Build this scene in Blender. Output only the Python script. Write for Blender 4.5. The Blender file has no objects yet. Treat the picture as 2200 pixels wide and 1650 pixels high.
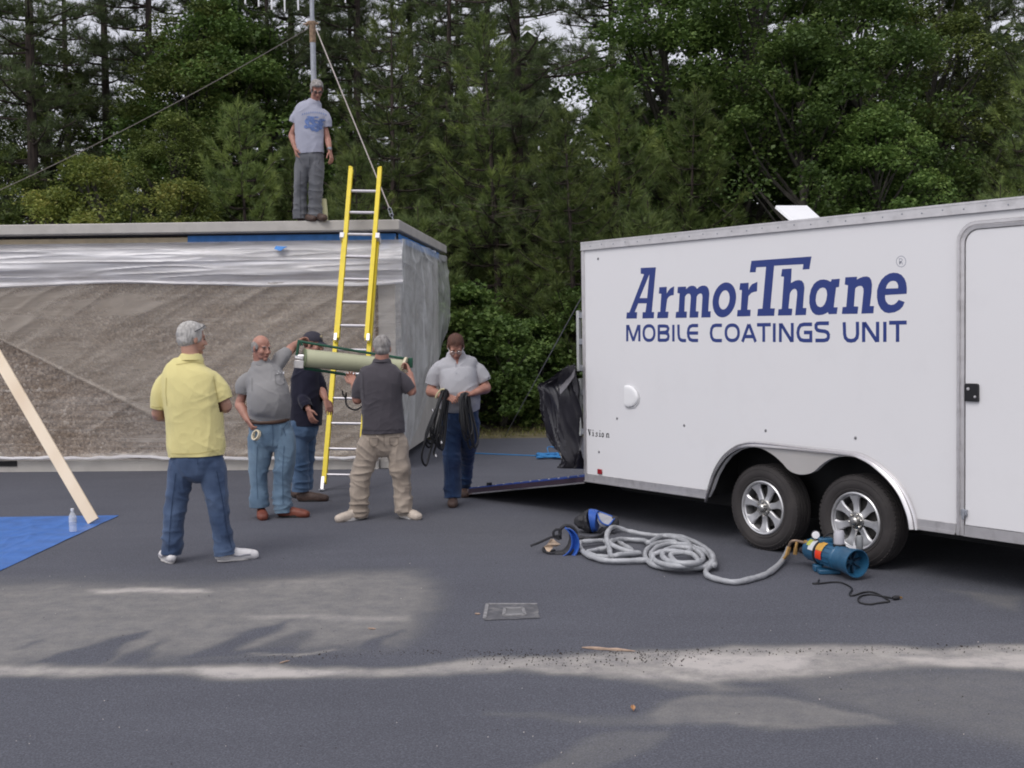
import bpy, bmesh, math, random
import numpy as np
from mathutils import Vector, Matrix, noise as mnoise
from mathutils.geometry import tessellate_polygon
from mathutils.bvhtree import BVHTree
random.seed(5); RNG = np.random.default_rng(5)
SC = bpy.context.scene
COL = SC.collection
# ------------------------------------------------------------------ camera, sky, sun, exposure
FPX, PITCH, ROLL, EYE = 2532.0, 0.0472, 0.0163, 1.75
cam_d = bpy.data.cameras.new('camera'); cam = bpy.data.objects.new('camera', cam_d); COL.objects.link(cam)
cF = np.array([0, math.cos(PITCH), -math.sin(PITCH)])
_u = np.array([0, math.sin(PITCH), math.cos(PITCH)]); _r = np.array([1.0, 0, 0])
cR = _r*math.cos(ROLL) - _u*math.sin(ROLL); cU = _u*math.cos(ROLL) + _r*math.sin(ROLL)
cC = np.array([0, 0, EYE])
M = Matrix(((cR[0], cU[0], -cF[0], 0), (cR[1], cU[1], -cF[1], 0), (cR[2], cU[2], -cF[2], EYE), (0, 0, 0, 1)))
cam.matrix_world = M
cam_d.sensor_fit = 'HORIZONTAL'; cam_d.sensor_width = 36.0; cam_d.lens = 36.0*FPX/2200.0
cam_d.clip_start = 0.1; cam_d.clip_end = 500
cam_d.dof.use_dof = False
SC.camera = cam
W = bpy.data.worlds.new('World'); SC.world = W; W.use_nodes = True
wn = W.node_tree; wn.nodes.clear()
wo = wn.nodes.new('ShaderNodeOutputWorld'); wb = wn.nodes.new('ShaderNodeBackground')
sk = wn.nodes.new('ShaderNodeTexSky'); sk.sky_type = 'NISHITA'; sk.sun_disc = False
SUN_EL, SUN_AZ = 52, 215          # elevation; azimuth clockwise from +Y (behind the camera, to the left)
sk.sun_elevation = math.radians(SUN_EL); sk.sun_rotation = math.radians(SUN_AZ)
sk.dust_density = 4.0; sk.air_density = 1.0; sk.ozone_density = 1.0
hs = wn.nodes.new('ShaderNodeHueSaturation'); hs.inputs['Saturation'].default_value = 0.30; hs.inputs['Value'].default_value = 1.0
mx = wn.nodes.new('ShaderNodeMix'); mx.data_type = 'RGBA'; mx.inputs['Factor'].default_value = 0.45
mx.inputs['B'].default_value = (6.6, 6.5, 7.3, 1)      # the even grey of a closed cloud deck
wn.links.new(sk.outputs[0], hs.inputs['Color']); wn.links.new(hs.outputs[0], mx.inputs['A'])
wn.links.new(mx.outputs['Result'], wb.inputs['Color']); wb.inputs['Strength'].default_value = 0.125
wn.links.new(wb.outputs[0], wo.inputs['Surface'])
sun_d = bpy.data.lights.new('sun', 'SUN'); sun = bpy.data.objects.new('sun', sun_d); COL.objects.link(sun)
sun_d.energy = 0.6; sun_d.angle = math.radians(24); sun_d.color = (1.0, 0.96, 0.93)
_a = math.radians(SUN_AZ); _e = math.radians(SUN_EL)
_d = Vector((math.sin(_a)*math.cos(_e), math.cos(_a)*math.cos(_e), math.sin(_e)))
sun.rotation_euler = _d.to_track_quat('Z', 'Y').to_euler()
sun.location = (0, 0, 30)
SC.view_settings.view_transform = 'Standard'; SC.view_settings.look = 'None'
SC.view_settings.exposure = 0.30; SC.view_settings.gamma = 1.0
SC.view_settings.use_curve_mapping = False
SC.cycles.max_bounces = 8; SC.cycles.transparent_max_bounces = 24
SC.cycles.diffuse_bounces = 3; SC.cycles.glossy_bounces = 3; SC.cycles.transmission_bounces = 6
SC.cycles.caustics_reflective = False; SC.cycles.caustics_refractive = False
SC.cycles.pixel_filter_type = 'BLACKMAN_HARRIS'; SC.cycles.filter_width = 1.9

# outlines of the lettering, fender and bolts in the plane of the trailer side (1/10 mm)
LOGO=[[[(7561,22456),(9413,22419),(8867,18689),(9137,18683),(9105,18154),(7701,18155),(7751,18695),(8084,18688),(8245,19430),(7219,19457),(6759,18715),(7063,18709),(7004,18166),(5690,18176),(5759,18713),(6077,18706),(7969,21903),(7553,21968)],[(8629,21889),(8310,19874),(7394,19902)]],[[(9793,20734),(10674,20740),(10666,20168),(10828,20387),(11108,20601),(11544,20752),(11479,20030),(11140,19996),(10901,19897),(10716,19717),(10510,18683),(10860,18664),(10773,18143),(9487,18148),(9576,18674),(9868,18679),(10026,20172),(9729,20216)]],[[(11957,20681),(12900,20673),(12897,20463),(13205,20650),(13473,20717),(13738,20706),(13963,20621),(14127,20435),(14414,20615),(14676,20676),(14973,20675),(15230,20584),(15412,20361),(15482,20035),(15441,19659),(15340,18608),(15612,18602),(15570,18117),(14571,18118),(14717,19735),(14689,19953),(14571,20055),(14407,20049),(14219,19968),(14089,19809),(13977,18637),(14277,18614),(14219,18124),(13250,18129),(13423,19775),(13395,19968),(13275,20082),(13084,20082),(12914,20000),(12782,19861),(12681,18648),(12973,18631),(12928,18124),(11664,18134),(11726,18629),(12023,18640),(12160,20135),(11903,20183)]],[[(18294,19430),(18315,19667),(18298,19897),(18244,20114),(18156,20312),(18035,20485),(17884,20627),(17709,20735),(17514,20805),(17306,20834),(17089,20822),(16872,20769),(16660,20675),(16459,20545),(16277,20381),(16119,20188),(15990,19973),(15894,19742),(15835,19502),(15813,19260),(15830,19025),(15886,18803),(15978,18602),(16103,18428),(16258,18286),(16438,18180),(16637,18114),(16848,18090),(17066,18107),(17283,18165),(17493,18263),(17690,18397),(17867,18562),(18020,18754),(18145,18967),(18237,19195)],[(17618,19450),(17631,19580),(17626,19707),(17605,19826),(17567,19935),(17513,20030),(17446,20107),(17368,20166),(17280,20203),(17185,20217),(17087,20209),(16987,20179),(16890,20127),(16798,20054),(16713,19963),(16640,19858),(16579,19740),(16533,19613),(16503,19482),(16490,19351),(16494,19223),(16516,19102),(16555,18992),(16609,18898),(16677,18820),(16756,18762),(16845,18726),(16941,18712),(17039,18722),(17139,18754),(17236,18807),(17327,18880),(17411,18971),(17484,19077),(17543,19194),(17589,19320)]],[[(18739,20713),(19600,20714),(19575,20133),(19700,20362),(19940,20587),(20483,20746),(20430,20025),(20105,19984),(19832,19900),(19571,19690),(19445,18640),(19787,18633),(19735,18134),(18380,18137),(18440,18636),(18775,18645),(18907,20172),(18650,20192)]],[[(19888,22377),(25622,22380),(25420,21470),(24814,21470),(24878,21854),(22124,21888),(21739,18701),(22179,18681),(22096,18122),(20427,18137),(20513,18678),(20956,18689),(21341,21847),(20378,21855),(20307,21487),(19710,21505)]],[[(22890,21596),(23798,21596),(23715,20512),(23918,20614),(24172,20694),(24486,20710),(24736,20645),(24909,20439),(24969,20115),(24917,19620),(24818,18654),(25141,18637),(25094,18127),(24093,18121),(24291,19641),(24280,19891),(24199,20033),(24042,20084),(23883,20040),(23724,19910),(23614,19738),(23473,18646),(23830,18617),(23776,18126),(22457,18136),(22526,18607),(22830,18615),(23060,21018),(22783,21055)]],[[(27412,20644),(28120,20648),(28047,20073),(27794,20044),(27582,18638),(27924,18620),(27846,18148),(27134,18147),(27075,18299),(26865,18201),(26624,18122),(26260,18090),(25956,18135),(25682,18313),(25499,18614),(25396,19012),(25424,19505),(25568,19994),(25815,20354),(26090,20549),(26394,20649),(26696,20665),(27025,20603),(27340,20463)],[(26633,20087),(26843,20021),(26962,19846),(27003,19553),(26929,19165),(26778,18877),(26596,18710),(26384,18666),(26172,18745),(26033,18921),(25980,19193),(26024,19535),(26147,19826),(26361,20024)]],[[(28598,20732),(29592,20726),(29563,20524),(29791,20618),(30074,20700),(30411,20713),(30634,20633),(30773,20439),(30834,20132),(30799,19617),(30658,18648),(30992,18635),(30935,18134),(29942,18130),(30127,19640),(30117,19877),(30027,20031),(29874,20084),(29676,20059),(29533,19993),(29436,19892),(29318,18658),(29689,18634),(29630,18127),(28286,18139),(28358,18633),(28666,18635),(28828,20163),(28544,20212)]],[[(33603,19393),(31900,19370),(31889,19161),(31964,18927),(32143,18736),(32387,18670),(32629,18715),(32817,18834),(32977,19014),(33444,18849),(33296,18546),(33030,18322),(32655,18169),(32170,18119),(31843,18195),(31543,18426),(31324,18781),(31231,19228),(31243,19695),(31365,20064),(31601,20437),(31902,20684),(32228,20826),(32551,20871),(32899,20831),(33191,20690),(33429,20441),(33561,20139),(33613,19794)],[(31955,19809),(32925,19797),(32935,19980),(32872,20153),(32738,20278),(32550,20318),(32335,20290),(32145,20173),(32020,20016)]]]
STROKES=[[(5768,16208),(5792,17636)],[(5904,17600),(6548,16253)],[(6548,16253),(7213,17584)],[(7315,17618),(7292,16206)],[(9143,16906),(9131,17073),(9092,17204),(9025,17315),(8933,17405),(8818,17472),(8680,17513),(8504,17529),(8327,17517),(8187,17479),(8069,17414),(7973,17326),(7901,17215),(7856,17083),(7839,16914),(7851,16746),(7892,16613),(7960,16501),(8053,16411),(8170,16345),(8308,16305),(8485,16291),(8661,16304),(8801,16344),(8918,16409),(9012,16498),(9083,16608),(9126,16739),(9143,16906),(9131,17073)],[(9669,16204),(9690,17589)],[(9688,17492),(10348,17485),(10683,17442),(10808,17272),(10726,17075),(10501,16970),(9777,16941)],[(9777,16924),(10500,16903),(10754,16811),(10823,16625),(10748,16400),(10491,16299),(9671,16300)],[(11405,17574),(11386,16191)],[(11993,17583),(11998,16759),(12056,16480),(12187,16341),(12418,16273),(12843,16267)],[(14211,17479),(13584,17487),(13279,17402),(13131,17194),(13073,16891),(13123,16587),(13266,16366),(13569,16277),(14196,16276)],[(13157,16879),(14204,16872)],[(16798,17470),(16148,17478),(15855,17412),(15684,17197),(15615,16874),(15677,16549),(15843,16333),(16134,16262),(16785,16261)],[(18535,16865),(18522,17028),(18481,17156),(18412,17265),(18318,17352),(18201,17417),(18060,17458),(17881,17473),(17701,17462),(17559,17425),(17438,17362),(17341,17276),(17269,17167),(17224,17038),(17208,16874),(17221,16709),(17263,16580),(17333,16470),(17428,16382),(17548,16318),(17689,16278),(17869,16265),(18049,16278),(18190,16317),(18309,16380),(18405,16467),(18475,16574),(18519,16702),(18535,16865),(18522,17028)],[(18918,16153),(19572,17511)],[(19613,17510),(20262,16152)],[(19199,16572),(19994,16569)],[(20408,17459),(21769,17463)],[(21079,17430),(21069,16151)],[(22107,17561),(22096,16141)],[(22683,16140),(22693,17553)],[(22758,17501),(23751,16190)],[(23814,16140),(23823,17558)],[(25646,17435),(24904,17444),(24591,17378),(24414,17165),(24337,16841),(24398,16540),(24573,16314),(24897,16249),(25529,16248),(25532,16807)],[(24901,16847),(25668,16841)],[(27149,17494),(26318,17505),(26105,17478),(26001,17371),(26000,17174),(26103,17025),(26315,16964),(26799,16912),(27008,16832),(27109,16675),(27096,16455),(26976,16309),(26735,16256),(25947,16257)],[(28488,17553),(28514,16715),(28583,16450),(28774,16272),(29063,16223),(29367,16271),(29562,16447),(29620,16709),(29611,17566)],[(30129,16136),(30133,17544)],[(30206,17486),(31208,16192)],[(31280,16136),(31283,17542)],[(31867,16145),(31870,17534)],[(32212,17459),(33602,17463)],[(32885,17445),(32884,16144)]]
REG=[[(33535,21577),(33517,21690),(33465,21795),(33383,21881),(33280,21938),(33166,21963),(33051,21952),(32947,21906),(32864,21829),(32811,21730),(32793,21618),(32811,21503),(32864,21398),(32947,21312),(33050,21255),(33165,21231),(33280,21243),(33383,21290),(33465,21366),(33517,21465),(33535,21577),(33517,21690)],[(33033,21398),(33033,21797),(33192,21788),(33272,21706),(33192,21605),(33043,21604)],[(33166,21597),(33298,21384)]]
VISION=[([(501,8238),(655,7726)],30),([(666,7726),(793,8217)],10),([(373,8246),(642,8247)],9),([(700,8227),(886,8223)],9),([(1115,8045),(1108,7716)],24),([(1102,8251),(1100,8167)],22),([(957,7699),(1247,7709)],9),([(999,8030),(1126,8038)],9),([(1749,7985),(1600,8021),(1507,7962),(1563,7889),(1688,7829),(1675,7736),(1536,7689),(1421,7720)],15),([(2036,8040),(2030,7709)],24),([(2040,8253),(2039,8169)],22),([(1881,7696),(2167,7707)],9),([(1933,8026),(2048,8033)],9),([(2418,8037),(2514,7986),(2534,7866),(2498,7739),(2412,7684),(2327,7728),(2295,7851),(2332,7975),(2418,8037)],17),([(2956,8032),(2950,7711)],24),([(3000,7986),(3125,8039),(3203,7991),(3209,7698)],18),([(2837,7697),(3074,7704)],9),([(3119,7692),(3332,7698)],9)]
FEND_OUT=[(15034,3570),(15371,4614),(15835,5710),(16421,6616),(17187,7385),(18313,8076),(19171,8367),(20015,8497),(21548,8527),(24932,8465),(29140,8404),(30043,8303),(30929,7995),(31897,7453),(32847,6758),(33595,5975),(34057,5212),(34378,4440),(34534,3588)]
FEND_IN=[(15122,3243),(15627,4351),(16153,5452),(16799,6363),(17560,7131),(18555,7701),(19410,7948),(20131,8055),(21545,8082),(24930,8077),(29038,8033),(29842,7935),(30733,7621),(31608,7098),(32468,6435),(33128,5683),(33548,4913),(33826,4213),(33964,3540)]
ARCH=[(15122,3243),(15627,4351),(16153,5452),(16799,6363),(17560,7131),(18555,7701),(19410,7948),(20131,8036),(20842,8005),(21542,7801),(22234,7491),(22917,7051),(23479,6606),(24037,6387),(24700,6331),(25357,6443),(25899,6683),(26543,7216),(27074,7562),(27806,7861),(28631,7993),(29442,7954),(30141,7808),(30733,7563),(31608,7057),(32468,6394),(33128,5642),(33548,4872),(33826,4173),(33964,3540)]
VENT=[(5530,12385),(6082,12401),(6607,12216),(7010,11867),(7178,11433),(7054,10988),(6581,10606),(5931,10498),(5517,10601)]
SCREWS=[(0.209,2.354),(0.435,0.945),(1.254,0.929),(2.12,0.938),(2.942,0.934),(0.188,0.631)]
# ------------------------------------------------------------------ helpers
def rayd(px, py): return cF + cR*(px-1100)/FPX + cU*(825-py)/FPX
def G(px, py, z=0.0):            # a point on the ground seen at a place of the photograph
    d = rayd(px, py); return cC + d*((z-EYE)/d[2])
def at(px, py, Y):               # a point at a known distance
    d = rayd(px, py); return cC + d*(Y/d[1])
def ptag(o, label=None, cat=None, group=None, kind=None):
    if label: o['label'] = label
    if cat: o['category'] = cat
    if group: o['group'] = group
    if kind: o['kind'] = kind
    return o
def empty(name, loc=(0, 0, 0), rz=0.0, label=None, cat=None, group=None, rot=None):
    o = bpy.data.objects.new(name, None); COL.objects.link(o)
    o.location = loc; o.rotation_euler = rot if rot else (0, 0, rz); o.empty_display_size = .1
    return ptag(o, label, cat, group)

class MB:
    """collects shapes and links them as one mesh object"""
    def __init__(s): s.v = []; s.f = []
    def add(s, vs, fs):
        b = len(s.v); s.v += [tuple(map(float, v)) for v in vs]; s.f += [tuple(b+i for i in f) for f in fs]; return s
    def box(s, x0, x1, y0, y1, z0, z1):
        return s.add([(x0,y0,z0),(x1,y0,z0),(x1,y1,z0),(x0,y1,z0),(x0,y0,z1),(x1,y0,z1),(x1,y1,z1),(x0,y1,z1)],
                     [(0,3,2,1),(4,5,6,7),(0,1,5,4),(1,2,6,5),(2,3,7,6),(3,0,4,7)])
    def bar(s, a, b, w, h, up=(0, 0, 1)):      # rectangular bar from a to b
        a = Vector(a); b = Vector(b); t = (b-a).normalized(); up = Vector(up)
        sx = t.cross(up)
        if sx.length < 1e-4: sx = t.cross(Vector((1, 0, 0)))
        sx.normalize(); sy = sx.cross(t).normalized()
        vs = [p + sx*w*.5*i + sy*h*.5*j for p in (a, b) for i, j in ((-1,-1),(1,-1),(1,1),(-1,1))]
        return s.add(vs, [(0,1,2,3),(7,6,5,4),(0,4,5,1),(1,5,6,2),(2,6,7,3),(3,7,4,0)])
    def tube(s, pts, r, n=10, cap=True, flat=None):
        P = [Vector(p) for p in pts]; m = len(P)
        R = [r]*m if not hasattr(r, '__len__') else list(r)
        t0 = (P[1]-P[0]).normalized(); up = Vector((0, 0, 1)) if abs(t0.z) < .9 else Vector((1, 0, 0))
        nrm = (up - t0*up.dot(t0)).normalized(); vs = []
        for i in range(m):
            t = (P[min(i+1, m-1)]-P[max(i-1, 0)])
            if t.length < 1e-9: t = t0.copy()
            t.normalize(); nrm = (nrm - t*nrm.dot(t)); nrm = nrm.normalized() if nrm.length > 1e-6 else t.orthogonal().normalized()
            bn = t.cross(nrm)
            for k in range(n):
                a = 2*math.pi*k/n; vs.append(P[i] + (nrm*math.cos(a) + bn*math.sin(a))*R[i])
        fs = [(i*n+k, i*n+(k+1) % n, (i+1)*n+(k+1) % n, (i+1)*n+k) for i in range(m-1) for k in range(n)]
        if cap: fs += [tuple(range(n))[::-1], tuple((m-1)*n+k for k in range(n))]
        return s.add(vs, fs)
    def lathe(s, prof, o=(0, 0, 0), ax=(0, 0, 1), n=24, closed=False):   # prof: (radius, height)
        ax = Vector(ax).normalized(); e1 = ax.orthogonal().normalized(); e2 = ax.cross(e1); o = Vector(o); vs = []
        for r, h in prof:
            for k in range(n):
                a = 2*math.pi*k/n; vs.append(o + ax*h + (e1*math.cos(a)+e2*math.sin(a))*r)
        m = len(prof); fs = [(i*n+k, i*n+(k+1) % n, (i+1)*n+(k+1) % n, (i+1)*n+k) for i in range(m-1) for k in range(n)]
        if closed: fs += [((m-1)*n+k, (m-1)*n+(k+1) % n, (k+1) % n, k) for k in range(n)]
        else:
            if prof[0][0] > 1e-6: fs.append(tuple(range(n))[::-1])
            if prof[-1][0] > 1e-6: fs.append(tuple((m-1)*n+k for k in range(n)))
        return s.add(vs, fs)
    def poly(s, loops, f, d0, d1):      # flat polygon with holes, thickness d0..d1; f(u, v, d) -> point
        tri = tessellate_polygon([[Vector((a, b, 0)) for a, b in lp] for lp in loops])
        pts = [p for lp in loops for p in lp]; n = len(pts)
        vs = [f(a, b, d0) for a, b in pts] + [f(a, b, d1) for a, b in pts]
        fs = [tuple(t) for t in tri] + [tuple(i+n for i in t[::-1]) for t in tri]
        b = 0
        for lp in loops:
            m = len(lp); fs += [(b+i, b+(i+1) % m, n+b+(i+1) % m, n+b+i) for i in range(m)]; b += m
        return s.add(vs, fs)
    def grid(s, fn, nu, nv):
        vs = [fn(i/(nu-1), j/(nv-1)) for j in range(nv) for i in range(nu)]
        return s.add(vs, [(j*nu+i, j*nu+i+1, (j+1)*nu+i+1, (j+1)*nu+i) for j in range(nv-1) for i in range(nu-1)])
    def mesh(s, name, mat=None, smooth=True, angle=None, weld=False):
        me = bpy.data.meshes.new(name); me.from_pydata(s.v, [], s.f); me.validate()
        bm = bmesh.new(); bm.from_mesh(me)
        if weld: bmesh.ops.remove_doubles(bm, verts=bm.verts, dist=1e-5)
        bmesh.ops.recalc_face_normals(bm, faces=bm.faces)
        if smooth:
            for f in bm.faces: f.smooth = True
            a = math.radians(angle or 35)
            for e in bm.edges:
                if len(e.link_faces) == 2 and e.calc_face_angle(0) > a: e.smooth = False
        bm.to_mesh(me); bm.free()
        if mat: me.materials.append(mat)
        return me
    def build(s, name, mat, parent=None, smooth=True, bevel=0, angle=None, **kw):
        o = bpy.data.objects.new(name, s.mesh(name, mat, smooth, angle)); COL.objects.link(o)
        if parent: o.parent = parent
        if bevel:
            b = o.modifiers.new('bevel', 'BEVEL'); b.width = bevel; b.segments = 2; b.limit_method = 'ANGLE'; b.angle_limit = math.radians(40)
        return ptag(o, **kw)
def catmull(pts, n=8, closed=False):
    P = [np.array(p, float) for p in pts]; m = len(P); out = []
    rng = range(m if closed else m-1)
    for i in rng:
        p0 = P[(i-1) % m] if closed or i > 0 else 2*P[0]-P[1]
        p1, p2 = P[i], P[(i+1) % m]
        p3 = P[(i+2) % m] if closed or i+2 < m else 2*P[-1]-P[-2]
        for k in range(n):
            t = k/n
            out.append(.5*((2*p1)+(-p0+p2)*t+(2*p0-5*p1+4*p2-p3)*t*t+(-p0+3*p1-3*p2+p3)*t**3))
    if not closed: out.append(P[-1])
    return out
def stroke_loops(pts, w):   # one loop for an open stroke, outer and inner loop for a closed one
    if len(pts) > 4 and tuple(pts[0]) == tuple(pts[-2]) and tuple(pts[1]) == tuple(pts[-1]):
        P = [Vector(p) for p in pts[:-2]]; m = len(P); A = []; B = []
        for i in range(m):
            t = (P[(i+1) % m]-P[i-1]).normalized(); nn = Vector((-t.y, t.x)); A.append(tuple(P[i]+nn*w*.5)); B.append(tuple(P[i]-nn*w*.5))
        ext = lambda q: max(a for a, b in q)
        return [A, B] if ext(A) > ext(B) else [B, A]
    return [ribbon(pts, w)]
def ribbon(pts, w):        # outline of a stroke of constant width, mitred
    P = [Vector(p) for p in pts]; L = []; Rr = []
    for i, p in enumerate(P):
        a = (P[i]-P[i-1]).normalized() if i else (P[1]-P[0]).normalized()
        b = (P[i+1]-P[i]).normalized() if i < len(P)-1 else a
        t = (a+b).normalized(); nn = Vector((-t.y, t.x)); c = max(.35, nn.dot(Vector((-b.y, b.x))))
        L.append(tuple(p+nn*w*.5/c)); Rr.append(tuple(p-nn*w*.5/c))
    return L + Rr[::-1]

# ------------------------------------------------------------------ materials
def nmat(name):
    m = bpy.data.materials.new(name); m.use_nodes = True
    return m, m.node_tree, m.node_tree.nodes['Principled BSDF']
def mat(name, col, rough=.6, metal=0.0, vary=.12, scale=6.0, bump=0.0, bscale=60.0, spec=.5, col2=None, sheen=0.0, aniso=None, dirt=None, coat=0.0, rnd=0.0):
    m, t, p = nmat(name); N = t.nodes.new; L = t.links.new
    tc = N('ShaderNodeTexCoord'); mp = N('ShaderNodeMapping'); L(tc.outputs['Object'], mp.inputs[0])
    if aniso: mp.inputs['Scale'].default_value = aniso
    nz = N('ShaderNodeTexNoise'); nz.inputs['Scale'].default_value = scale; nz.inputs['Detail'].default_value = 6; L(mp.outputs[0], nz.inputs[0])
    r = N('ShaderNodeMapRange'); L(nz.outputs[0], r.inputs[0]); r.inputs[1].default_value = .3; r.inputs[2].default_value = .7
    mixn = N('ShaderNodeMix'); mixn.data_type = 'RGBA'; L(r.outputs[0], mixn.inputs['Factor'])
    c2 = col2 if col2 else tuple(min(1, c*(1+vary)) for c in col)
    mixn.inputs['A'].default_value = (*[c*(1-vary) for c in col], 1); mixn.inputs['B'].default_value = (*c2, 1)
    out = mixn.outputs['Result']
    if dirt:
        n2 = N('ShaderNodeTexNoise'); n2.inputs['Scale'].default_value = dirt[1]; n2.inputs['Detail'].default_value = 8; n2.inputs['Roughness'].default_value = .7; L(tc.outputs['Object'], n2.inputs[0])
        r2 = N('ShaderNodeMapRange'); L(n2.outputs[0], r2.inputs[0]); r2.inputs[1].default_value = .52; r2.inputs[2].default_value = .75; r2.inputs[4].default_value = dirt[2]
        m2 = N('ShaderNodeMix'); m2.data_type = 'RGBA'; L(r2.outputs[0], m2.inputs['Factor']); L(out, m2.inputs['A']); m2.inputs['B'].default_value = (*dirt[0], 1); out = m2.outputs['Result']
    if rnd:
        oi = N('ShaderNodeObjectInfo'); rr = N('ShaderNodeMapRange'); L(oi.outputs['Random'], rr.inputs[0]); rr.inputs[3].default_value = 1-rnd; rr.inputs[4].default_value = 1+rnd
        hv = N('ShaderNodeHueSaturation'); L(rr.outputs[0], hv.inputs['Value']); L(out, hv.inputs['Color']); out = hv.outputs[0]
    L(out, p.inputs['Base Color'])
    p.inputs['Roughness'].default_value = rough; p.inputs['Metallic'].default_value = metal
    p.inputs['Specular IOR Level'].default_value = spec; p.inputs['Coat Weight'].default_value = coat
    if sheen: p.inputs['Sheen Weight'].default_value = sheen
    if bump:
        b = N('ShaderNodeTexNoise'); b.inputs['Scale'].default_value = bscale; b.inputs['Detail'].default_value = 5; L(mp.outputs[0], b.inputs[0])
        bp = N('ShaderNodeBump'); bp.inputs['Strength'].default_value = bump; bp.inputs['Distance'].default_value = .01; L(b.outputs[0], bp.inputs['Height']); L(bp.outputs[0], p.inputs['Normal'])
    return m
ALU = mat('aluminium', (.74, .72, .72), .38, .85, .08, 14, .05, 40, dirt=((.25, .23, .22), 9, .35))
ALU_B = mat('polished_aluminium', (.80, .78, .78), .22, .95, .04, 5)
WHITE = mat('white_trailer_paint', (.79, .785, .80), .33, 0, .012, .8, .012, 3, coat=.15, dirt=((.52, .51, .52), 2.2, .10))
WHITE2 = mat('white_plastic', (.84, .84, .85), .4, 0, .03)
INK = mat('blue_vinyl', (.022, .045, .21), .42, 0, .05)
INKG = mat('grey_print', (.35, .36, .42), .5, 0, .05)
BLACK = mat('black_plastic', (.012, .012, .014), .4, 0, .2)
DARK = mat('dark_undercarriage', (.012, .012, .013), .8, 0, .3)
RUBBER = mat('tyre_rubber', (.036, .032, .032), .82, 0, .18, 5, .25, 70, dirt=((.085, .075, .068), 3, .45))
BRASS = mat('brass', (.55, .33, .12), .35, .8, .2, 30)
CONC = mat('concrete', (.50, .475, .44), .9, 0, .10, 3, .2, 40, dirt=((.30, .285, .26), 2.5, .5))
TAPE_B = mat('blue_masking_tape', (.075, .28, .70), .6, 0, .12, 12)
PAPER = mat('tan_masking_paper', (.74, .62, .42), .7, 0, .1, 8)
STEEL_G = mat('galvanised_steel', (.36, .38, .42), .5, .5, .15, 20, dirt=((.25, .2, .16), 6, .4))

# ------------------------------------------------------------------ ground
def in_poly_sd(P, poly):          # signed distance, positive inside
    x, y = P[:, 0], P[:, 1]; d = np.full(len(P), 1e9); ins = np.zeros(len(P), bool); n = len(poly)
    for i in range(n):
        ax, ay = poly[i]; bx, by = poly[(i+1) % n]
        ex, ey = bx-ax, by-ay; wx, wy = x-ax, y-ay
        t = np.clip((wx*ex+wy*ey)/(ex*ex+ey*ey+1e-12), 0, 1)
        d = np.minimum(d, np.hypot(wx-ex*t, wy-ey*t))
        c = ((ay > y) != (by > y)) & (x < (bx-ax)*(y-ay)/(by-ay+1e-15)+ax); ins ^= c
    return np.where(ins, d, -d)
def vnoise(P, s, seed=0):         # cheap smooth 2D value noise in numpy
    q = P*s; i = np.floor(q).astype(int); f = q-i; f = f*f*(3-2*f)
    def h(a, b):
        v = np.sin(a*127.1+b*311.7+seed*74.7)*43758.5453; return v-np.floor(v)
    a = h(i[:, 0], i[:, 1]); b = h(i[:, 0]+1, i[:, 1]); c = h(i[:, 0], i[:, 1]+1); d = h(i[:, 0]+1, i[:, 1]+1)
    return (a*(1-f[:, 0])+b*f[:, 0])*(1-f[:, 1])+(c*(1-f[:, 0])+d*f[:, 0])*f[:, 1]
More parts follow.
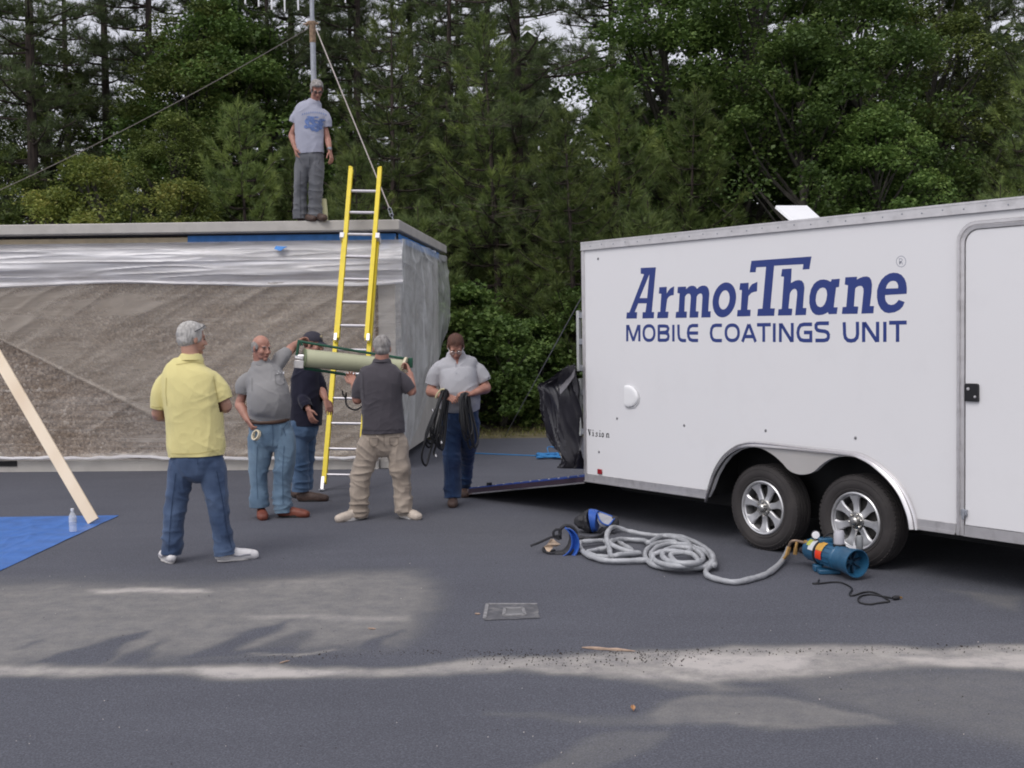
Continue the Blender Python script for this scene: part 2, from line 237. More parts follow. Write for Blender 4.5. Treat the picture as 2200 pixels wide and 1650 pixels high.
STAINS = [  # photograph outline, feather in metres, strength (dust is lighter, negative wipes it away)
 ([(-300,1262),(180,1257),(440,1260),(620,1243),(780,1228),(880,1226),(918,1262),(922,1310),(885,1350),(845,1385),(600,1397),(380,1410),(0,1432),(-300,1440)], .28, .42),
 ([(180,1264),(300,1262),(440,1262),(450,1269),(330,1272),(200,1272)], .07, .5),
 ([(520,1322),(700,1322),(880,1318),(890,1330),(700,1331),(530,1331)], .06, .22),
 ([(-300,1240),(200,1238),(500,1245),(700,1225),(700,1262),(-300,1262)], .35, .12),
 ([(70,1424),(120,1405),(190,1390),(250,1368),(320,1352),(270,1385),(255,1410),(200,1424)], .05, -.45),
 ([(250,1420),(330,1385),(380,1362),(350,1390),(330,1412),(290,1422)], .04, -.3),
 ([(400,1412),(470,1385),(540,1352),(625,1337),(600,1352),(555,1372),(500,1404)], .05, -.42),
 ([(490,1405),(560,1385),(600,1365),(660,1352),(640,1380),(620,1400)], .05, -.28),
 ([(760,1395),(780,1370),(850,1350),(820,1375),(810,1396)], .05, -.35),
 ([(20,1400),(60,1382),(100,1375),(60,1392)], .04, -.25),
 ([(-300,1432),(200,1430),(400,1430),(520,1424),(700,1433),(900,1428),(1050,1412),(1150,1410),(1250,1402),(1450,1396),(1600,1384),(1750,1387),(2000,1388),(2400,1378),(2500,1448),(2000,1440),(1850,1445),(1780,1450),(1650,1462),(1500,1462),(1400,1468),(1300,1450),(1100,1441),(900,1450),(700,1457),(560,1461),(480,1455),(400,1445),(200,1452),(-300,1458)], .09, .70),
 ([(1450,1410),(1600,1400),(1750,1410),(1720,1438),(1550,1445),(1450,1430)], .1, .35),
 ([(420,1432),(620,1436),(760,1440),(700,1455),(560,1460),(470,1452)], .06, .3),
 ([(1900,1410),(2400,1408),(2400,1440),(2050,1438)], .08, .28),
 ([(1430,1448),(1520,1455),(1640,1492),(1700,1510),(1560,1485)], .06, .12),
 ([(1365,1532),(1420,1507),(1500,1492),(1560,1490),(1640,1498),(1740,1512),(1850,1532),(1900,1545),(1800,1556),(1720,1564),(1600,1564),(1480,1552),(1380,1546)], .05, .36),
 ([(1300,1455),(1520,1460),(1640,1480),(1560,1488),(1500,1484),(1400,1478)], .05, .22),
 ([(1640,1455),(2400,1445),(2500,1640),(2200,1600),(2000,1555),(1860,1530),(1720,1500)], .2, .22),
 ([(1050,1534),(1350,1533),(1400,1546),(1700,1562),(1660,1572),(1350,1552),(1050,1542)], .04, .16),
 ([(1240,1602),(1290,1572),(1340,1566),(1420,1568),(1405,1590),(1380,1612),(1320,1650),(1240,1720),(1080,1720)], .04, .18),
 ([(540,1400),(620,1404),(700,1399),(710,1402),(620,1408),(540,1404)], .02, .5),
 ([(2030,1266),(2200,1280),(2200,1312),(2110,1292)], .1, .22),
 ([(860,1095),(1500,1130),(1480,1210),(900,1180)], .8, .05)]
xs = np.concatenate([[-160,-80,-40,-24,-15,-10,-7.5], np.arange(-5.6, 5.6, .035), [6, 7.5, 10, 15, 24, 40, 80, 160]])
ys = np.concatenate([[-60, -20, -5, 0, 3.2], np.arange(4.3, 9.3, .035), np.arange(9.4, 19, .3), [19.3]])
gx, gy = np.meshgrid(xs, ys); GP = np.stack([gx.ravel(), gy.ravel()], 1)
wob = np.stack([vnoise(GP, 3.1, 1)-.5, vnoise(GP, 3.1, 2)-.5], 1)*.13 + np.stack([vnoise(GP, 11, 3)-.5, vnoise(GP, 11, 4)-.5], 1)*.035
dust = np.zeros(len(GP))
for poly, fe, amp in STAINS:
    pw = [tuple(G(*p)[:2]) for p in poly]
    sd = in_poly_sd(GP+wob, pw); fe *= 1.5; t = np.clip(sd/fe+.5, 0, 1); dust += amp*t*t*(3-2*t)
dust = np.clip(dust, 0, 1.2)
nx, ny = len(xs), len(ys)
me = bpy.data.meshes.new('asphalt')
idx = np.arange(nx*ny).reshape(ny, nx)
quads = np.stack([idx[:-1, :-1], idx[:-1, 1:], idx[1:, 1:], idx[1:, :-1]], -1).reshape(-1, 4)
me.from_pydata(np.c_[GP, np.zeros(len(GP))].tolist(), [], quads.tolist())
at_ = me.attributes.new('dust', 'FLOAT', 'POINT'); at_.data.foreach_set('value', dust.astype(np.float32))
m, t, p = nmat('asphalt_with_dust'); N = t.nodes.new; L = t.links.new
tc = N('ShaderNodeTexCoord'); A_ = N('ShaderNodeAttribute'); A_.attribute_name = 'dust'
n1 = N('ShaderNodeTexNoise'); n1.inputs['Scale'].default_value = .55; n1.inputs['Detail'].default_value = 8; n1.inputs['Roughness'].default_value = .6
n2 = N('ShaderNodeTexNoise'); n2.inputs['Scale'].default_value = 95; n2.inputs['Detail'].default_value = 4; n2.inputs['Roughness'].default_value = .8
n3 = N('ShaderNodeTexNoise'); n3.inputs['Scale'].default_value = 7; n3.inputs['Detail'].default_value = 10; n3.inputs['Roughness'].default_value = .75
mp = N('ShaderNodeMapping'); mp.inputs['Scale'].default_value = (.35, 1.6, 1); n4 = N('ShaderNodeTexNoise'); n4.inputs['Scale'].default_value = 2.2; n4.inputs['Detail'].default_value = 7
v1 = N('ShaderNodeTexVoronoi'); v1.inputs['Scale'].default_value = 120
for n in (n1, n2, n3, v1): L(tc.outputs['Object'], n.inputs['Vector'])
L(tc.outputs['Object'], mp.inputs[0]); L(mp.outputs[0], n4.inputs['Vector'])
def math_(op, a, b=None, c=None, clamp=False):
    q = N('ShaderNodeMath'); q.operation = op; q.use_clamp = clamp
    for i, v in enumerate((a, b, c)):
        if v is None: continue
        if isinstance(v, (int, float)): q.inputs[i].default_value = v
        else: L(v, q.inputs[i])
    return q.outputs[0]
base = N('ShaderNodeMix'); base.data_type = 'RGBA'; base.inputs['A'].default_value = (.071, .073, .088, 1); base.inputs['B'].default_value = (.116, .120, .142, 1)
k = math_('ADD', math_('MULTIPLY', n1.outputs[0], .75), math_('MULTIPLY', n4.outputs[0], .45))
L(math_('SUBTRACT', k, .12, clamp=True), base.inputs['Factor'])
gr = N('ShaderNodeMix'); gr.data_type = 'RGBA'; gr.blend_type = 'MULTIPLY'; gr.inputs['Factor'].default_value = 1.0
g1 = math_('ADD', math_('MULTIPLY', n2.outputs[0], 1.15), math_('MULTIPLY', v1.outputs['Distance'], .45)); g2 = math_('ADD', math_('MULTIPLY', g1, 1.7), -.30)
cmb = N('ShaderNodeCombineColor'); [L(g2, cmb.inputs[i]) for i in range(3)]
L(base.outputs['Result'], gr.inputs['A']); L(cmb.outputs[0], gr.inputs['B'])
dm = math_('MULTIPLY', A_.outputs['Fac'], math_('ADD', math_('MULTIPLY', n3.outputs[0], 2.3), math_('SUBTRACT', math_('MULTIPLY', n2.outputs[0], .9), .68)))
dm = math_('MULTIPLY', dm, 1.05, clamp=True)
dc = N('ShaderNodeMix'); dc.data_type = 'RGBA'; dc.inputs['A'].default_value = (.26, .25, .205, 1); dc.inputs['B'].default_value = (.50, .465, .44, 1); L(A_.outputs['Fac'], dc.inputs['Factor'])
fin = N('ShaderNodeMix'); fin.data_type = 'RGBA'; L(dm, fin.inputs['Factor']); L(gr.outputs['Result'], fin.inputs['A']); L(dc.outputs['Result'], fin.inputs['B'])
L(fin.outputs['Result'], p.inputs['Base Color']); p.inputs['Roughness'].default_value = .88; p.inputs['Specular IOR Level'].default_value = .3
bp = N('ShaderNodeBump'); bp.inputs['Strength'].default_value = .5; bp.inputs['Distance'].default_value = .006; L(g1, bp.inputs['Height']); L(bp.outputs[0], p.inputs['Normal'])
me.materials.append(m); o = bpy.data.objects.new('asphalt', me); COL.objects.link(o)
ptag(o, 'dark grey asphalt yard with pale dusty wash marks', kind='structure')
# ground sheet to the horizon, under the asphalt, and leaf litter under the trees
SOIL = mat('forest_soil', (.05, .042, .03), .95, 0, .35, 4, .6, 25, col2=(.085, .065, .04), dirt=((.03, .04, .015), 1.2, .6))
MB().box(-230, 230, -120, 330, -.6, -.012).build('ground', SOIL, smooth=False, kind='structure', label='bare ground under and around the yard')
def soilf(u, v):
    x = -60+120*u; y = 19.2+60*v**1.6
    return (x, y, .0 + (.10+.16*mnoise.noise(Vector((x*.35, y*.35, 0))))*min(1, (y-19.2)*.9))
MB().grid(soilf, 160, 50).build('forest_floor', SOIL, kind='structure', label='brown leaf litter under the trees')

# ------------------------------------------------------------------ concrete building
BX = empty('concrete_building', (-1.385, 14.62, 0), label='low concrete building with pebbled walls under a flat grey slab roof', cat='building', rot=(0, -.009, math.pi-.070))
# local frame: +x to the left along the front, -y away from the camera -> use y = -depth
def bl(u, w, z): return (u, -w, z)
AGG, t, p = nmat('exposed_aggregate'); N = t.nodes.new; L = t.links.new
tc = N('ShaderNodeTexCoord'); v1 = N('ShaderNodeTexVoronoi'); v1.inputs['Scale'].default_value = 34; L(tc.outputs['Object'], v1.inputs[0])
v1.inputs['Randomness'].default_value = 1
rmp = N('ShaderNodeValToRGB'); L(v1.outputs['Color'], rmp.inputs[0])
for i, (pos, c) in enumerate([(0, (.075, .055, .042)), (.35, (.165, .125, .095)), (.6, (.25, .195, .15)), (.8, (.33, .27, .22)), (1, (.52, .47, .42))]):
    el = rmp.color_ramp.elements[i] if i < 2 else rmp.color_ramp.elements.new(pos)
    el.position = pos; el.color = (*c, 1)
nz = N('ShaderNodeTexNoise'); nz.inputs['Scale'].default_value = 1.5; L(tc.outputs['Object'], nz.inputs[0])
mm = N('ShaderNodeMix'); mm.data_type = 'RGBA'; mm.blend_type = 'MULTIPLY'; mm.inputs['Factor'].default_value = .5
L(rmp.outputs[0], mm.inputs['A']); L(nz.outputs['Fac'], mm.inputs['B']); mm.clamp_result = False
hv = N('ShaderNodeHueSaturation'); hv.inputs['Value'].default_value = 1.35; hv.inputs['Saturation'].default_value = 1.25; L(mm.outputs['Result'], hv.inputs['Color'])
L(hv.outputs[0], p.inputs['Base Color']); p.inputs['Roughness'].default_value = .9
bp = N('ShaderNodeBump'); bp.inputs['Strength'].default_value = .9; bp.inputs['Distance'].default_value = .012; bp.invert = True; L(v1.outputs['Distance'], bp.inputs['Height']); L(bp.outputs[0], p.inputs['Normal'])
BW, BD, RT = 7.2, 4.35, 3.115
def bbox(u0, u1, w0, w1, z0, z1): return MB().box(u0, u1, -w1, -w0, z0, z1)
bbox(.32, BW, .27, .42, .12, 2.958).build('wall_panel', AGG, BX)
bbox(.12, .27, .58, BD, .12, 2.94).build('side_wall', CONC, BX)
bbox(.10, .32, .23, .58, .0, 2.960).build('corner_post', CONC, BX, bevel=.008)
bbox(.12, BW, BD+.002, BD+.15, 0, 2.94).build('back_wall', CONC, BX)
bbox(.33, BW, .19, .50, -.15, .115).build('plinth', CONC, BX, bevel=.01)
bbox(.0, BW+.2, .0, BD+.35, 2.985, RT).build('roof_slab', CONC, BX, bevel=.012)
bbox(.11, BW+.1, .215, BD+.25, 2.962, 2.983).build('roof_edge_shadow_strip', mat('painted_edge_shade', (.05, .05, .055), .9), BX)  # thin dark strip that paints in the shade under the slab overhang
bbox(5.05, 5.6, .175, .188, .03, .10).build('plinth_vent', DARK, BX, label='dark slotted vent low in the concrete plinth')
BM = Matrix.Translation(BX.location) @ BX.rotation_euler.to_matrix().to_4x4()
def BW_(u, w, z): return BM @ Vector((u, -w, z))
def bobj(name, mb, ma, **kw):
    o = mb.build(name, ma, **kw); o.matrix_world = BM; return o
# tape and masking paper strips under the roof edge
def strip(u0, u1, w, z0, z1, n=60, seed=0):
    return MB().grid(lambda a, b: (u0+(u1-u0)*a, -(w-.006*abs(math.sin(a*37+seed))*b), z0+(z1-z0)*(1-b)+.012*mnoise.noise(Vector((a*n*.3, seed, 0)))*(b > .5)), n, 3)
bobj('masking_tape_strip', strip(.08, 2.75, .222, 2.870, 2.962), TAPE_B, label='blue masking tape strip under the roof edge beside the ladder', cat='tape')
bobj('masking_paper_strip', strip(2.70, 7.2, .224, 2.875, 2.945, seed=3), PAPER, label='tan masking paper strip under the left part of the roof edge', cat='masking paper')
bobj('masking_tape_strip', MB().grid(lambda a, b: (.055, -(.25+3.9*a), 2.962-.10*b+.01*mnoise.noise(Vector((a*20, 0, 0)))), 40, 3), TAPE_B, label='blue masking tape strip running back under the roof edge on the side wall', cat='tape')
bobj('masking_tape_patch', MB().grid(lambda a, b: (.16+.10*a, -(.200-.02*b), 2.90-.13*b-.02*a*b), 6, 6), TAPE_B, label='short blue tape patch hanging at the roof corner', cat='tape')
_p = [BW_(1.42, .06, 2.80), BW_(1.56, .05, 2.81), BW_(1.58, .04, 2.77), BW_(1.50, .03, 2.745), BW_(1.46, .05, 2.78)]
mbx = MB(); mbx.add([v+Vector((0, -.03*k_, 0)) for v in _p for k_ in (0, 1)], [(0,2,4,6,8),(1,3,5,7,9),(0,1,3,2),(2,3,5,4),(4,5,7,6)])
mbx.build('masking_tape_scrap', TAPE_B, smooth=False, label='small torn blue tape scrap stuck on the plastic left of the ladder', cat='tape')

# plastic sheets
def plastic(name, alpha, tint, rough=.22, streak=(.5, 1, 4), bump=.5, gloss=.35, wr=()):
    m, t, p = nmat(name); N = t.nodes.new; L = t.links.new
    tc = N('ShaderNodeTexCoord'); mp = N('ShaderNodeMapping'); mp.inputs['Scale'].default_value = streak; mp.inputs['Rotation'].default_value = (0, .25, 0); L(tc.outputs['Object'], mp.inputs[0])
    nz = N('ShaderNodeTexNoise'); nz.inputs['Scale'].default_value = 2.0; nz.inputs['Detail'].default_value = 8; nz.inputs['Roughness'].default_value = .65; nz.inputs['Distortion'].default_value = .6; L(mp.outputs[0], nz.inputs[0])
    r = N('ShaderNodeMapRange'); L(nz.outputs[0], r.inputs[0]); r.inputs[1].default_value = .35; r.inputs[2].default_value = .72; r.inputs[3].default_value = alpha*.6; r.inputs[4].default_value = min(.97, alpha*1.6)
    al = r.outputs[0]
    for (rot, scl, lo_, hi_, st_) in wr:
        m2 = N('ShaderNodeMapping'); m2.inputs['Rotation'].default_value = (0, rot, 0); m2.inputs['Scale'].default_value = scl; L(tc.outputs['Object'], m2.inputs[0])
        n2 = N('ShaderNodeTexNoise'); n2.inputs['Scale'].default_value = 1.0; n2.inputs['Detail'].default_value = 5; n2.inputs['Distortion'].default_value = .25; L(m2.outputs[0], n2.inputs[0])
        r2 = N('ShaderNodeMapRange'); L(n2.outputs[0], r2.inputs[0]); r2.inputs[1].default_value = lo_; r2.inputs[2].default_value = hi_; r2.inputs[3].default_value = 0; r2.inputs[4].default_value = st_
        ad = N('ShaderNodeMath'); ad.operation = 'ADD'; ad.use_clamp = True; L(al, ad.inputs[0]); L(r2.outputs[0], ad.inputs[1]); al = ad.outputs[0]
    L(al, p.inputs['Alpha']); p.inputs['Base Color'].default_value = (*tint, 1); p.inputs['Roughness'].default_value = rough
    p.inputs['Specular IOR Level'].default_value = .9
    bp = N('ShaderNodeBump'); bp.inputs['Strength'].default_value = bump; bp.inputs['Distance'].default_value = .02; L(nz.outputs[0], bp.inputs['Height']); L(bp.outputs[0], p.inputs['Normal'])
    return m
PL_A = plastic('clear_plastic_sheet', .15, (.60, .56, .52), bump=.22, rough=.3, wr=((.62, (.45, 1, 20), .56, .76, .22), (1.0, (.35, 1, 16), .58, .78, .22), (-.5, (.5, 1, 26), .60, .78, .20), (.1, (.5, 1, .9), .45, .65, .18)))
PL_B = plastic('clear_plastic_layers', .62, (.93, .92, .94), streak=(.30, 1, 5), bump=.15, rough=.34)
PL_C = plastic('clear_plastic_side', .42, (.86, .87, .86), streak=(1, 1.2, 1.2), rough=.3, bump=.25, wr=((.2, (1, 6, 1.2), .58, .7, .3),))
PL_D = plastic('dusty_plastic_layer', .34, (.50, .44, .37), streak=(.4, 1, 1.6), rough=.30, bump=.12, wr=((.62, (.45, 1, 18), .58, .78, .22), (1.0, (.35, 1, 14), .60, .80, .2)))
def ridge(x, y, z=0.0, s=0.0): return 1-abs(2*mnoise.noise(Vector((x, y, z+s))))
def sheet_front(u, v):       # u left, v down
    uu = .02+6.9*u; z = 2.885-2.785*v
    # diagonal tension folds radiating down and to the side, plus soft billow
    q = uu*.9+z*1.5
    d = .02+.05*math.sin(math.pi*min(1, v*1.02))*(.5+.5*mnoise.noise(Vector((uu*.6, z*.6, 2))))
    d += .020*ridge(q*1.7, (uu-z*.7)*.45)**3 + .010*ridge(uu*1.1, z*7, 3)**3 + .006*ridge(q*6, (uu-z)*1.2, 5)**2
    d += .05*max(0, 1-abs(v-.985)/.03)*(.6+.4*mnoise.noise(Vector((uu*5, 0, 1))))
    if v > .97: z += .035*mnoise.noise(Vector((uu*2.2, 3, 0)))
    return (uu, -(.215-d), z)
bobj('plastic_sheet', MB().grid(sheet_front, 330, 150), PL_A, label='clear plastic sheet masking the whole pebbled front wall', cat='plastic sheet')
def sheet_top(u, v):
    uu = -.02+6.95*u; sag = .55+.03*math.sin(uu*1.3)+.02*mnoise.noise(Vector((uu*1.2, 0, 0)))
    z = 2.882-sag*v
    d = .075+.07*math.sin(math.pi*min(1, v*1.1))
    d += .030*ridge(uu*.35, z*5.2+uu*.10, 7)**2 + .014*ridge(uu*.8+z*2, z*11, 9)**2
    d += .035*max(0, 1-abs(v-.97)/.05)
    return (uu, -(.215-d*(.25+.75*min(1, v*6))), z)
bobj('folded_plastic_sheet', MB().grid(sheet_top, 300, 60), PL_B, label='whitish doubled plastic layers sagging along the top of the front wall', cat='plastic sheet')
def sheet_second(u, v):      # a second, dusty layer whose free edge runs slantwise down the wall
    uu = .34+6.5*u; zb_e = .16 if uu < 2.2 else .16+(uu-2.2)*.50; zt_e = 2.36; z = zt_e+(zb_e-zt_e)*v
    q = uu*.8+z*1.4
    d = .075+.018*ridge(q*1.3, (uu-z)*.4, 4)**2+.010*ridge(q*3.5, (uu-z)*.8, 6)**3+.02*max(0, 1-abs(v-.985)/.03)
    return (uu, -(.215-d), z)
bobj('second_plastic_sheet', MB().grid(sheet_second, 240, 110), PL_D, label='second hazy plastic layer with its free edge slanting down the front wall', cat='plastic sheet')
def hem(u, v):
    uu = .3+6.6*u; a = v*2*math.pi; r = .022+.010*mnoise.noise(Vector((uu*4, 0, 4)))
    zc = .145+.03*mnoise.noise(Vector((uu*1.3, 5, 0)))+.015*mnoise.noise(Vector((uu*6, 9, 0)))
    return (uu, -(.13+r*math.cos(a)*1.3), zc+r*math.sin(a))
bobj('plastic_sheet_hem', MB().grid(hem, 200, 10), PL_B, label='gathered whitish lower hem of the plastic lying along the plinth', cat='plastic sheet')
def sheet_side(u, v):
    # u: from the front corner back along the side; v: down. It is tied in towards the corner at the bottom
    w = .18+u*(4.05-2.5*v**2.2); z = 2.92-(2.88-.35*u)*v
    out = .02+(.085+.13*math.sin(math.pi*min(1, v**.62))**1.3*(1-.3*v))*min(1, u*2.2)*(1-.65*v**3)
    out += .05*ridge(w*.55+z*.5, z*.3-w*.2, 2)**2*math.sin(math.pi*v)**.5+.022*ridge(w*2, z*.9, 8)**2
    out += .05*ridge(w*1.0+z, z*3, 6)**3*max(0, 1-v*3.5)
    return (.115-out, -(w-.02), z)
bobj('side_plastic_sheet', MB().grid(sheet_side, 150, 150), PL_C, label='billowing plastic sheet hanging round the corner over the side wall', cat='plastic sheet')

# ------------------------------------------------------------------ trailer
TA, TTH = (0.6567, 10.6707), .6457
TR = empty('enclosed_trailer', (TA[0], TA[1], 0), TTH-math.pi/2, 'white enclosed cargo trailer with blue lettering and tandem wheels', 'trailer')
TM = Matrix.Translation((TA[0], TA[1], 0)) @ Matrix.Rotation(TTH-math.pi/2, 4, 'Z')
def TW(u, w, z): return TM @ Vector((u, w, z))
arch = [(a/1e4, b/1e4) for a, b in ARCH]
TL, TWD, ZB, ZT = 6.3, 2.45, .356, 2.506
uz = lambda a, b, d: (a, d, b)
# near side skin, cut out over the wheels
skin = [(0, ZB+.004)]+[(arch[0][0], ZB+.004)]+[p_ for p_ in arch[1:-1]]+[(arch[-1][0], ZB+.004), (TL, ZB+.004), (TL, ZT-.01), (0, ZT-.01)]
MB().poly([skin], uz, 0, .03).build('side_panel', WHITE, TR, smooth=False)
MB().box(0, TL, TWD-.03, TWD, ZB, ZT-.01).build('side_panel', WHITE, TR, smooth=False)
MB().box(0, TL, .031, TWD-.031, ZT-.04, ZT-.012).build('roof', WHITE2, TR, smooth=False)
MB().box(.0, 1.465, .031, TWD-.031, ZB+.01, ZB+.07).box(3.425, TL, .031, TWD-.031, ZB+.01, ZB+.07).box(1.466, 3.424, .41, TWD-.41, ZB+.01, ZB+.07).build('floor', DARK, TR, smooth=False)
MB().box(TL-.04, TL, .031, TWD-.031, ZB+.071, ZT-.041).build('front_wall', WHITE, TR, smooth=False)
mbx = MB()
for w_ in (.42, 2.03): mbx.box(.05, TL, w_-.03, w_+.03, ZB-.12, ZB+.009)
for k_ in range(13): mbx.box(.2+k_*.48, .25+k_*.48, .36, TWD-.36, ZB-.05, ZB+.008)
mbx.build('chassis', DARK, TR, smooth=False)
# wheel wells: box above the wheels, dark
ww = [(a, b+.006) for a, b in arch]
mbx = MB(); ring = [(arch[0][0]-.012, ZB+.0)]+[(a, min(.83, b+.10) if 0 < i < len(arch)-1 else b) for i, (a, b) in enumerate(arch)]+[(arch[-1][0]+.012, ZB)]
top = [(1.47, ZB+.012), (1.47, .75), (1.62, .83), (3.26, .83), (3.42, .75), (3.42, ZB+.012)]
for i in range(len(top)-1):
    (a, b), (c, d) = top[i], top[i+1]
    mbx.add([(a, .031, b), (c, .031, d), (c, .40, d), (a, .40, b)], [(0, 1, 2, 3)])
mbx.add([(a, .40, b) for a, b in top], [tuple(range(6))])
mbx.build('wheel_well', DARK, TR, smooth=False)
# aluminium trims
def trimbar(name, u0, u1, z0, z1, ma=ALU, t=.006, parent=TR, w0=0): return MB().box(u0, u1, w0-t, w0-.001, z0, z1).build(name, ma, parent, smooth=False, bevel=.0015)
tr_ = MB().box(-.012, TL, -.014, -.001, ZT-.064, ZT+.002); tr_.box(-.012, TL, -.019, -.0145, ZT-.067, ZT-.061); tr_.box(-.012, TL, -.018, -.0145, ZT-.006, ZT+.004); tr_.box(-.012, TL, -.014, .05, ZT+.0025, ZT+.008)
ro = tr_.build('roof_rail', ALU, TR, smooth=False)
sc_ = MB()
for k_ in range(40): sc_.lathe([(0, .0045), (.005, .003), (.006, 0)], (.12+k_*.153, -.0142, ZT-.036+.008*(k_ % 2)), (0, -1, 0), 8)
ptag(sc_.build('rail_screws', STEEL_G, ro), kind='stuff')
for (u0, u1) in ((.0, 1.507), (3.405, 3.735)):
    q = MB().box(u0, u1, -.010, -.001, ZB+.004, .421); q.box(u0, u1, -.022, -.001, ZB-.006, ZB+.003); q.box(u0, u1, -.013, -.0105, ZB+.008, ZB+.014); q.build('lower_trim', ALU, TR, smooth=False)
q = MB().box(3.80, TL, -.010, -.001, ZB+.004, .405); q.box(3.80, TL, -.022, -.001, ZB-.006, ZB+.003); q.build('lower_trim', ALU, TR, smooth=False)
MB().box(-.014, .024, -.008, -.001, .423, ZT-.075).build('corner_trim', ALU, TR, smooth=False, bevel=.001)
for w_ in (-.006, TWD-.07): MB().box(-.013, -.001, w_ if w_ > 0 else -.0005, w_+.076, ZB, ZT).build('rear_post', ALU, TR, smooth=False)
MB().box(-.013, -.001, .072, TWD-.072, ZT-.12, ZT).build('rear_header', ALU, TR, smooth=False)
# screws / marker bolts in the side
for (a, b) in SCREWS: MB().lathe([(0, .006), (.007, .005), (.011, .002), (.012, 0)], (a, -.0005, b), (0, -1, 0), 12).build('panel_bolt', mat('bolt_grey', (.16, .16, .17), .5) if 'bolt_grey' not in bpy.data.materials else bpy.data.materials['bolt_grey'], TR)
# fender skirt and bright fender band
fo = [(a/1e4, b/1e4) for a, b in FEND_OUT]; fi = [(a/1e4, b/1e4) for a, b in FEND_IN]
fo[0] = (fo[0][0], ZB-.01); fo[-1] = (fo[-1][0]+.004, .345); fi[-1] = (fi[-1][0], .345)
SK = mat('fender_skirt', (.62, .595, .57), .45, .55, .04, 3, .05, 20)
sk_loop = catmull(fi[3:-3], 3) + [np.array(a) for a in catmull(arch[3:-3], 3)][::-1]
sk_loop = [(float(a[0]), float(a[1])) for a in sk_loop]
# keep the middle wedge where band and arch part
midA = [a for a in catmull(arch, 4) if 2.00 < a[0] < 2.92]
midI = [a for a in catmull(fi, 6) if 2.00 < a[0] < 2.92]
wedge = [(float(a[0]), float(a[1])+.004) for a in midI] + [(float(a[0]), float(a[1])) for a in midA][::-1]
MB().poly([wedge], uz, -.016, -.010).build('fender_skirt', SK, TR, smooth=False)
so, si = catmull(fo, 4), catmull(fi, 4)
def resamp(P, n):
    P = np.array(P); d = np.r_[0, np.cumsum(np.hypot(*np.diff(P, axis=0).T))]; s = np.linspace(0, d[-1], n)
    return np.c_[np.interp(s, d, P[:, 0]), np.interp(s, d, P[:, 1])]
so, si = resamp(so, 90), resamp(si, 90)
prof = [(0, -.001), (.04, -.022), (.18, -.030), (.38, -.024), (.5, -.021), (.62, -.026), (.82, -.040), (.96, -.036), (1.0, -.012)]
vs = [(so[i, 0]*(1-t_)+si[i, 0]*t_, d, so[i, 1]*(1-t_)+si[i, 1]*t_) for i in range(90) for t_, d in prof]
np_ = len(prof)
fb = MB().add(vs, [(i*np_+k_, i*np_+k_+1, (i+1)*np_+k_+1, (i+1)*np_+k_) for i in range(89) for k_ in range(np_-1)])
fb.add(vs[:np_], [tuple(range(np_))]); fb.add(vs[-np_:], [tuple(range(np_))])
fb.build('fender_band', ALU_B, TR, angle=50)
# lettering, flat vinyl
for li, g in enumerate(LOGO):
    MB().poly([[(a/1e4, b/1e4) for a, b in lp] for lp in g], uz, -.0008, -.0002).build('logo_letter', INK, TR, smooth=False)
groups_ = []; 
for s_ in STROKES:        # strokes that share a column belong to one letter
    x0, x1 = min(a for a, b in s_), max(a for a, b in s_)
    if groups_ and x0 < groups_[-1][1]+30: groups_[-1][0].append(s_); groups_[-1][1] = max(x1, groups_[-1][1])
    else: groups_.append([[s_], x1])
for g_, _x in groups_:
    mbx = MB()
    for k_, s_ in enumerate(g_): mbx.poly(stroke_loops([(a/1e4, b/1e4) for a, b in s_], .0272), uz, -.0008-.00005*k_, -.0002)
    mbx.build('slogan_letter', INK, TR, smooth=False)
mbx = MB()
for s_ in REG: mbx.poly(stroke_loops([(a/1e4, b/1e4) for a, b in s_], .0042), uz, -.0008, -.0002)
mbx.build('registered_mark', INKG, TR, smooth=False)
vi_ = 0
for n_ in (4, 4, 1, 4, 1, 4):
    mbx = MB()
    for k_, (s_, w_) in enumerate(VISION[vi_:vi_+n_]): mbx.poly([ribbon([(a/1e4, b/1e4) for a, b in s_], w_/11/230*1.35)], uz, -.0007-.00005*k_, -.0002)
    vi_ += n_; mbx.build('model_letter', BLACK, TR, smooth=False)
# half-round vent cover
vp = [(a/1e4, b/1e4) for a, b in VENT]
cx_ = vp[0][0]+.012; cz_ = sum(b for a, b in vp)/len(vp); mbx = MB()
for i in range(5):
    t0_, t1_ = i/5, (i+1)/5; s0_ = 1-.30*t0_**3; s1_ = 1-.30*t1_**3
    pr0 = [(cx_+(a-cx_)*s0_, -.001-.024*math.sin(t0_*1.5), cz_+(b-cz_)*s0_) for a, b in vp]; pr1 = [(cx_+(a-cx_)*s1_, -.001-.024*math.sin(t1_*1.5), cz_+(b-cz_)*s1_) for a, b in vp]
    n_ = len(vp); mbx.add(pr0+pr1, [(k_, (k_+1) % n_, n_+(k_+1) % n_, n_+k_) for k_ in range(n_)])
mbx.add(pr1, [tuple(range(n_))]); vc = mbx.build('vent_cover', WHITE2, TR)
MB().poly([[(cx_+(a-cx_)*1.10, cz_+(b-cz_)*1.08-.006) for a, b in vp]], uz, -.006, -.0005).build('vent_flange', mat('off_white', (.60, .60, .61), .5), vc, smooth=False)
MB().box(.172, .232, -.013, -.001, .432, .478).build('reflector', mat('red_reflector', (.28, .012, .02), .25), TR, bevel=.006)
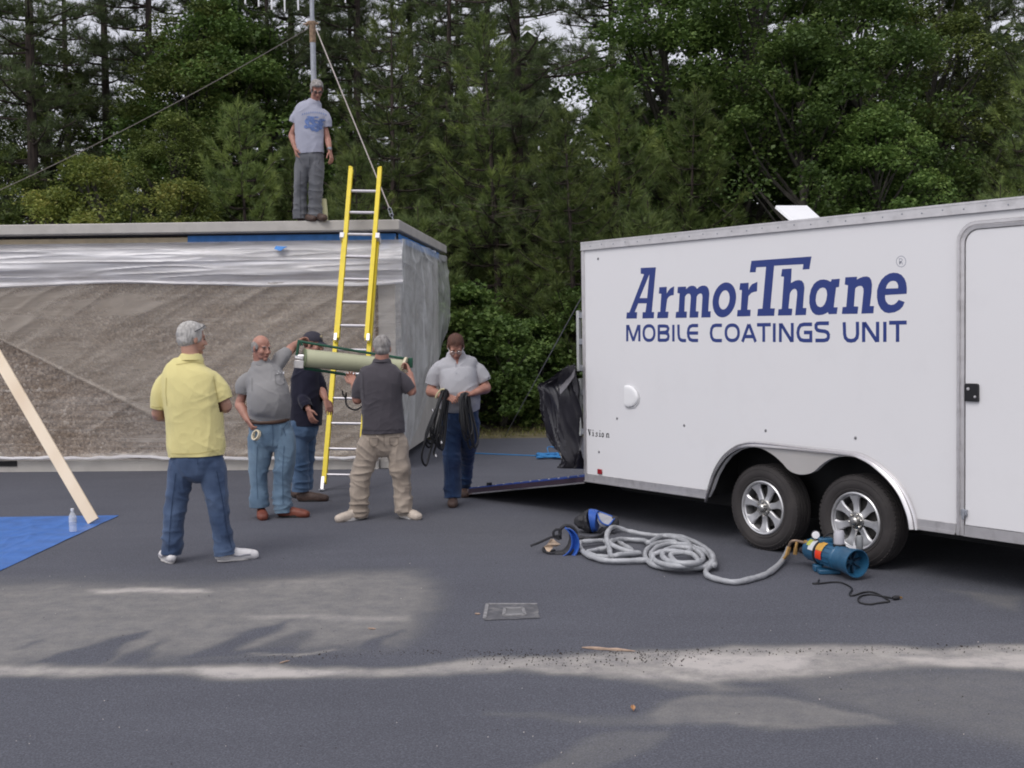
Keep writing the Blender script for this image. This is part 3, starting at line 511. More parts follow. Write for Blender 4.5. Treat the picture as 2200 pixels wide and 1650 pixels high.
# side door
def rr_path(u0, u1, z0, z1, r, n=10):
    p = [(u0, z0), (u0, z1-r)]
    for k_ in range(1, n): a = math.pi-k_*math.pi/2/n; p.append((u0+r+r*math.cos(a), z1-r+r*math.sin(a)))
    p += [(u0+r, z1), (u1-r, z1)]
    for k_ in range(1, n): a = math.pi/2-k_*math.pi/2/n; p.append((u1-r+r*math.cos(a), z1-r+r*math.sin(a)))
    return p+[(u1, z1-r), (u1, z0)]
dr = empty('side_door'); dr.parent = TR
D0, D1 = 3.745, 4.68
MB().poly([rr_path(D0+.062, D1-.062, .425, 2.330, .09)], uz, -.012, -.0015).build('door_leaf', WHITE, dr, smooth=False)
a_ = rr_path(D0, D1, ZB-.004, 2.388, .135); b_ = rr_path(D0+.058, D1-.058, ZB-.004, 2.334, .092)
prof = [(0, -.001), (.0, -.018), (.14, -.026), (.42, -.026), (.50, -.016), (.58, -.016), (.64, -.022), (.95, -.020), (1.0, -.0015)]
vs = [(A1[0]*(1-t_)+B1[0]*t_, d, A1[1]*(1-t_)+B1[1]*t_) for A1, B1 in zip(a_, b_) for t_, d in prof]
n_ = len(prof); MB().add(vs, [(i*n_+k_, i*n_+k_+1, (i+1)*n_+k_+1, (i+1)*n_+k_) for i in range(len(a_)-1) for k_ in range(n_-1)]).build('door_frame', ALU, dr, angle=30)
MB().box(D0+.058, D1-.058, -.016, -.001, ZB+.004, .420).build('door_sill', ALU, dr, smooth=False)
q = MB().poly([rr_path(3.810, 3.905, 1.232, 1.347, .016)], uz, -.030, -.0125); hd = q.build('handle', BLACK, dr, smooth=False, bevel=.004)
MB().lathe([(0, .004), (.010, .003), (.011, 0)], (3.836, -.0305, 1.312), (0, -1, 0), 12).build('lock_barrel', ALU, hd)
MB().lathe([(0, .004), (.008, .003), (.009, 0)], (3.884, -.0305, 1.262), (0, -1, 0), 12).build('lock_barrel', ALU, hd)
MB().box(3.785, 3.825, -.034, -.0125, .485, .525).box(3.795, 3.815, -.040, -.0345, .46, .53).build('hold_back_latch', STEEL_G, dr, bevel=.003)
for z_ in (.7, 1.35, 2.05): MB().box(D1-.07, D1+.01, -.034, -.0265, z_-.04, z_+.04).build('hinge', ALU, dr)
# roof vent lid, propped open
P0 = at(1669, 440, 9.6)
lid = empty('roof_vent'); lid.parent = TR
def onroof(px, py, w):      # point over the roof at depth w into the trailer
    d = rayd(px, py); n_ = np.array([math.cos(TTH), math.sin(TTH)]); t_ = (w-(cC[:2]-np.array(TA))@n_)/(d[:2]@n_); P = cC+d*t_
    return TM.inverted() @ Vector(P)
A0, A1, A2, A3 = onroof(1667, 441, .62), onroof(1734, 441, .95), onroof(1768, 472, .95), onroof(1712, 480, .62)
nn_ = (A1-A0).cross(A3-A0).normalized()*.028
if nn_.z > 0: nn_ = -nn_
MB().add([A0, A1, A2, A3, A0+nn_, A1+nn_, A2+nn_, A3+nn_], [(0,1,2,3),(7,6,5,4),(0,4,5,1),(1,5,6,2),(2,6,7,3),(3,7,4,0)]).build('vent_lid', WHITE2, lid, smooth=False, bevel=.004)
MB().bar(A2.lerp(A3, .5), Vector((A2.lerp(A3, .5).x, A2.lerp(A3, .5).y, ZT-.01)), .02, .02).build('hinge_arm', ALU, lid)
uc, wc = A2.lerp(A3, .5).x, A2.lerp(A3, .5).y
MB().box(uc-.38, uc-.02, wc-.18, wc+.18, ZT-.011, ZT+.03).build('vent_base', WHITE2, lid)
# wheels
RIM = mat('alloy_rim', (.66, .66, .67), .33, .75, .06, 8, dirt=((.22, .21, .2), 12, .3))
CHR = mat('hub_chrome', (.45, .44, .42), .25, .95, .2, 20)
def wheel():
    w = empty('wheel')
    R = .338
    # outer face at y=0, axle along +y
    tp = [(.205, .035), (.222, .012), (.236, .006), (.240, .010), (.262, .000), (.285, .001), (.300, .008), (.305, .006), (.318, .014), (.328, .028), (R-.004, .036), (R, .044),
          (R, .070), (R-.008, .072), (R-.008, .080), (R, .082), (R+.001, .108), (R-.008, .110), (R-.008, .118), (R+.001, .120), (R, .146), (R-.008, .148), (R-.008, .156), (R, .158), (R, .186), (.326, .202), (.30, .222), (.25, .225), (.205, .195)]
    tyre = MB().lathe(tp, (0, 0, 0), (0, 1, 0), 72, closed=True)
    for k_ in range(60):       # tread shoulder blocks
        a = 2*math.pi*k_/60; ca, sa = math.cos(a), math.sin(a); t_ = Vector((-sa, 0, ca)); r_ = Vector((ca, 0, sa))
        for y0, y1 in ((.028, .062),):
            c = r_*(R-.001); tyre.bar(c+Vector((0, y0, 0))-r_*.006, c+Vector((0, y1, 0)), .020, .012, up=tuple(r_))
    tyre.build('tyre', RUBBER, w, angle=28)
    rim = MB().lathe([(.216, .022), (.214, .012), (.206, .006), (.197, .010), (.194, .022), (.186, .030), (.183, .060), (.180, .12), (.18, .19), (.205, .20), (.208, .04)], (0, 0, 0), (0, 1, 0), 64, closed=True).build('rim', RIM, w, angle=30)
    for k_ in range(7):
        a = 2*math.pi*(k_+.25)/7; ca, sa = math.cos(a), math.sin(a); r_ = Vector((ca, 0, sa)); t_ = Vector((-sa, 0, ca))
        sec = [(.045, .027, .026), (.085, .025, .034), (.120, .026, .034), (.150, .033, .030), (.172, .045, .026), (.188, .062, .024)]
        vs = []
        for rr, hw, y in sec:
            vs += [r_*rr+t_*(-hw)+Vector((0, y+.010, 0)), r_*rr+t_*(-hw*.72)+Vector((0, y, 0)), r_*rr+t_*(hw*.72)+Vector((0, y, 0)), r_*rr+t_*hw+Vector((0, y+.010, 0)), r_*rr+t_*hw*.8+Vector((0, y+.035, 0)), r_*rr-t_*hw*.8+Vector((0, y+.035, 0))]
        s_ = MB().add(vs, [(i*6+k2, i*6+(k2+1) % 6, (i+1)*6+(k2+1) % 6, (i+1)*6+k2) for i in range(5) for k2 in range(6)]+[(0,1,2,3,4,5), tuple(30+i for i in range(6))])
        s_.build('spoke', RIM, rim, angle=25)
    MB().lathe([(.062, .05), (.068, .030), (.060, .024), (.038, .022), (.036, .004), (.033, -.008), (.024, -.016), (.014, -.018), (.0, -.018)], (0, 0, 0), (0, 1, 0), 32).build('hub_cap', CHR, rim, angle=30)
    for k_ in range(6):
        a = 2*math.pi*(k_+.5)/6; MB().lathe([(.0085, .03), (.0085, .010), (.004, .006), (0, .006)], (.052*math.cos(a), 0, .052*math.sin(a)), (0, 1, 0), 6).build('lug_nut', CHR, rim, angle=20)
    MB().lathe([(.0, .085), (.15, .085), (.155, .09), (.155, .17), (0, .17)], (0, 0, 0), (0, 1, 0), 32).build('brake_drum', mat('brake_drum', (.03, .028, .026), .7), w)
    return w
def copy_tree(o, parent=None):
    c = o.copy(); COL.objects.link(c); c.parent = parent
    for ch in list(o.children): copy_tree(ch, c)
    return c
w0 = wheel(); w0.scale = (.98, .98, .98); w0.parent = TR; w0.location = (2.048, .025, .332)
w1 = copy_tree(w0, TR); w1.location = (2.908, .025, .332); w1.rotation_euler = (0, .35, 0)
for u_ in (2.048, 2.908):
    w2 = copy_tree(w0, TR); w2.location = (u_, TWD-.025, .332); w2.rotation_euler = (0, 0, math.pi)
for u_ in (2.048, 2.908): MB().tube([(u_, .2, .338), (u_, TWD-.2, .338)], .035).build('axle', DARK, TR)
# ramp door
RB = mat('blue_ramp_lining', (.018, .055, .26), .45, 0, .2, 10, .1, 30, dirt=((.06, .07, .12), 6, .5))
rp = empty('ramp_door'); rp.parent = TR
RL = 1.86; zt0, zt1 = .40, .105
def rpt(s_, w_, dz): return (-.016-s_, w_, zt0+(zt1-zt0)*s_/RL+dz)
def rslab(s0, s1, w0_, w1_, d0_, d1_): return MB().add([rpt(s, w, d) for d in (d0_, d1_) for s, w in ((s0, w0_), (s1, w0_), (s1, w1_), (s0, w1_))], [(0,1,2,3),(7,6,5,4),(0,4,5,1),(1,5,6,2),(2,6,7,3),(3,7,4,0)])
rslab(0, RL, .012, TWD-.012, -.065, -.016).build('ramp_panel', mat('ramp_core', (.045, .03, .045), .7), rp, smooth=False)
rslab(-.0, RL, -.002, .0115, -.072, -.058).build('ramp_edge_trim', ALU_B, rp, smooth=False)
rslab(-.0, RL, -.001, .0115, -.0575, -.012).build('ramp_side_rail', mat('dark_purple_edge', (.035, .02, .035), .5), rp, smooth=False)
rslab(0, RL, .012, TWD-.012, -.0155, 0).build('ramp_lining', RB, rp, smooth=False)
rslab(RL+.002, RL+.012, .0, TWD, -.072, -.012).build('ramp_tip_trim', ALU_B, rp, smooth=False)
for k_ in range(12):
    c = Vector(rpt(.12+k_*.145, .03, .0)); MB().lathe([(.011, 0), (.010, .005), (0, .007)], c, (0, 0, 1), 8).build('ramp_bolt', ALU_B, rp)
MB().box(-.016-RL+.30, -.016-RL+.34, .02, .06, .15, .185).build('ramp_latch', BLACK, rp)
q = MB().add([(-RL-.028, 0, zt1-.075), (-RL-.028, TWD, zt1-.075), (-RL-.26, TWD, .012), (-RL-.26, 0, .012), (-RL-.028, 0, zt1-.06), (-RL-.028, TWD, zt1-.06), (-RL-.26, TWD, .026), (-RL-.26, 0, .026)], [(0,1,2,3),(7,6,5,4),(0,4,5,1),(1,5,6,2),(2,6,7,3),(3,7,4,0)])
q.build('ramp_flap', ALU, rp, smooth=False)
# latch bars standing off the rear post
lb = mat('latch_bar_grey', (.52, .54, .53), .45, .3, .08)
MB().box(-.105, -.072, .0, .035, 1.35, 1.90).build('latch_bar', lb, TR, bevel=.003)
MB().box(-.095, -.060, .0, .035, 1.05, 1.28).build('latch_bar', lb, TR, bevel=.003)
MB().box(-.090, -.064, .0, .030, .76, 1.05).build('latch_bar', lb, TR, bevel=.003)
for z_ in (1.86, 1.62, 1.38, 1.16, .80): MB().box(-.073, -.0135, .005, .03, z_-.025, z_+.025).build('latch_bracket', STEEL_G, TR)
MB().box(-.060, -.0135, .10, .16, ZB+.07, ZT-.13).build('rear_door_frame', DARK, TR, smooth=False)
# ------------------------------------------------------------------ trees
def leafmat(name, cols, trans=.35, rough=.55):
    m, t, p = nmat(name); N = t.nodes.new; L = t.links.new
    g = N('ShaderNodeNewGeometry'); rp_ = N('ShaderNodeValToRGB'); tc = N('ShaderNodeTexCoord')
    nz = N('ShaderNodeTexNoise'); nz.inputs['Scale'].default_value = 1.1; nz.inputs['Detail'].default_value = 3; L(tc.outputs['Object'], nz.inputs[0])
    a = N('ShaderNodeMath'); a.operation = 'MULTIPLY_ADD'; L(nz.outputs[0], a.inputs[0]); a.inputs[1].default_value = 1.5; a.inputs[2].default_value = -.5
    b = N('ShaderNodeMath'); b.operation = 'MULTIPLY_ADD'; L(g.outputs['Random Per Island'], b.inputs[0]); b.inputs[1].default_value = .55; L(a.outputs[0], b.inputs[2]); b.use_clamp = True
    L(b.outputs[0], rp_.inputs[0]); n = len(cols)
    for i, c in enumerate(cols):
        e = rp_.color_ramp.elements[i] if i < 2 else rp_.color_ramp.elements.new(i/(n-1)); e.position = i/(n-1); e.color = (*c, 1)
    oi = N('ShaderNodeObjectInfo'); rr = N('ShaderNodeMapRange'); L(oi.outputs['Random'], rr.inputs[0]); rr.inputs[3].default_value = .75; rr.inputs[4].default_value = 1.3
    hv = N('ShaderNodeHueSaturation'); L(rr.outputs[0], hv.inputs['Value']); L(rp_.outputs[0], hv.inputs['Color'])
    L(hv.outputs[0], p.inputs['Base Color']); p.inputs['Roughness'].default_value = rough; p.inputs['Specular IOR Level'].default_value = .35
    tr = N('ShaderNodeBsdfTranslucent'); L(hv.outputs[0], tr.inputs[0]); ms = N('ShaderNodeMixShader'); ms.inputs[0].default_value = trans
    L(p.outputs[0], ms.inputs[1]); L(tr.outputs[0], ms.inputs[2]); L(ms.outputs[0], t.nodes['Material Output'].inputs[0])
    return m
LF_MAPLE = leafmat('maple_leaves', [(0.043, 0.077, 0.023), (0.083, 0.144, 0.036), (0.140, 0.217, 0.056), (0.213, 0.288, 0.078)])
LF_OAK = leafmat('oak_leaves', [(0.044, 0.073, 0.023), (0.090, 0.128, 0.034), (0.155, 0.200, 0.051), (0.228, 0.265, 0.075)])
LF_YEL = leafmat('yellow_green_leaves', [(0.058, 0.088, 0.024), (0.123, 0.162, 0.037), (0.218, 0.250, 0.059), (0.318, 0.296, 0.084)])
LF_PINE = leafmat('pine_needles', [(0.059, 0.097, 0.036), (0.114, 0.164, 0.053), (0.182, 0.238, 0.071), (0.292, 0.352, 0.100)], .25)
LF_PINED = leafmat('dark_pine_needles', [(0.046, 0.073, 0.036), (0.091, 0.127, 0.050), (0.155, 0.192, 0.070)], .2)
BARK_P = mat('pine_bark', (.034, .027, .025), .95, 0, .4, 14, .8, 25, aniso=(1, 1, .25), col2=(.075, .056, .048))
BARK_B = mat('grey_bark', (.040, .036, .030), .95, 0, .35, 12, .6, 25, aniso=(1, 1, .3), col2=(.085, .078, .065))
def rot_frames(n, rng):
    a = rng.normal(size=(n, 3)); a /= np.linalg.norm(a, axis=1)[:, None]
    b = rng.normal(size=(n, 3)); b -= a*(a*b).sum(1)[:, None]; b /= np.linalg.norm(b, axis=1)[:, None]
    return a, b
def np_mesh(name, V, F, m, smooth=False):
    me = bpy.data.meshes.new(name); V = np.asarray(V, np.float32); F = np.asarray(F, np.int32)
    me.vertices.add(len(V)); me.vertices.foreach_set('co', V.ravel())
    k = F.shape[1]; me.loops.add(F.size); me.loops.foreach_set('vertex_index', F.ravel())
    me.polygons.add(len(F)); me.polygons.foreach_set('loop_start', np.arange(0, F.size, k, dtype=np.int32))
    me.update(calc_edges=True); me.materials.append(m); return me
def leaf_mesh(name, cen, size, m, rng, up=.5, aspect=.75):
    n = len(cen); a, b = rot_frames(n, rng)
    nrm = np.cross(a, b); nrm[:, 2] = np.abs(nrm[:, 2])+up; nrm /= np.linalg.norm(nrm, axis=1)[:, None]
    a = a-nrm*(a*nrm).sum(1)[:, None]; a /= np.linalg.norm(a, axis=1)[:, None]; b = np.cross(nrm, a)
    s = size*rng.uniform(.6, 1.35, n)[:, None]
    v0 = cen-a*s*.5; v2 = cen+a*s*.5-nrm*s*.12; v1 = cen+b*s*.5*aspect+nrm*s*.10; v3 = cen-b*s*.5*aspect+nrm*s*.10
    V = np.stack([v0, v1, v2, v3], 1).reshape(-1, 3); F = np.arange(n*4).reshape(-1, 4)
    return np_mesh(name, V, F, m)
def needle_mesh(name, base, dirs, length, width, per, m, rng, spread=.75):
    n = len(base); B = np.repeat(base, per, 0); D = np.repeat(dirs, per, 0)
    r = rng.normal(size=B.shape); r -= D*(r*D).sum(1)[:, None]; r /= np.linalg.norm(r, axis=1)[:, None]
    k = rng.uniform(.15, 1, len(B))[:, None]*spread
    d = D*(1-.55*k)+r*k; d /= np.linalg.norm(d, axis=1)[:, None]
    B = B+D*rng.uniform(-.06, .06, len(B))[:, None]
    w = np.cross(d, rng.normal(size=B.shape)); w /= np.linalg.norm(w, axis=1)[:, None]
    Lg = length*rng.uniform(.7, 1.25, len(B))[:, None]
    tip = B+d*Lg; tip[:, 2] -= Lg[:, 0]*.08
    V = np.stack([B-w*width*.5, B+w*width*.5, tip], 1).reshape(-1, 3); F = np.arange(len(B)*3).reshape(-1, 3)
    return np_mesh(name, V, F, m)
def limb_mb(mb, p0, p1, r0, r1, bend, rng, n=6, seg=6):
    p0, p1 = np.array(p0), np.array(p1); pts = []
    off = rng.normal(size=3)*bend*np.linalg.norm(p1-p0)
    for i in range(seg+1):
        t = i/seg; pts.append(p0*(1-t)+p1*t+off*math.sin(math.pi*t)*.5)
    mb.tube(pts, [r0+(r1-r0)*i/seg for i in range(seg+1)], n); return pts
def broad_tree(seed, h, rad, base, leaf, m, dens, size, clumps=80, csz=.5):
    rng = np.random.default_rng(seed); tk = MB()
    top = np.array([rng.normal()*.25, rng.normal()*.25, h*.86])
    tp = limb_mb(tk, (0, 0, -.3), top, .022*h, .03, .04, rng, 8, 10)
    cs = []
    for i in range(clumps):
        z = base+(h-base)*rng.uniform(.0, 1)**.85; t = (z-base)/(h-base)
        rr = rad*(math.sin(math.pi*min(1, .18+.80*t))**.7)*rng.uniform(.45, 1.08); a = rng.uniform(0, 2*math.pi)
        c = np.array([rr*math.cos(a), rr*math.sin(a), z]); c[:2] += top[:2]*t
        cs.append(c)
        if i % 2 == 0:
            zz = max(.4, z-rr*.75-.2); k = min(len(tp)-1, int(zz/h*len(tp))); o_ = np.array(tp[k])
            limb_mb(tk, o_, c, .012*h*(1-.6*t), .008, .10, rng, 5, 5)
    cs = np.array(cs); w = rng.uniform(.5, 1.4, len(cs)); w /= w.sum(); idx = rng.choice(len(cs), dens, p=w)
    # foliage lies in drooping sprays: flattened gaussian round each clump
    cr = csz*rng.uniform(.7, 1.4, len(cs))
    off = rng.normal(size=(dens, 3)); off /= np.linalg.norm(off, axis=1)[:, None]; off *= (rng.uniform(0, 1, dens)**.45*cr[idx])[:, None]; off[:, 2] *= .55
    P = cs[idx]+off; P[:, 2] -= .12*(off[:, 0]**2+off[:, 1]**2)/csz
    return tk.mesh('trunk', BARK_B, True), leaf_mesh('crown', P, size, m, rng)
def pine_tree(seed, h, rad, base, m, tufts, per=18, nl=.17, nw=.010, candle=.35, open_=1.0, power=.9):
    rng = np.random.default_rng(seed); tk = MB()
    lean = rng.normal(size=2)*.02*h
    pts = [np.array([lean[0]*(z/h)**1.5, lean[1]*(z/h)**1.5, z]) for z in np.linspace(-.3, h, 14)]
    tk.tube(pts, [max(.012, .0135*h*(1-.93*i/13)) for i in range(14)], 8)
    B, D = [], []; z = base
    nb_ = 0
    while z < h-.25:
        t = (z-base)/(h-base); ln = rad*((1-t)**power*1.0+.08)*(.55+.45*min(1, t*4+.4)); nbr = rng.integers(4, 7); ph = rng.uniform(0, 6.28)
        for b in range(nbr):
            a = ph+b*6.283/nbr+rng.normal()*.2; l = ln*rng.uniform(.65, 1.15); d = np.array([math.cos(a), math.sin(a), 0]); ri = .25+.5*t
            o_ = np.array([lean[0]*(z/h)**1.5, lean[1]*(z/h)**1.5, z]); bp_ = [o_+d*l*s+np.array([0, 0, ri*l*s*s*.9-.06*l*math.sin(math.pi*s)]) for s in np.linspace(0, 1, 6)]
            tk.tube(bp_, [max(.005, .011*l*(1-.8*i/5)+.004) for i in range(6)], 4, cap=False)
            # side twigs carrying tufts
            nt = max(3, int(tufts*l))
            for k in range(nt):
                s = rng.uniform(.25, 1)**.8; q = s*5; i0 = min(4, int(q)); c = bp_[i0]*(1-(q-i0))+bp_[i0+1]*(q-i0)
                side = np.cross(d, [0, 0, 1])*rng.choice([-1, 1])*rng.uniform(.1, 1)*(1.1-s)*l*.42
                u = d*.5+side/(np.linalg.norm(side)+.01)*.5+np.array([0, 0, rng.uniform(.15, .9)]); u /= np.linalg.norm(u)
                B.append(c+side+np.array([0, 0, rng.uniform(-.03, .12)])); D.append(u)
            B.append(bp_[-1]); D.append((d*.5+np.array([0, 0, .9]))/1.03)
        z += rng.uniform(.28, .45)*(h/9)**.5*open_
    for k in range(8): B.append(np.array([lean[0], lean[1], h-.08*k])); D.append(np.array([0, 0, 1.0]))
    return tk.mesh('trunk', BARK_P, True), needle_mesh('crown', np.array(B), np.array(D), nl, nw, per, m, rng)
def tall_pine(seed, h, base, m, nb=46, rad=1.9, per=20, tuft=9):
    # forest pine: bare dark bole, broken whorls above, sky showing between
    rng = np.random.default_rng(seed); tk = MB(); lean = rng.normal(size=2)*.25
    f_ = lambda z: np.array([lean[0]*(z/h)**2, lean[1]*(z/h)**2, z])
    tk.tube([f_(z) for z in np.linspace(-.3, h, 12)], [max(.03, .0115*h*(1-.8*i/11)) for i in range(12)], 9)
    B, D = [], []
    for i in range(nb):
        z = rng.uniform(base, h); t = (z-base)/(h-base); l = rad*rng.uniform(.45, 1.1)*(1.05-.55*t); a = rng.uniform(0, 6.283); d = np.array([math.cos(a), math.sin(a), 0])
        bp_ = [f_(z)+d*l*s+np.array([0, 0, l*(.22*s*s-.10*s)]) for s in np.linspace(0, 1, 5)]
        tk.tube(bp_, [.028*(1-.75*k/4)+.004 for k in range(5)], 5, cap=False)
        for k in range(tuft):
            s = rng.uniform(.15, 1); q = s*4; i0 = min(3, int(q)); c = bp_[i0]*(1-(q-i0))+bp_[i0+1]*(q-i0)
            e = c+np.cross(d, [0, 0, 1])*rng.normal()*l*.28+np.array([0, 0, rng.uniform(-.02, .25)]); tk.tube([c, e], [.007, .004], 3, cap=False)
            B.append(e); u = d*.6+np.array([rng.normal()*.4, rng.normal()*.4, .55]); D.append(u/np.linalg.norm(u))
            B.append((c+e)/2); D.append(u/np.linalg.norm(u))
    for i in range(10):       # dead stubs lower down
        z = rng.uniform(1.2, max(1.6, base)); a = rng.uniform(0, 6.28); tk.tube([f_(z), f_(z)+np.array([math.cos(a)*.6, math.sin(a)*.6, .1])], [.018, .005], 4)
    return tk.mesh('trunk', BARK_P, True), needle_mesh('crown', np.array(B), np.array(D), .20, .011, per, m, rng, .9)

KINDS_ = {
 'maple': broad_tree(11, 9.5, 2.3, 1.2, 0, LF_MAPLE, 36000, .092, 140, .50),
 'maple2': broad_tree(12, 7.5, 2.0, .7, 0, LF_MAPLE, 30000, .088, 120, .45),
 'oak': broad_tree(13, 9.0, 2.2, 1.5, 0, LF_OAK, 38000, .070, 140, .44),
 'sap': broad_tree(14, 4.6, 1.5, .4, 0, LF_YEL, 22000, .060, 100, .31),
 'sap2': broad_tree(15, 3.6, 1.4, .3, 0, LF_OAK, 18000, .066, 84, .32),
 'bush': broad_tree(16, 2.3, 1.05, .1, 0, LF_MAPLE, 7000, .085, 46, .28),
 'ypine': pine_tree(21, 6.2, 1.9, .5, LF_PINE, 15, 22, .19, .0125),
 'ypine2': pine_tree(22, 8.4, 2.4, .8, LF_PINE, 12, 22, .20, .013),
 'spine': pine_tree(23, 4.0, 1.5, .2, LF_PINE, 15, 22, .18, .012),
 'dpine': pine_tree(24, 11.5, 2.8, 1.6, LF_PINED, 10, 22, .22, .0145),
 'tpine': tall_pine(31, 15, 3.6, LF_PINED, 80, 2.2, 22, 17),
 'tpine2': tall_pine(32, 14, 2.6, LF_PINED, 90, 2.4, 22, 17),
 'cpine': tall_pine(33, 13, 1.5, LF_PINED, 120, 2.6, 22, 17),
}
TREE_GROUP = {'maple': 'broadleaf trees at the wood edge', 'maple2': 'broadleaf trees at the wood edge', 'oak': 'broadleaf trees at the wood edge', 'sap': 'saplings along the wood edge', 'sap2': 'saplings along the wood edge', 'bush': 'low bushes at the edge of the asphalt',
 'ypine': 'young pines', 'ypine2': 'young pines', 'spine': 'young pines', 'dpine': 'dense dark pines', 'tpine': 'tall pines with bare trunks', 'tpine2': 'tall pines with bare trunks', 'cpine': 'deep woodland pines'}
TREE_NAME = {'maple': 'maple_tree', 'maple2': 'maple_tree', 'oak': 'oak_tree', 'sap': 'sapling', 'sap2': 'sapling', 'bush': 'bush', 'ypine': 'young_pine', 'ypine2': 'young_pine', 'spine': 'young_pine', 'dpine': 'dense_pine', 'tpine': 'tall_pine', 'tpine2': 'tall_pine', 'cpine': 'woodland_pine'}
def plant(kind, px, Y, s, label, rz=None, zs=1.0):
    tkm, crm = KINDS_[kind]; x = (px-1100)/FPX*Y; z = 0.0 if Y < 20 else .05
    root = empty(TREE_NAME[kind], (x, Y, z), rz if rz is not None else random.uniform(0, 6.28), label, 'bush' if kind == 'bush' else 'tree', TREE_GROUP[kind])
    for nm, me_ in (('trunk', tkm), ('crown', crm)):
        c = bpy.data.objects.new(nm, me_); COL.objects.link(c); c.parent = root
    root.scale = (s, s, s*zs); return root
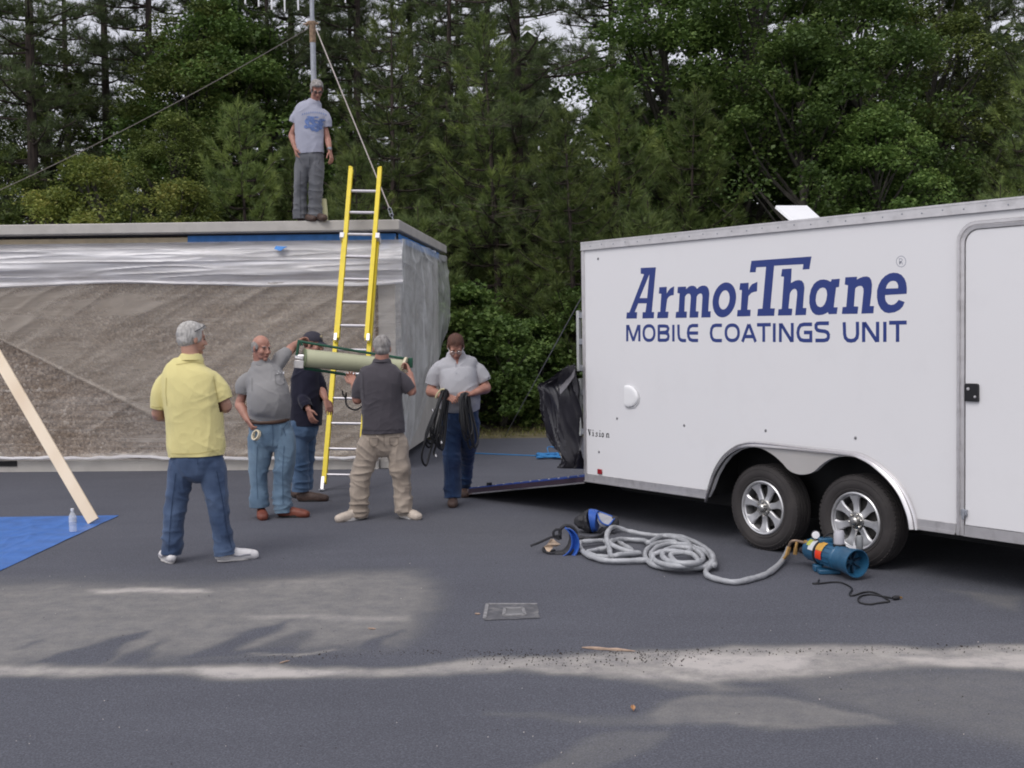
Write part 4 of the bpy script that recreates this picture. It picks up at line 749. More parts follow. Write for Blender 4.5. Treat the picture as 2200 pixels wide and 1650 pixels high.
TREES = [
 # left, behind the building: tall dark boles with sky between, yellow saplings low
 ('tpine', 85, 24.5, .92, 'tall pine whose dark bole rises clear of the left end of the roof'),
 ('tpine2', -60, 26, .9, 'tall dark pine cut by the left edge of the photo'),
 ('tpine', 245, 29, .95, 'second tall pine bole, between the left edge and the guy wire'),
 ('tpine2', 330, 27, .95, 'tall pine behind the yellow-green sapling left of the mast'),
 ('tpine2', 160, 34, 1.0, 'thin far pine seen against sky at the upper left'),
 ('tpine', 480, 33, 1.0, 'far pine under the left end of the antenna tines'),
 ('sap', 95, 21.2, .92, 'yellow-green sapling behind the far left end of the roof'),
 ('sap', 225, 21.0, 1.05, 'brightest yellow-green sapling under the guy wire'),
 ('sap', 390, 21.6, .95, 'yellow-green sapling midway along the roof left of the standing man'),
 ('sap2', -20, 21.8, 1.1, 'olive sapling at the left edge above the roof'),
 ('sap2', 470, 22.4, 1.15, 'olive sapling just left of the man on the roof'),
 ('oak', 330, 23.6, .66, 'oak with dense green crown above the yellow saplings'),
 ('oak', 30, 24.0, .62, 'small oak filling the gap at the lower left above the roof'),
 ('ypine', 545, 22.8, .98, 'young pine with upright candles left of the mast'),
 ('ypine', 640, 24.2, .88, 'young pine directly behind the man on the roof'),
 ('tpine', 640, 31, 1.0, 'tall bare pine behind the antenna mast'),
 ('tpine2', 775, 28, .97, 'tall pine bole just right of the antenna mast'),
 ('tpine', 715, 35, 1.0, 'slender far pine with sky showing behind the white guy wire'),
 ('oak', 370, 25.5, .98, 'broad oak crown filling the view under the thin guy wire'),
 ('maple', 455, 26.0, .95, 'light green broadleaf crown left of the antenna mast'),
 ('dpine', 590, 27.0, .98, 'dense pine whose crown backs the antenna mast'),
 ('cpine', 760, 31.5, .95, 'woodland pine behind the white guy wire'),
 ('oak', 175, 28.5, .95, 'oak crown between the two dark pine boles at the left'),
 ('maple2', 560, 26.5, 1.15, 'broadleaf crown just left of the antenna mast, half hidden by a young pine'),
 # centre
 ('ypine2', 850, 23.4, .98, 'broad young pine behind the top of the yellow ladder'),
 ('ypine', 780, 21.6, .80, 'young pine between the man on the roof and the ladder top'),
 ('dpine', 960, 25.2, .95, 'big dark pine rising behind the roof corner'),
 ('ypine2', 1080, 23.0, .92, 'dark green young pine left of the trailer rear'),
 ('spine', 905, 21.2, .98, 'small young pine just beyond the roof corner'),
 ('dpine', 1140, 27, .72, 'dark pine under the large sky gap'),
 ('tpine2', 1050, 30, 1.0, 'tall pine whose bole shows low between building and trailer'),
 ('tpine', 1120, 23.5, .95, 'rough dark pine bole left of the black plastic'),
 # right of centre, above the trailer
 ('ypine', 1240, 21.8, .92, 'young pine with candles above the trailer rear corner'),
 ('ypine', 1330, 22.6, 1.02, 'young pine above the first letters of the trailer sign'),
 ('spine', 1400, 21.0, .98, 'small pointed pine close above the trailer roof'),
 ('ypine', 1480, 23.0, 1.0, 'young pine left of the white roof vent'),
 ('spine', 1555, 21.3, .85, 'small pine beside the white roof vent'),
 ('maple', 1420, 25.6, 1.02, 'tall light green maple right of the sky gap'),
 ('maple', 1600, 25.0, 1.05, 'wide maple crown above the middle of the trailer'),
 ('maple2', 1720, 22.6, .98, 'green maple directly behind the white roof vent'),
 ('maple', 1830, 24.0, .92, 'bright maple with layered sprays right of the roof vent'),
 ('oak', 1980, 25.5, 1.02, 'oak crown above the trailer side door'),
 ('maple2', 1900, 22.0, .75, 'low maple just over the trailer roof near the door'),
 ('dpine', 2060, 27, 1.0, 'dark pine in the upper right'),
 ('spine', 2150, 21.6, 1.05, 'small pine at the right edge over the trailer door'),
 ('dpine', 2230, 25, .95, 'dark pine cut by the right edge of the photo'),
 ('ypine2', 2190, 23.2, .8, 'young pine near the right edge'),
 ('cpine', 1330, 29.5, 1.0, 'woodland pine behind the two young pines over the trailer rear'),
 ('cpine', 1560, 29.0, 1.0, 'woodland pine behind the wide maple'),
 ('cpine', 1760, 30, 1.0, 'woodland pine behind the maple at the roof vent'),
 ('cpine', 1920, 29, 1.0, 'woodland pine behind the oak above the side door'),
 ('cpine', 2120, 31, 1.0, 'woodland pine deep in the upper right'),
 ('cpine', 900, 29.5, 1.0, 'woodland pine behind the ladder top'),
 ('cpine', 1000, 33, 1.0, 'woodland pine deep behind the roof corner'),
 ('cpine', 1430, 34, 1.0, 'farthest woodland pine right of the sky gap'),
 ('cpine', 540, 30, .85, 'woodland pine behind the candled pine left of the mast'),
 # low bushes at the edge of the asphalt between building and trailer
 ('bush', 1075, 19.9, .80, 'light green bush behind the man carrying cables'),
 ('bush', 1040, 20.6, 1.05, 'taller bush left of the light green one by the asphalt'),
 ('bush', 1110, 20.3, .62, 'low bush at the foot of the pine bole'),
 ('bush', 1165, 20.6, .78, 'dark bush behind the black plastic'),
 ('bush', 1225, 20.9, 1.0, 'bush half hidden by the trailer rear'),
 ('sap2', 1010, 22.4, .70, 'leafy sapling right of the plastic covered corner'),
 ('sap2', 1190, 23.6, .85, 'shaded sapling left of the trailer rear post'),
 ('sap2', 1620, 21.4, .75, 'sapling close above the trailer roof left of the vent'),
 ('sap2', 1800, 21.2, .8, 'sapling close above the trailer roof right of the vent'),
 ('sap2', 2010, 21.5, .85, 'sapling above the rounded corner of the side door'),
]
for T_ in TREES: plant(*T_)
# far-off wood as one mass
rng = np.random.default_rng(77); n = 52000
X = rng.uniform(-20, 34, n); Yf = rng.uniform(36, 44, n); 
hm = np.where(X < -4.5, 5.2+1.8*np.sin(X*.9)+1.2*np.sin(X*2.3), 9.5+2.2*np.sin(X*.7+1)+1.4*np.sin(X*1.9)); hm = np.where((X > .4) & (X < 3.6), hm-2.2, hm)
Z = hm*rng.uniform(0, 1, n)**.75
o = bpy.data.objects.new('far_wood', leaf_mesh('far_wood', np.c_[X, Yf, Z], .42, LF_PINED, rng, .3, .8)); COL.objects.link(o); ptag(o, 'far-off wood closing the view behind the pines', 'wood', kind='stuff')
# undergrowth and grass verge
n = 16000; X = rng.uniform(-16, 20, n); Yf = 19.6+rng.uniform(0, 1, n)**1.4*8; Z = .05+rng.uniform(0, 1, n)**2*(.30+.45*vnoise(np.c_[X, Yf], .8, 9))
o = bpy.data.objects.new('undergrowth', leaf_mesh('undergrowth', np.c_[X, Yf, Z], .10, LF_OAK, rng, .6)); COL.objects.link(o); ptag(o, 'low undergrowth on the wood floor', 'undergrowth', kind='stuff')
GRASS = leafmat('verge_grass', [(.07, .10, .02), (.14, .15, .035), (.24, .22, .08), (.30, .26, .13)], .2)
n = 26000; X = rng.uniform(-14, 16, n); Yf = 18.75+rng.uniform(0, 1.25, n)+.15*np.sin(X*2); gb = np.c_[X, Yf, np.zeros(n)]
o = bpy.data.objects.new('grass', needle_mesh('grass', gb, np.tile([0, 0, 1.0], (n, 1)), .09, .012, 1, GRASS, rng, .9)); COL.objects.link(o); ptag(o, 'narrow strip of yellowish grass where the asphalt ends', 'grass', kind='stuff')
MB().grid(lambda a, b: (-40+80*a, 18.7+1.9*b, -.002+.028*min(1, b*5)), 60, 6).build('verge', mat('verge_soil', (.16, .14, .07), .95, 0, .4, 5, .5, 40, col2=(.22, .19, .11)), kind='structure', label='dry grassy verge at the end of the asphalt')
# ------------------------------------------------------------------ people
def vn3(P, seed=0):
    i = np.floor(P).astype(np.int64); f = P-i; f = f*f*(3-2*f); r = 0
    def h(a, b, c):
        v = np.sin(a*127.1+b*311.7+c*74.7+seed*19.19)*43758.5453; return v-np.floor(v)
    for dx in (0, 1):
        for dy in (0, 1):
            for dz in (0, 1):
                w = (f[:, 0] if dx else 1-f[:, 0])*(f[:, 1] if dy else 1-f[:, 1])*(f[:, 2] if dz else 1-f[:, 2])
                r = r+w*h(i[:, 0]+dx, i[:, 1]+dy, i[:, 2]+dz)
    return r
def cloth_mat(name, col, scale=5, vary=.10, bump=.25, bscale=180, fade=None, rough=.9):
    return mat(name, col, rough, 0, vary, scale, bump, bscale, spec=.15, sheen=.15, col2=fade)
SKIN = mat('skin', (.42, .22, .155), .5, 0, .15, 9, .08, 120, col2=(.53, .30, .22))
SKIN_R = mat('skin_ruddy', (.38, .175, .125), .5, 0, .15, 9, .08, 120, col2=(.49, .25, .185))
HAIR_W = mat('white_grey_hair', (.42, .40, .38), .75, 0, .3, 60, .6, 160, aniso=(1, 1, .3), col2=(.62, .60, .57))
HAIR_G = mat('grey_hair', (.23, .21, .20), .75, 0, .35, 60, .6, 160, aniso=(1, 1, .3), col2=(.40, .38, .36))
HAIR_B = mat('brown_hair', (.085, .035, .022), .7, 0, .35, 60, .6, 160, aniso=(1, 1, .3))
EYEW = mat('eye_dark', (.03, .022, .02), .3); LIP = mat('lips', (.28, .09, .075), .5)
GLASS_F = mat('spectacle_frame', (.03, .03, .035), .3); SILV_F = mat('silver_spectacles', (.7, .68, .66), .25, .8)
JEAN_D = cloth_mat('dark_blue_denim', (.040, .068, .140), 5, .25, .3, 200, (.095, .140, .235))
JEAN_L = cloth_mat('washed_blue_denim', (.105, .175, .265), 3.5, .2, .3, 200, (.20, .29, .38))
JEAN_M = cloth_mat('mid_blue_denim', (.06, .11, .20), 3.5, .2, .3, 200, (.13, .20, .31))
JEAN_N = cloth_mat('indigo_denim', (.020, .036, .090), 3.5, .25, .3, 200, (.035, .07, .155))
JEAN_G = cloth_mat('grey_denim', (.10, .105, .12), 3.5, .2, .3, 200, (.19, .195, .21))
KHAKI = cloth_mat('khaki_cotton', (.30, .25, .205), 4, .12, .3, 160, (.42, .355, .295))
YEL = cloth_mat('yellow_pique', (.74, .66, .30), 3, .05, .2, 260)
GREY_T = cloth_mat('grey_jersey', (.27, .265, .265), 3, .06, .15, 240)
SILVER_T = cloth_mat('pale_grey_jersey', (.43, .43, .455), 3, .05, .15, 240)
ASH_T = cloth_mat('ash_jersey', (.38, .39, .47), 3, .05, .15, 240)
CHAR_T = cloth_mat('charcoal_jersey', (.072, .066, .076), 3, .1, .15, 240)
NAVY_T = cloth_mat('navy_cotton', (.016, .016, .030), 3, .2, .15, 240)
SH_W = mat('white_trainers', (.72, .70, .70), .6, 0, .08, 20); SH_R = mat('red_brown_leather', (.18, .05, .03), .55, 0, .2, 20)
SH_B = mat('brown_leather', (.075, .045, .035), .6, 0, .25, 20); SH_C = mat('cream_trainers', (.52, .45, .38), .65, 0, .12, 20)
SOLE_D = mat('dark_sole', (.02, .018, .017), .8); SOLE_W = mat('pale_sole', (.66, .64, .62), .7); BELT = mat('brown_belt', (.07, .035, .022), .5)

def loft(mb, P, RX, RY, side, n=22, sup=2.2, caps='rr', k=4):
    side = Vector(side).normalized()
    D = catmull([(*p, a, b) for p, a, b in zip(P, RX, RY)], k); C_ = [Vector(d[:3]) for d in D]; rx = [max(.003, d[3]) for d in D]; ry = [max(.003, d[4]) for d in D]
    rings = []
    m_ = len(C_)
    for i in range(m_):
        t = (C_[min(i+1, m_-1)]-C_[max(i-1, 0)]).normalized(); sx = side-t*side.dot(t)
        sx = sx.normalized() if sx.length > .15 else t.orthogonal().normalized(); sy = t.cross(sx)
        rings.append((C_[i], t, sx, sy, rx[i], ry[i]))
    def cap(r, sgn):
        c, t, sx, sy, a, b = r; return [(c+t*sgn*min(a, b)*math.sin(q), t, sx, sy, a*math.cos(q), b*math.cos(q)) for q in (.5, .95, 1.3)]
    if caps[0] == 'r': rings = cap(rings[0], -1)[::-1]+rings
    if caps[1] == 'r': rings = rings+cap(rings[-1], 1)
    vs = []
    for c, t, sx, sy, a, b in rings:
        for j in range(n):
            q = 2*math.pi*j/n; cs, sn = math.cos(q), math.sin(q)
            vs.append(c+sx*a*math.copysign(abs(cs)**(2/sup), cs)+sy*b*math.copysign(abs(sn)**(2/sup), sn))
    m_ = len(rings)
    fs = [(i*n+j, i*n+(j+1) % n, (i+1)*n+(j+1) % n, (i+1)*n+j) for i in range(m_-1) for j in range(n)]
    fs += [tuple(range(n))[::-1], tuple((m_-1)*n+j for j in range(n))]
    return mb.add(vs, fs)
def ball(mb, c, r, R=None, n=16):
    R = R or Matrix.Identity(3); vs = [Vector(c)+R @ Vector((0, 0, -r[2]))]; m_ = 10
    for i in range(1, m_):
        a = -math.pi/2+math.pi*i/m_
        for j in range(n): b = 2*math.pi*j/n; vs.append(Vector(c)+R @ Vector((r[0]*math.cos(a)*math.cos(b), r[1]*math.cos(a)*math.sin(b), r[2]*math.sin(a))))
    vs.append(Vector(c)+R @ Vector((0, 0, r[2])))
    fs = [(0, 1+(j+1) % n, 1+j) for j in range(n)]
    fs += [(1+i*n+j, 1+i*n+(j+1) % n, 1+(i+1)*n+(j+1) % n, 1+(i+1)*n+j) for i in range(m_-2) for j in range(n)]
    e = len(vs)-1; fs += [(e, 1+(m_-2)*n+j, 1+(m_-2)*n+(j+1) % n) for j in range(n)]
    return mb.add(vs, fs)
def fuse(mb, name, ma, parent, voxel=.008, smooth=3, disp=None, cut=None, hems=None):
    me = mb.mesh('tmp', None, False); o = bpy.data.objects.new('tmp', me); COL.objects.link(o)
    r = o.modifiers.new('r', 'REMESH'); r.mode = 'VOXEL'; r.voxel_size = voxel; r.use_smooth_shade = True
    s = o.modifiers.new('s', 'SMOOTH'); s.iterations = smooth; s.factor = .5
    dg = bpy.context.evaluated_depsgraph_get(); out = bpy.data.meshes.new_from_object(o.evaluated_get(dg))
    bpy.data.objects.remove(o); bpy.data.meshes.remove(me); out.name = name; out.materials.clear(); out.materials.append(ma)
    nv = len(out.vertices); co = np.empty(nv*3, np.float32); out.vertices.foreach_get('co', co); co = co.reshape(-1, 3).astype(float)
    nr = np.empty(nv*3, np.float32); out.vertex_normals.foreach_get('vector', nr); nr = nr.reshape(-1, 3)
    if disp is not None:
        co = co+nr*disp(co, nr)[:, None]; out.vertices.foreach_set('co', co.astype(np.float32).ravel()); out.update()
    if cut is not None:
        bm = bmesh.new(); bm.from_mesh(out); bm.verts.ensure_lookup_table(); bad = cut(co)
        bmesh.ops.delete(bm, geom=[v for v, b in zip(bm.verts, bad) if b], context='VERTS'); bm.to_mesh(out); bm.free()
    out.polygons.foreach_set('use_smooth', [True]*len(out.polygons))
    if hems:
        bm = bmesh.new(); bm.from_mesh(out)
        for c, d, rad in hems:
            c = Vector(c); d = Vector(d).normalized(); vv = [v for v in bm.verts if (v.co-c).length < max(rad, .10) and -.03 < (v.co-c).dot(d) < .07 and ((v.co-c)-d*(v.co-c).dot(d)).length < rad]; S_ = set(vv)
            fc = [f for f in bm.faces if all(v in S_ for v in f.verts)]; ed = list({e for f in fc for e in f.edges}); vt = list({v for f in fc for v in f.verts})
            bmesh.ops.bisect_plane(bm, geom=vt+ed+fc, plane_co=c, plane_no=d, clear_outer=True)
        bm.to_mesh(out); bm.free(); out.polygons.foreach_set('use_smooth', [True]*len(out.polygons))
    q = bpy.data.objects.new(name, out); COL.objects.link(q); q.parent = parent
    if hems: so = q.modifiers.new('thickness', 'SOLIDIFY'); so.thickness = .004; so.offset = -1
    return q
def rdg(P, s, seed): return 1-np.abs(2*vn3(P*np.array(s), seed)-1)
QROT = np.array(Matrix.Rotation(.7, 3, Vector((.3, .5, .8))))
def shirt_disp(seed, amp=1.0, z0=0, z1=1):
    def f(co, nr):
        w = co+.10*np.stack([vn3(co*3.3@QROT, seed+k)-.5 for k in range(3)], 1)+.02*np.stack([vn3(co*14@QROT, seed+k+3)-.5 for k in range(3)], 1)
        low = np.clip((z1-co[:, 2])/(z1-z0), 0, 1)
        wr = w@QROT
        d = .011*rdg(w, (8, 8, 1.7), seed)**3*(.2+.9*low)+.008*vn3(wr*5, seed+2)+.004*rdg(wr, (11, 11, 11), seed+21)**2
        w2 = w.copy(); w2[:, 2] += .75*w[:, 0]+.4*w[:, 1]; m2 = np.clip(vn3(wr*3, seed+11)*2.4-.9, 0, 1)
        d += .010*rdg(w2, (3.1, 3.1, 10), seed+4)**4*m2
        w3 = w.copy(); w3[:, 2] -= .6*w[:, 0]; m3 = np.clip(vn3(wr*3, seed+13)*2.4-1.0, 0, 1)
        d += .009*rdg(w3, (3.1, 3.1, 9), seed+7)**4*m3
        m4 = np.clip(vn3(wr*4, seed+31)*2.6-1.0, 0, 1); w5 = w.copy(); w5[:, 2] -= .4*w[:, 0]; d += .0045*rdg(w5, (8, 8, 20), seed+33)**5*m4
        return 1.0*amp*(d-.009)
    return f
def jean_disp(seed, zk, za, amp=1.0):
    def f(co, nr):
        w = co+.05*np.stack([vn3(co*5, seed+k)-.5 for k in range(3)], 1)
        kn = np.exp(-((co[:, 2]-zk)/.10)**2); an = np.exp(-((co[:, 2]-za)/.10)**2); 
        d = .010*rdg(w, (7, 7, 17), seed)**3*(.25+.9*kn+1.3*an)+.007*rdg(w, (13, 13, 3.5), seed+3)**3+.006*vn3(w*9, seed+5)
        w2 = w.copy(); w2[:, 2] += .7*w[:, 0]; d += .007*rdg(w2, (6, 6, 11), seed+8)**4
        return 1.05*amp*(d-.007)
    return f
def hand(mb, wrist, d, nrm, thumb, curl=.5, s=1.0, spread=1.0):
    """palm, four fingers and a thumb; nrm points out of the palm; thumb = +1/-1 side"""
    d = Vector(d).normalized(); nrm = Vector(nrm); nrm = (nrm-d*nrm.dot(d)).normalized(); sd = d.cross(nrm)*thumb; w = Vector(wrist)
    loft(mb, [w-d*.02*s, w+d*.02*s, w+d*.055*s, w+d*.092*s], [.026*s, .033*s, .041*s, .040*s], [.021*s, .018*s, .015*s, .012*s], sd, 14, 2.6, k=2)
    for i, L_ in enumerate((.074, .083, .077, .060)):
        off = (.0345-.023*i)*s; p = w+d*.088*s+sd*off; a = 0; fd = (d+sd*(.13-.085*i)*spread).normalized(); P = [p-fd*.02*s, p]
        for j, fr in enumerate((.45, .32, .25)):
            a += curl*(.75 if j == 0 else 1.0); P.append(P[-1]+(fd*math.cos(a)+nrm*math.sin(a))*L_*fr*s)
        loft(mb, P, [.0095*s, .0095*s, .009*s, .0085*s, .0068*s], [.0095*s, .0095*s, .009*s, .0085*s, .0065*s], sd, 10, 2, k=2)
    p = w+d*.022*s+sd*.026*s; td = (sd*.85+d*.55+nrm*.25).normalized(); td2 = (d*.9+sd*.25+nrm*(.2+curl*.5)).normalized()
    loft(mb, [p, p+td*.034*s, p+td*.034*s+td2*.030*s, p+td*.034*s+td2*.055*s], [.014*s, .0125*s, .0105*s, .008*s], [.014*s, .0125*s, .010*s, .0075*s], d, 10, 2, k=2)
def frame(yaw, pitch=0, roll=0):
    """head frame; yaw 0 looks at the camera, 90 to the right, pitch looks down"""
    y, p = math.radians(yaw), math.radians(pitch); f = Vector((math.sin(y)*math.cos(p), -math.cos(y)*math.cos(p), -math.sin(p)))
    sx = Vector((-math.cos(y), -math.sin(y), 0)); sx = -f.cross(Vector((0, 0, 1))).normalized(); sx = f.cross(Vector((0, 0, 1))).normalized(); up = sx.cross(f)
    if roll: q = Matrix.Rotation(math.radians(roll), 3, f); sx = q @ sx; up = q @ up
    return Matrix((sx, f, up)).transposed()
def person(spec):
    Y0 = spec['Y']; Zf = spec['Z']; zb = spec.get('base', 0.0)
    def X(p): 
        a = Zf(p[0], p[1]); return Vector(at(a[0], a[1], Y0+(p[2] if len(p) > 2 else 0)))
    sc = spec['zoom']*FPX/Y0               # zoom units per metre
    feet = X((*spec['foot_ref'], 0))
    root = empty('person', (feet.x, feet.y, zb), 0, spec['label'], 'person', spec.get('group'))
    inv = Matrix.Translation(-root.location)
    class LM(MB):
        def mesh(s, *a, **k):
            s.v = [tuple(Vector(v)-root.location) for v in s.v] if not getattr(s, 'done', 0) else s.v; s.done = 1; return MB.mesh(s, *a, **k)
    side = (X(spec['shR'])-X(spec['shL'])); side.z = 0; side.normalize()
    R = frame(*spec['face']); hc = X(spec['head']); hs_ = spec.get('hs', 1.0)
    H = lambda x, y, z: hc+R @ Vector((x*hs_, y*hs_, z*hs_))
    hb = lambda mb, c, r, n=16: ball(mb, H(*c), tuple(q*hs_ for q in r), R, n)
    # skin: one continuous mesh
    b = LM()
    hb(b, (0, -.012, .032), (.074, .094, .083)); hb(b, (0, .028, -.028), (.061, .062, .082)); hb(b, (0, .030, -.072), (.052, .050, .036)); hb(b, (0, .068, -.098), (.022, .020, .019))
    for s in (-1, 1):
        hb(b, (s*.036, .058, -.032), (.026, .026, .026)); hb(b, (s*.077, -.006, -.010), (.009, .017, .031)); hb(b, (s*.030, .074, .022), (.024, .014, .008)); hb(b, (s*.011, .098, -.037), (.010, .010, .008))
    loft(b, [H(0, .082, .012), H(0, .096, -.012), H(0, .110, -.032)], [.008, .010, .013], [.010, .012, .012], R @ Vector((1, 0, 0)), 10, 2, k=2)
    hb(b, (0, .084, -.060), (.024, .012, .006)); hb(b, (0, .083, -.069), (.021, .012, .007))
    nb = X(spec['neck']); nk = H(0, -.025, -.055)
    nr_ = spec.get('neck_r', .062)
    loft(b, [nb-Vector((0, 0, .05)), nb, nb.lerp(nk, .6), nk], [nr_*1.25, nr_*1.05, nr_, nr_*.95], [nr_*1.1, nr_, nr_*.95, nr_*.95], side, 18)
    tor = [(X(p[:2]+((p[4] if len(p) > 4 else 0),)), p[2]/sc, p[3]) for p in spec['torso']]
    loft(b, [t[0] for t in tor[1:]], [max(.03, t[1]-.045) for t in tor[1:]], [max(.03, t[2]-.045) for t in tor[1:]], side, 18)
    pel = [(X(p[:2]+((p[4] if len(p) > 4 else 0),)), p[2]/sc, p[3]) for p in spec['pelvis']]
    loft(b, [t[0] for t in pel]+[tor[1][0]], [max(.03, t[1]-.04) for t in pel]+[max(.03, tor[1][1]-.05)], [t[2]-.04 for t in pel]+[tor[1][2]-.05], side, 18)
    ar = spec.get('arm_r', (.048, .042, .028))
    for s in 'LR':
        sh, el, wr, ha = (X(spec[k+s]) for k in ('sh', 'el', 'wr', 'ha'))
        m1 = el.lerp(wr, .28); sl_ = X(spec['sl'+s][0]+() if False else tuple(spec['sl'+s][0][:2])+((spec['sl'+s][0][3],) if len(spec['sl'+s][0]) > 3 else ())); sh = sl_
        loft(b, [tor[-3][0].lerp(sh, .7), sh, sh.lerp(el, .5), el, m1, wr], [ar[0]*.55, ar[0]*.6, ar[0]*.78, ar[1], ar[1]*1.06, ar[2]], [ar[0]*.55, ar[0]*.6, ar[0]*.78, ar[1], ar[1]*1.0, ar[2]*.85], side, 14, 2)
        hd = spec.get('hand'+s, {}); dd = Vector(hd['dir']) if 'dir' in hd else (ha-wr); hand(b, wr, dd, hd.get('n', (0, 1, 0)), hd.get('thumb', 1), hd.get('curl', .5), hd.get('s', 1.0))
    legs = {}
    for s in 'LR':
        lg = [(X(p[:2]+((p[3] if len(p) > 3 else 0),)), p[2]/sc) for p in spec['leg'+s]]; legs[s] = lg
        loft(b, [l[0] for l in lg[:-1]]+[lg[-1][0]+Vector((0, 0, .09))], [max(.03, l[1]-.03) for l in lg], [max(.03, l[1]-.03) for l in lg], side, 14, 2)
    fuse(b, 'body', spec.get('skin', SKIN), root, .0055, 2)
    # eyes, brows, lips
    if spec.get('features', True):
        e = LM()
        for s in (-1, 1): ball(e, H(s*.030, .0835, .000), (.0125*hs_, .006*hs_, .0045*hs_), R, 10)
        e.build('eyes', EYEW, root)
        e = LM()
        for s in (-1, 1): loft(e, [H(s*.014, .090, .018), H(s*.030, .090, .023), H(s*.047, .078, .018)], [.004]*3, [.0035]*3, R @ Vector((0, 0, 1)), 6, 2, k=2)
        e.build('eyebrows', spec['hair_m'], root)
        e = LM(); ball(e, H(0, .0935, -.0645), (.020*hs_, .004*hs_, .0045*hs_), R, 10); e.build('lips', LIP, root)
    # hair
    hm = LM(); kind = spec.get('hair', 'short')
    if kind in ('short', 'full'):
        t_ = .013 if kind == 'full' else .008
        hb(hm, (0, -.014, .036), (.074+t_, .095+t_, .083+t_)); hb(hm, (0, -.045, -.010), (.068+t_*.6, .060+t_, .060))
        for s in (-1, 1): hb(hm, (s*.066, .012, .012), (.013, .026, .040))
        if kind == 'full': hb(hm, (0, .055, .088), (.055, .036, .026))
    elif kind == 'fringe':
        hb(hm, (0, -.050, .012), (.075, .064, .058)); hb(hm, (0, -.05, -.022), (.066, .056, .044))
        for s in (-1, 1): hb(hm, (s*.062, -.016, .020), (.0165, .052, .040)); hb(hm, (s*.068, .018, .008), (.0105, .018, .028))
    elif kind == 'cap':
        hb(hm, (0, -.050, -.005), (.070, .058, .050))
        for s in (-1, 1): hb(hm, (s*.068, .006, .000), (.010, .022, .028))
    fy = R.transposed()
    def hcut(co):
        q = np.array([list(fy @ (Vector(c)+root.location-hc)) for c in co])/hs_
        if kind == 'cap': return np.zeros(len(co), bool)
        face = (q[:, 1]+.016*(vn3(co*45, 9)-.5) > .046-.25*np.clip(q[:, 2]-.05, 0, 1)+.9*np.clip(q[:, 2]-.055, -0, .05)*2) & (q[:, 2] < spec.get('hairline', .070))
        return face
    fuse(hm, 'hair', spec['hair_m'], root, .0065, 2, lambda co, nr: .0045*(rdg(co, (110, 110, 40), 3)-.5)+.006*(vn3(co*30, 4)-.5), hcut if kind != 'cap' else None)
    # shirt
    z1 = tor[-1][0].z-zb; z0 = tor[0][0].z-zb
    s_ = LM(); T_ = [t[0] for t in tor]
    dn = (T_[0]-T_[1]).normalized(); hems = [(T_[0]-root.location, dn, .34)]
    loft(s_, [T_[0]+dn*.035]+T_, [tor[0][1]]+[t[1] for t in tor], [tor[0][2]]+[t[2] for t in tor], side, 30, 2.35, 'fr', 5)
    for s in 'LR':
        sl = [(X(p[:2]+((p[3] if len(p) > 3 else 0),)), p[2]/sc) for p in spec['sl'+s]]
        P = [T_[-3].lerp(sl[0][0], .45)]+[q[0] for q in sl]
        dn = (P[-1]-P[-2]).normalized(); hems.append((P[-1]-root.location, dn, sl[-1][1]*1.12+.004))
        loft(s_, P+[P[-1]+dn*.03], [sl[0][1]*1.0]+[q[1] for q in sl]+[sl[-1][1]], [sl[0][1]*.95]+[q[1]*1.0 for q in sl]+[sl[-1][1]], side, 18, 2.1, 'rf', 4)
    st = fuse(s_, 'shirt', spec['shirt'], root, .0072, 3, shirt_disp(spec['seed'], spec.get('samp', 1.0), z0, z1), hems=hems)
    # collar ring
    nbr = tor[-1][1]; c_ = LM(); ax = Vector((0, 0, 1)); fw = side.cross(Vector((0, 0, 1))); fw = -fw if fw.dot(R @ Vector((0, 1, 0))) < 0 else fw
    cr = spec.get('collar', .012); cz = tor[-1][0]+Vector((0, 0, cr*.6+.012))
    ringp = [cz+side*math.cos(a)*(nr_+.012)+fw*(math.sin(a)*(nr_+.014))+Vector((0, 0, -.020*max(0, math.sin(a)))) for a in np.linspace(0, 2*math.pi, 25)]
    if cr > .02:
        vs = []; n_ = 25
        for p in ringp:
            o_ = (p-cz); o_.z = 0; o_.normalize(); vs += [p-Vector((0, 0, .022)), p+Vector((0, 0, .020))-o_*.004, p+Vector((0, 0, .022))+o_*.003, p+o_*.016-Vector((0, 0, .020)), p+o_*.010-Vector((0, 0, .024))]
        c_.add(vs, [(i*5+k, i*5+(k+1) % 5, (i+1)*5+(k+1) % 5, (i+1)*5+k) for i in range(24) for k in range(5)])
    else: c_.tube(ringp, cr*.6, 8)
    co_ = c_.build('collar', spec.get('collar_m', spec['shirt']), root); co_.parent = st
    # trousers
    th_ = []; t_ = LM(); loft(t_, [p[0] for p in pel], [p[1] for p in pel], [p[2] for p in pel], side, 26, 2.3, 'ff' if len(pel) < 2 else 'fr')
    for s in 'LR':
        lg = legs[s]; P = [l[0] for l in lg]; Rr = [l[1] for l in lg]
        top_ = pel[0][0].lerp(P[0], .75)+Vector((0, 0, .04)); dn = (P[-1]-P[-2]).normalized(); th_.append((P[-1]-root.location, dn, Rr[-1]*1.35+.01)); loft(t_, [top_]+P+[P[-1]+dn*.03], [Rr[0]*.9]+Rr+[Rr[-1]], [Rr[0]*.9]+[r*1.05 for r in Rr]+[Rr[-1]*1.05], side, 20, 2.1, 'rf', 5)
    zk = (legs['L'][2][0].z+legs['R'][2][0].z)/2-zb; za = min(legs['L'][-1][0].z, legs['R'][-1][0].z)+.10-zb
    tro = fuse(t_, 'trousers', spec['trousers'], root, .0075, 3, jean_disp(spec['seed']+20, zk, za, spec.get('tamp', 1.0)), hems=th_)
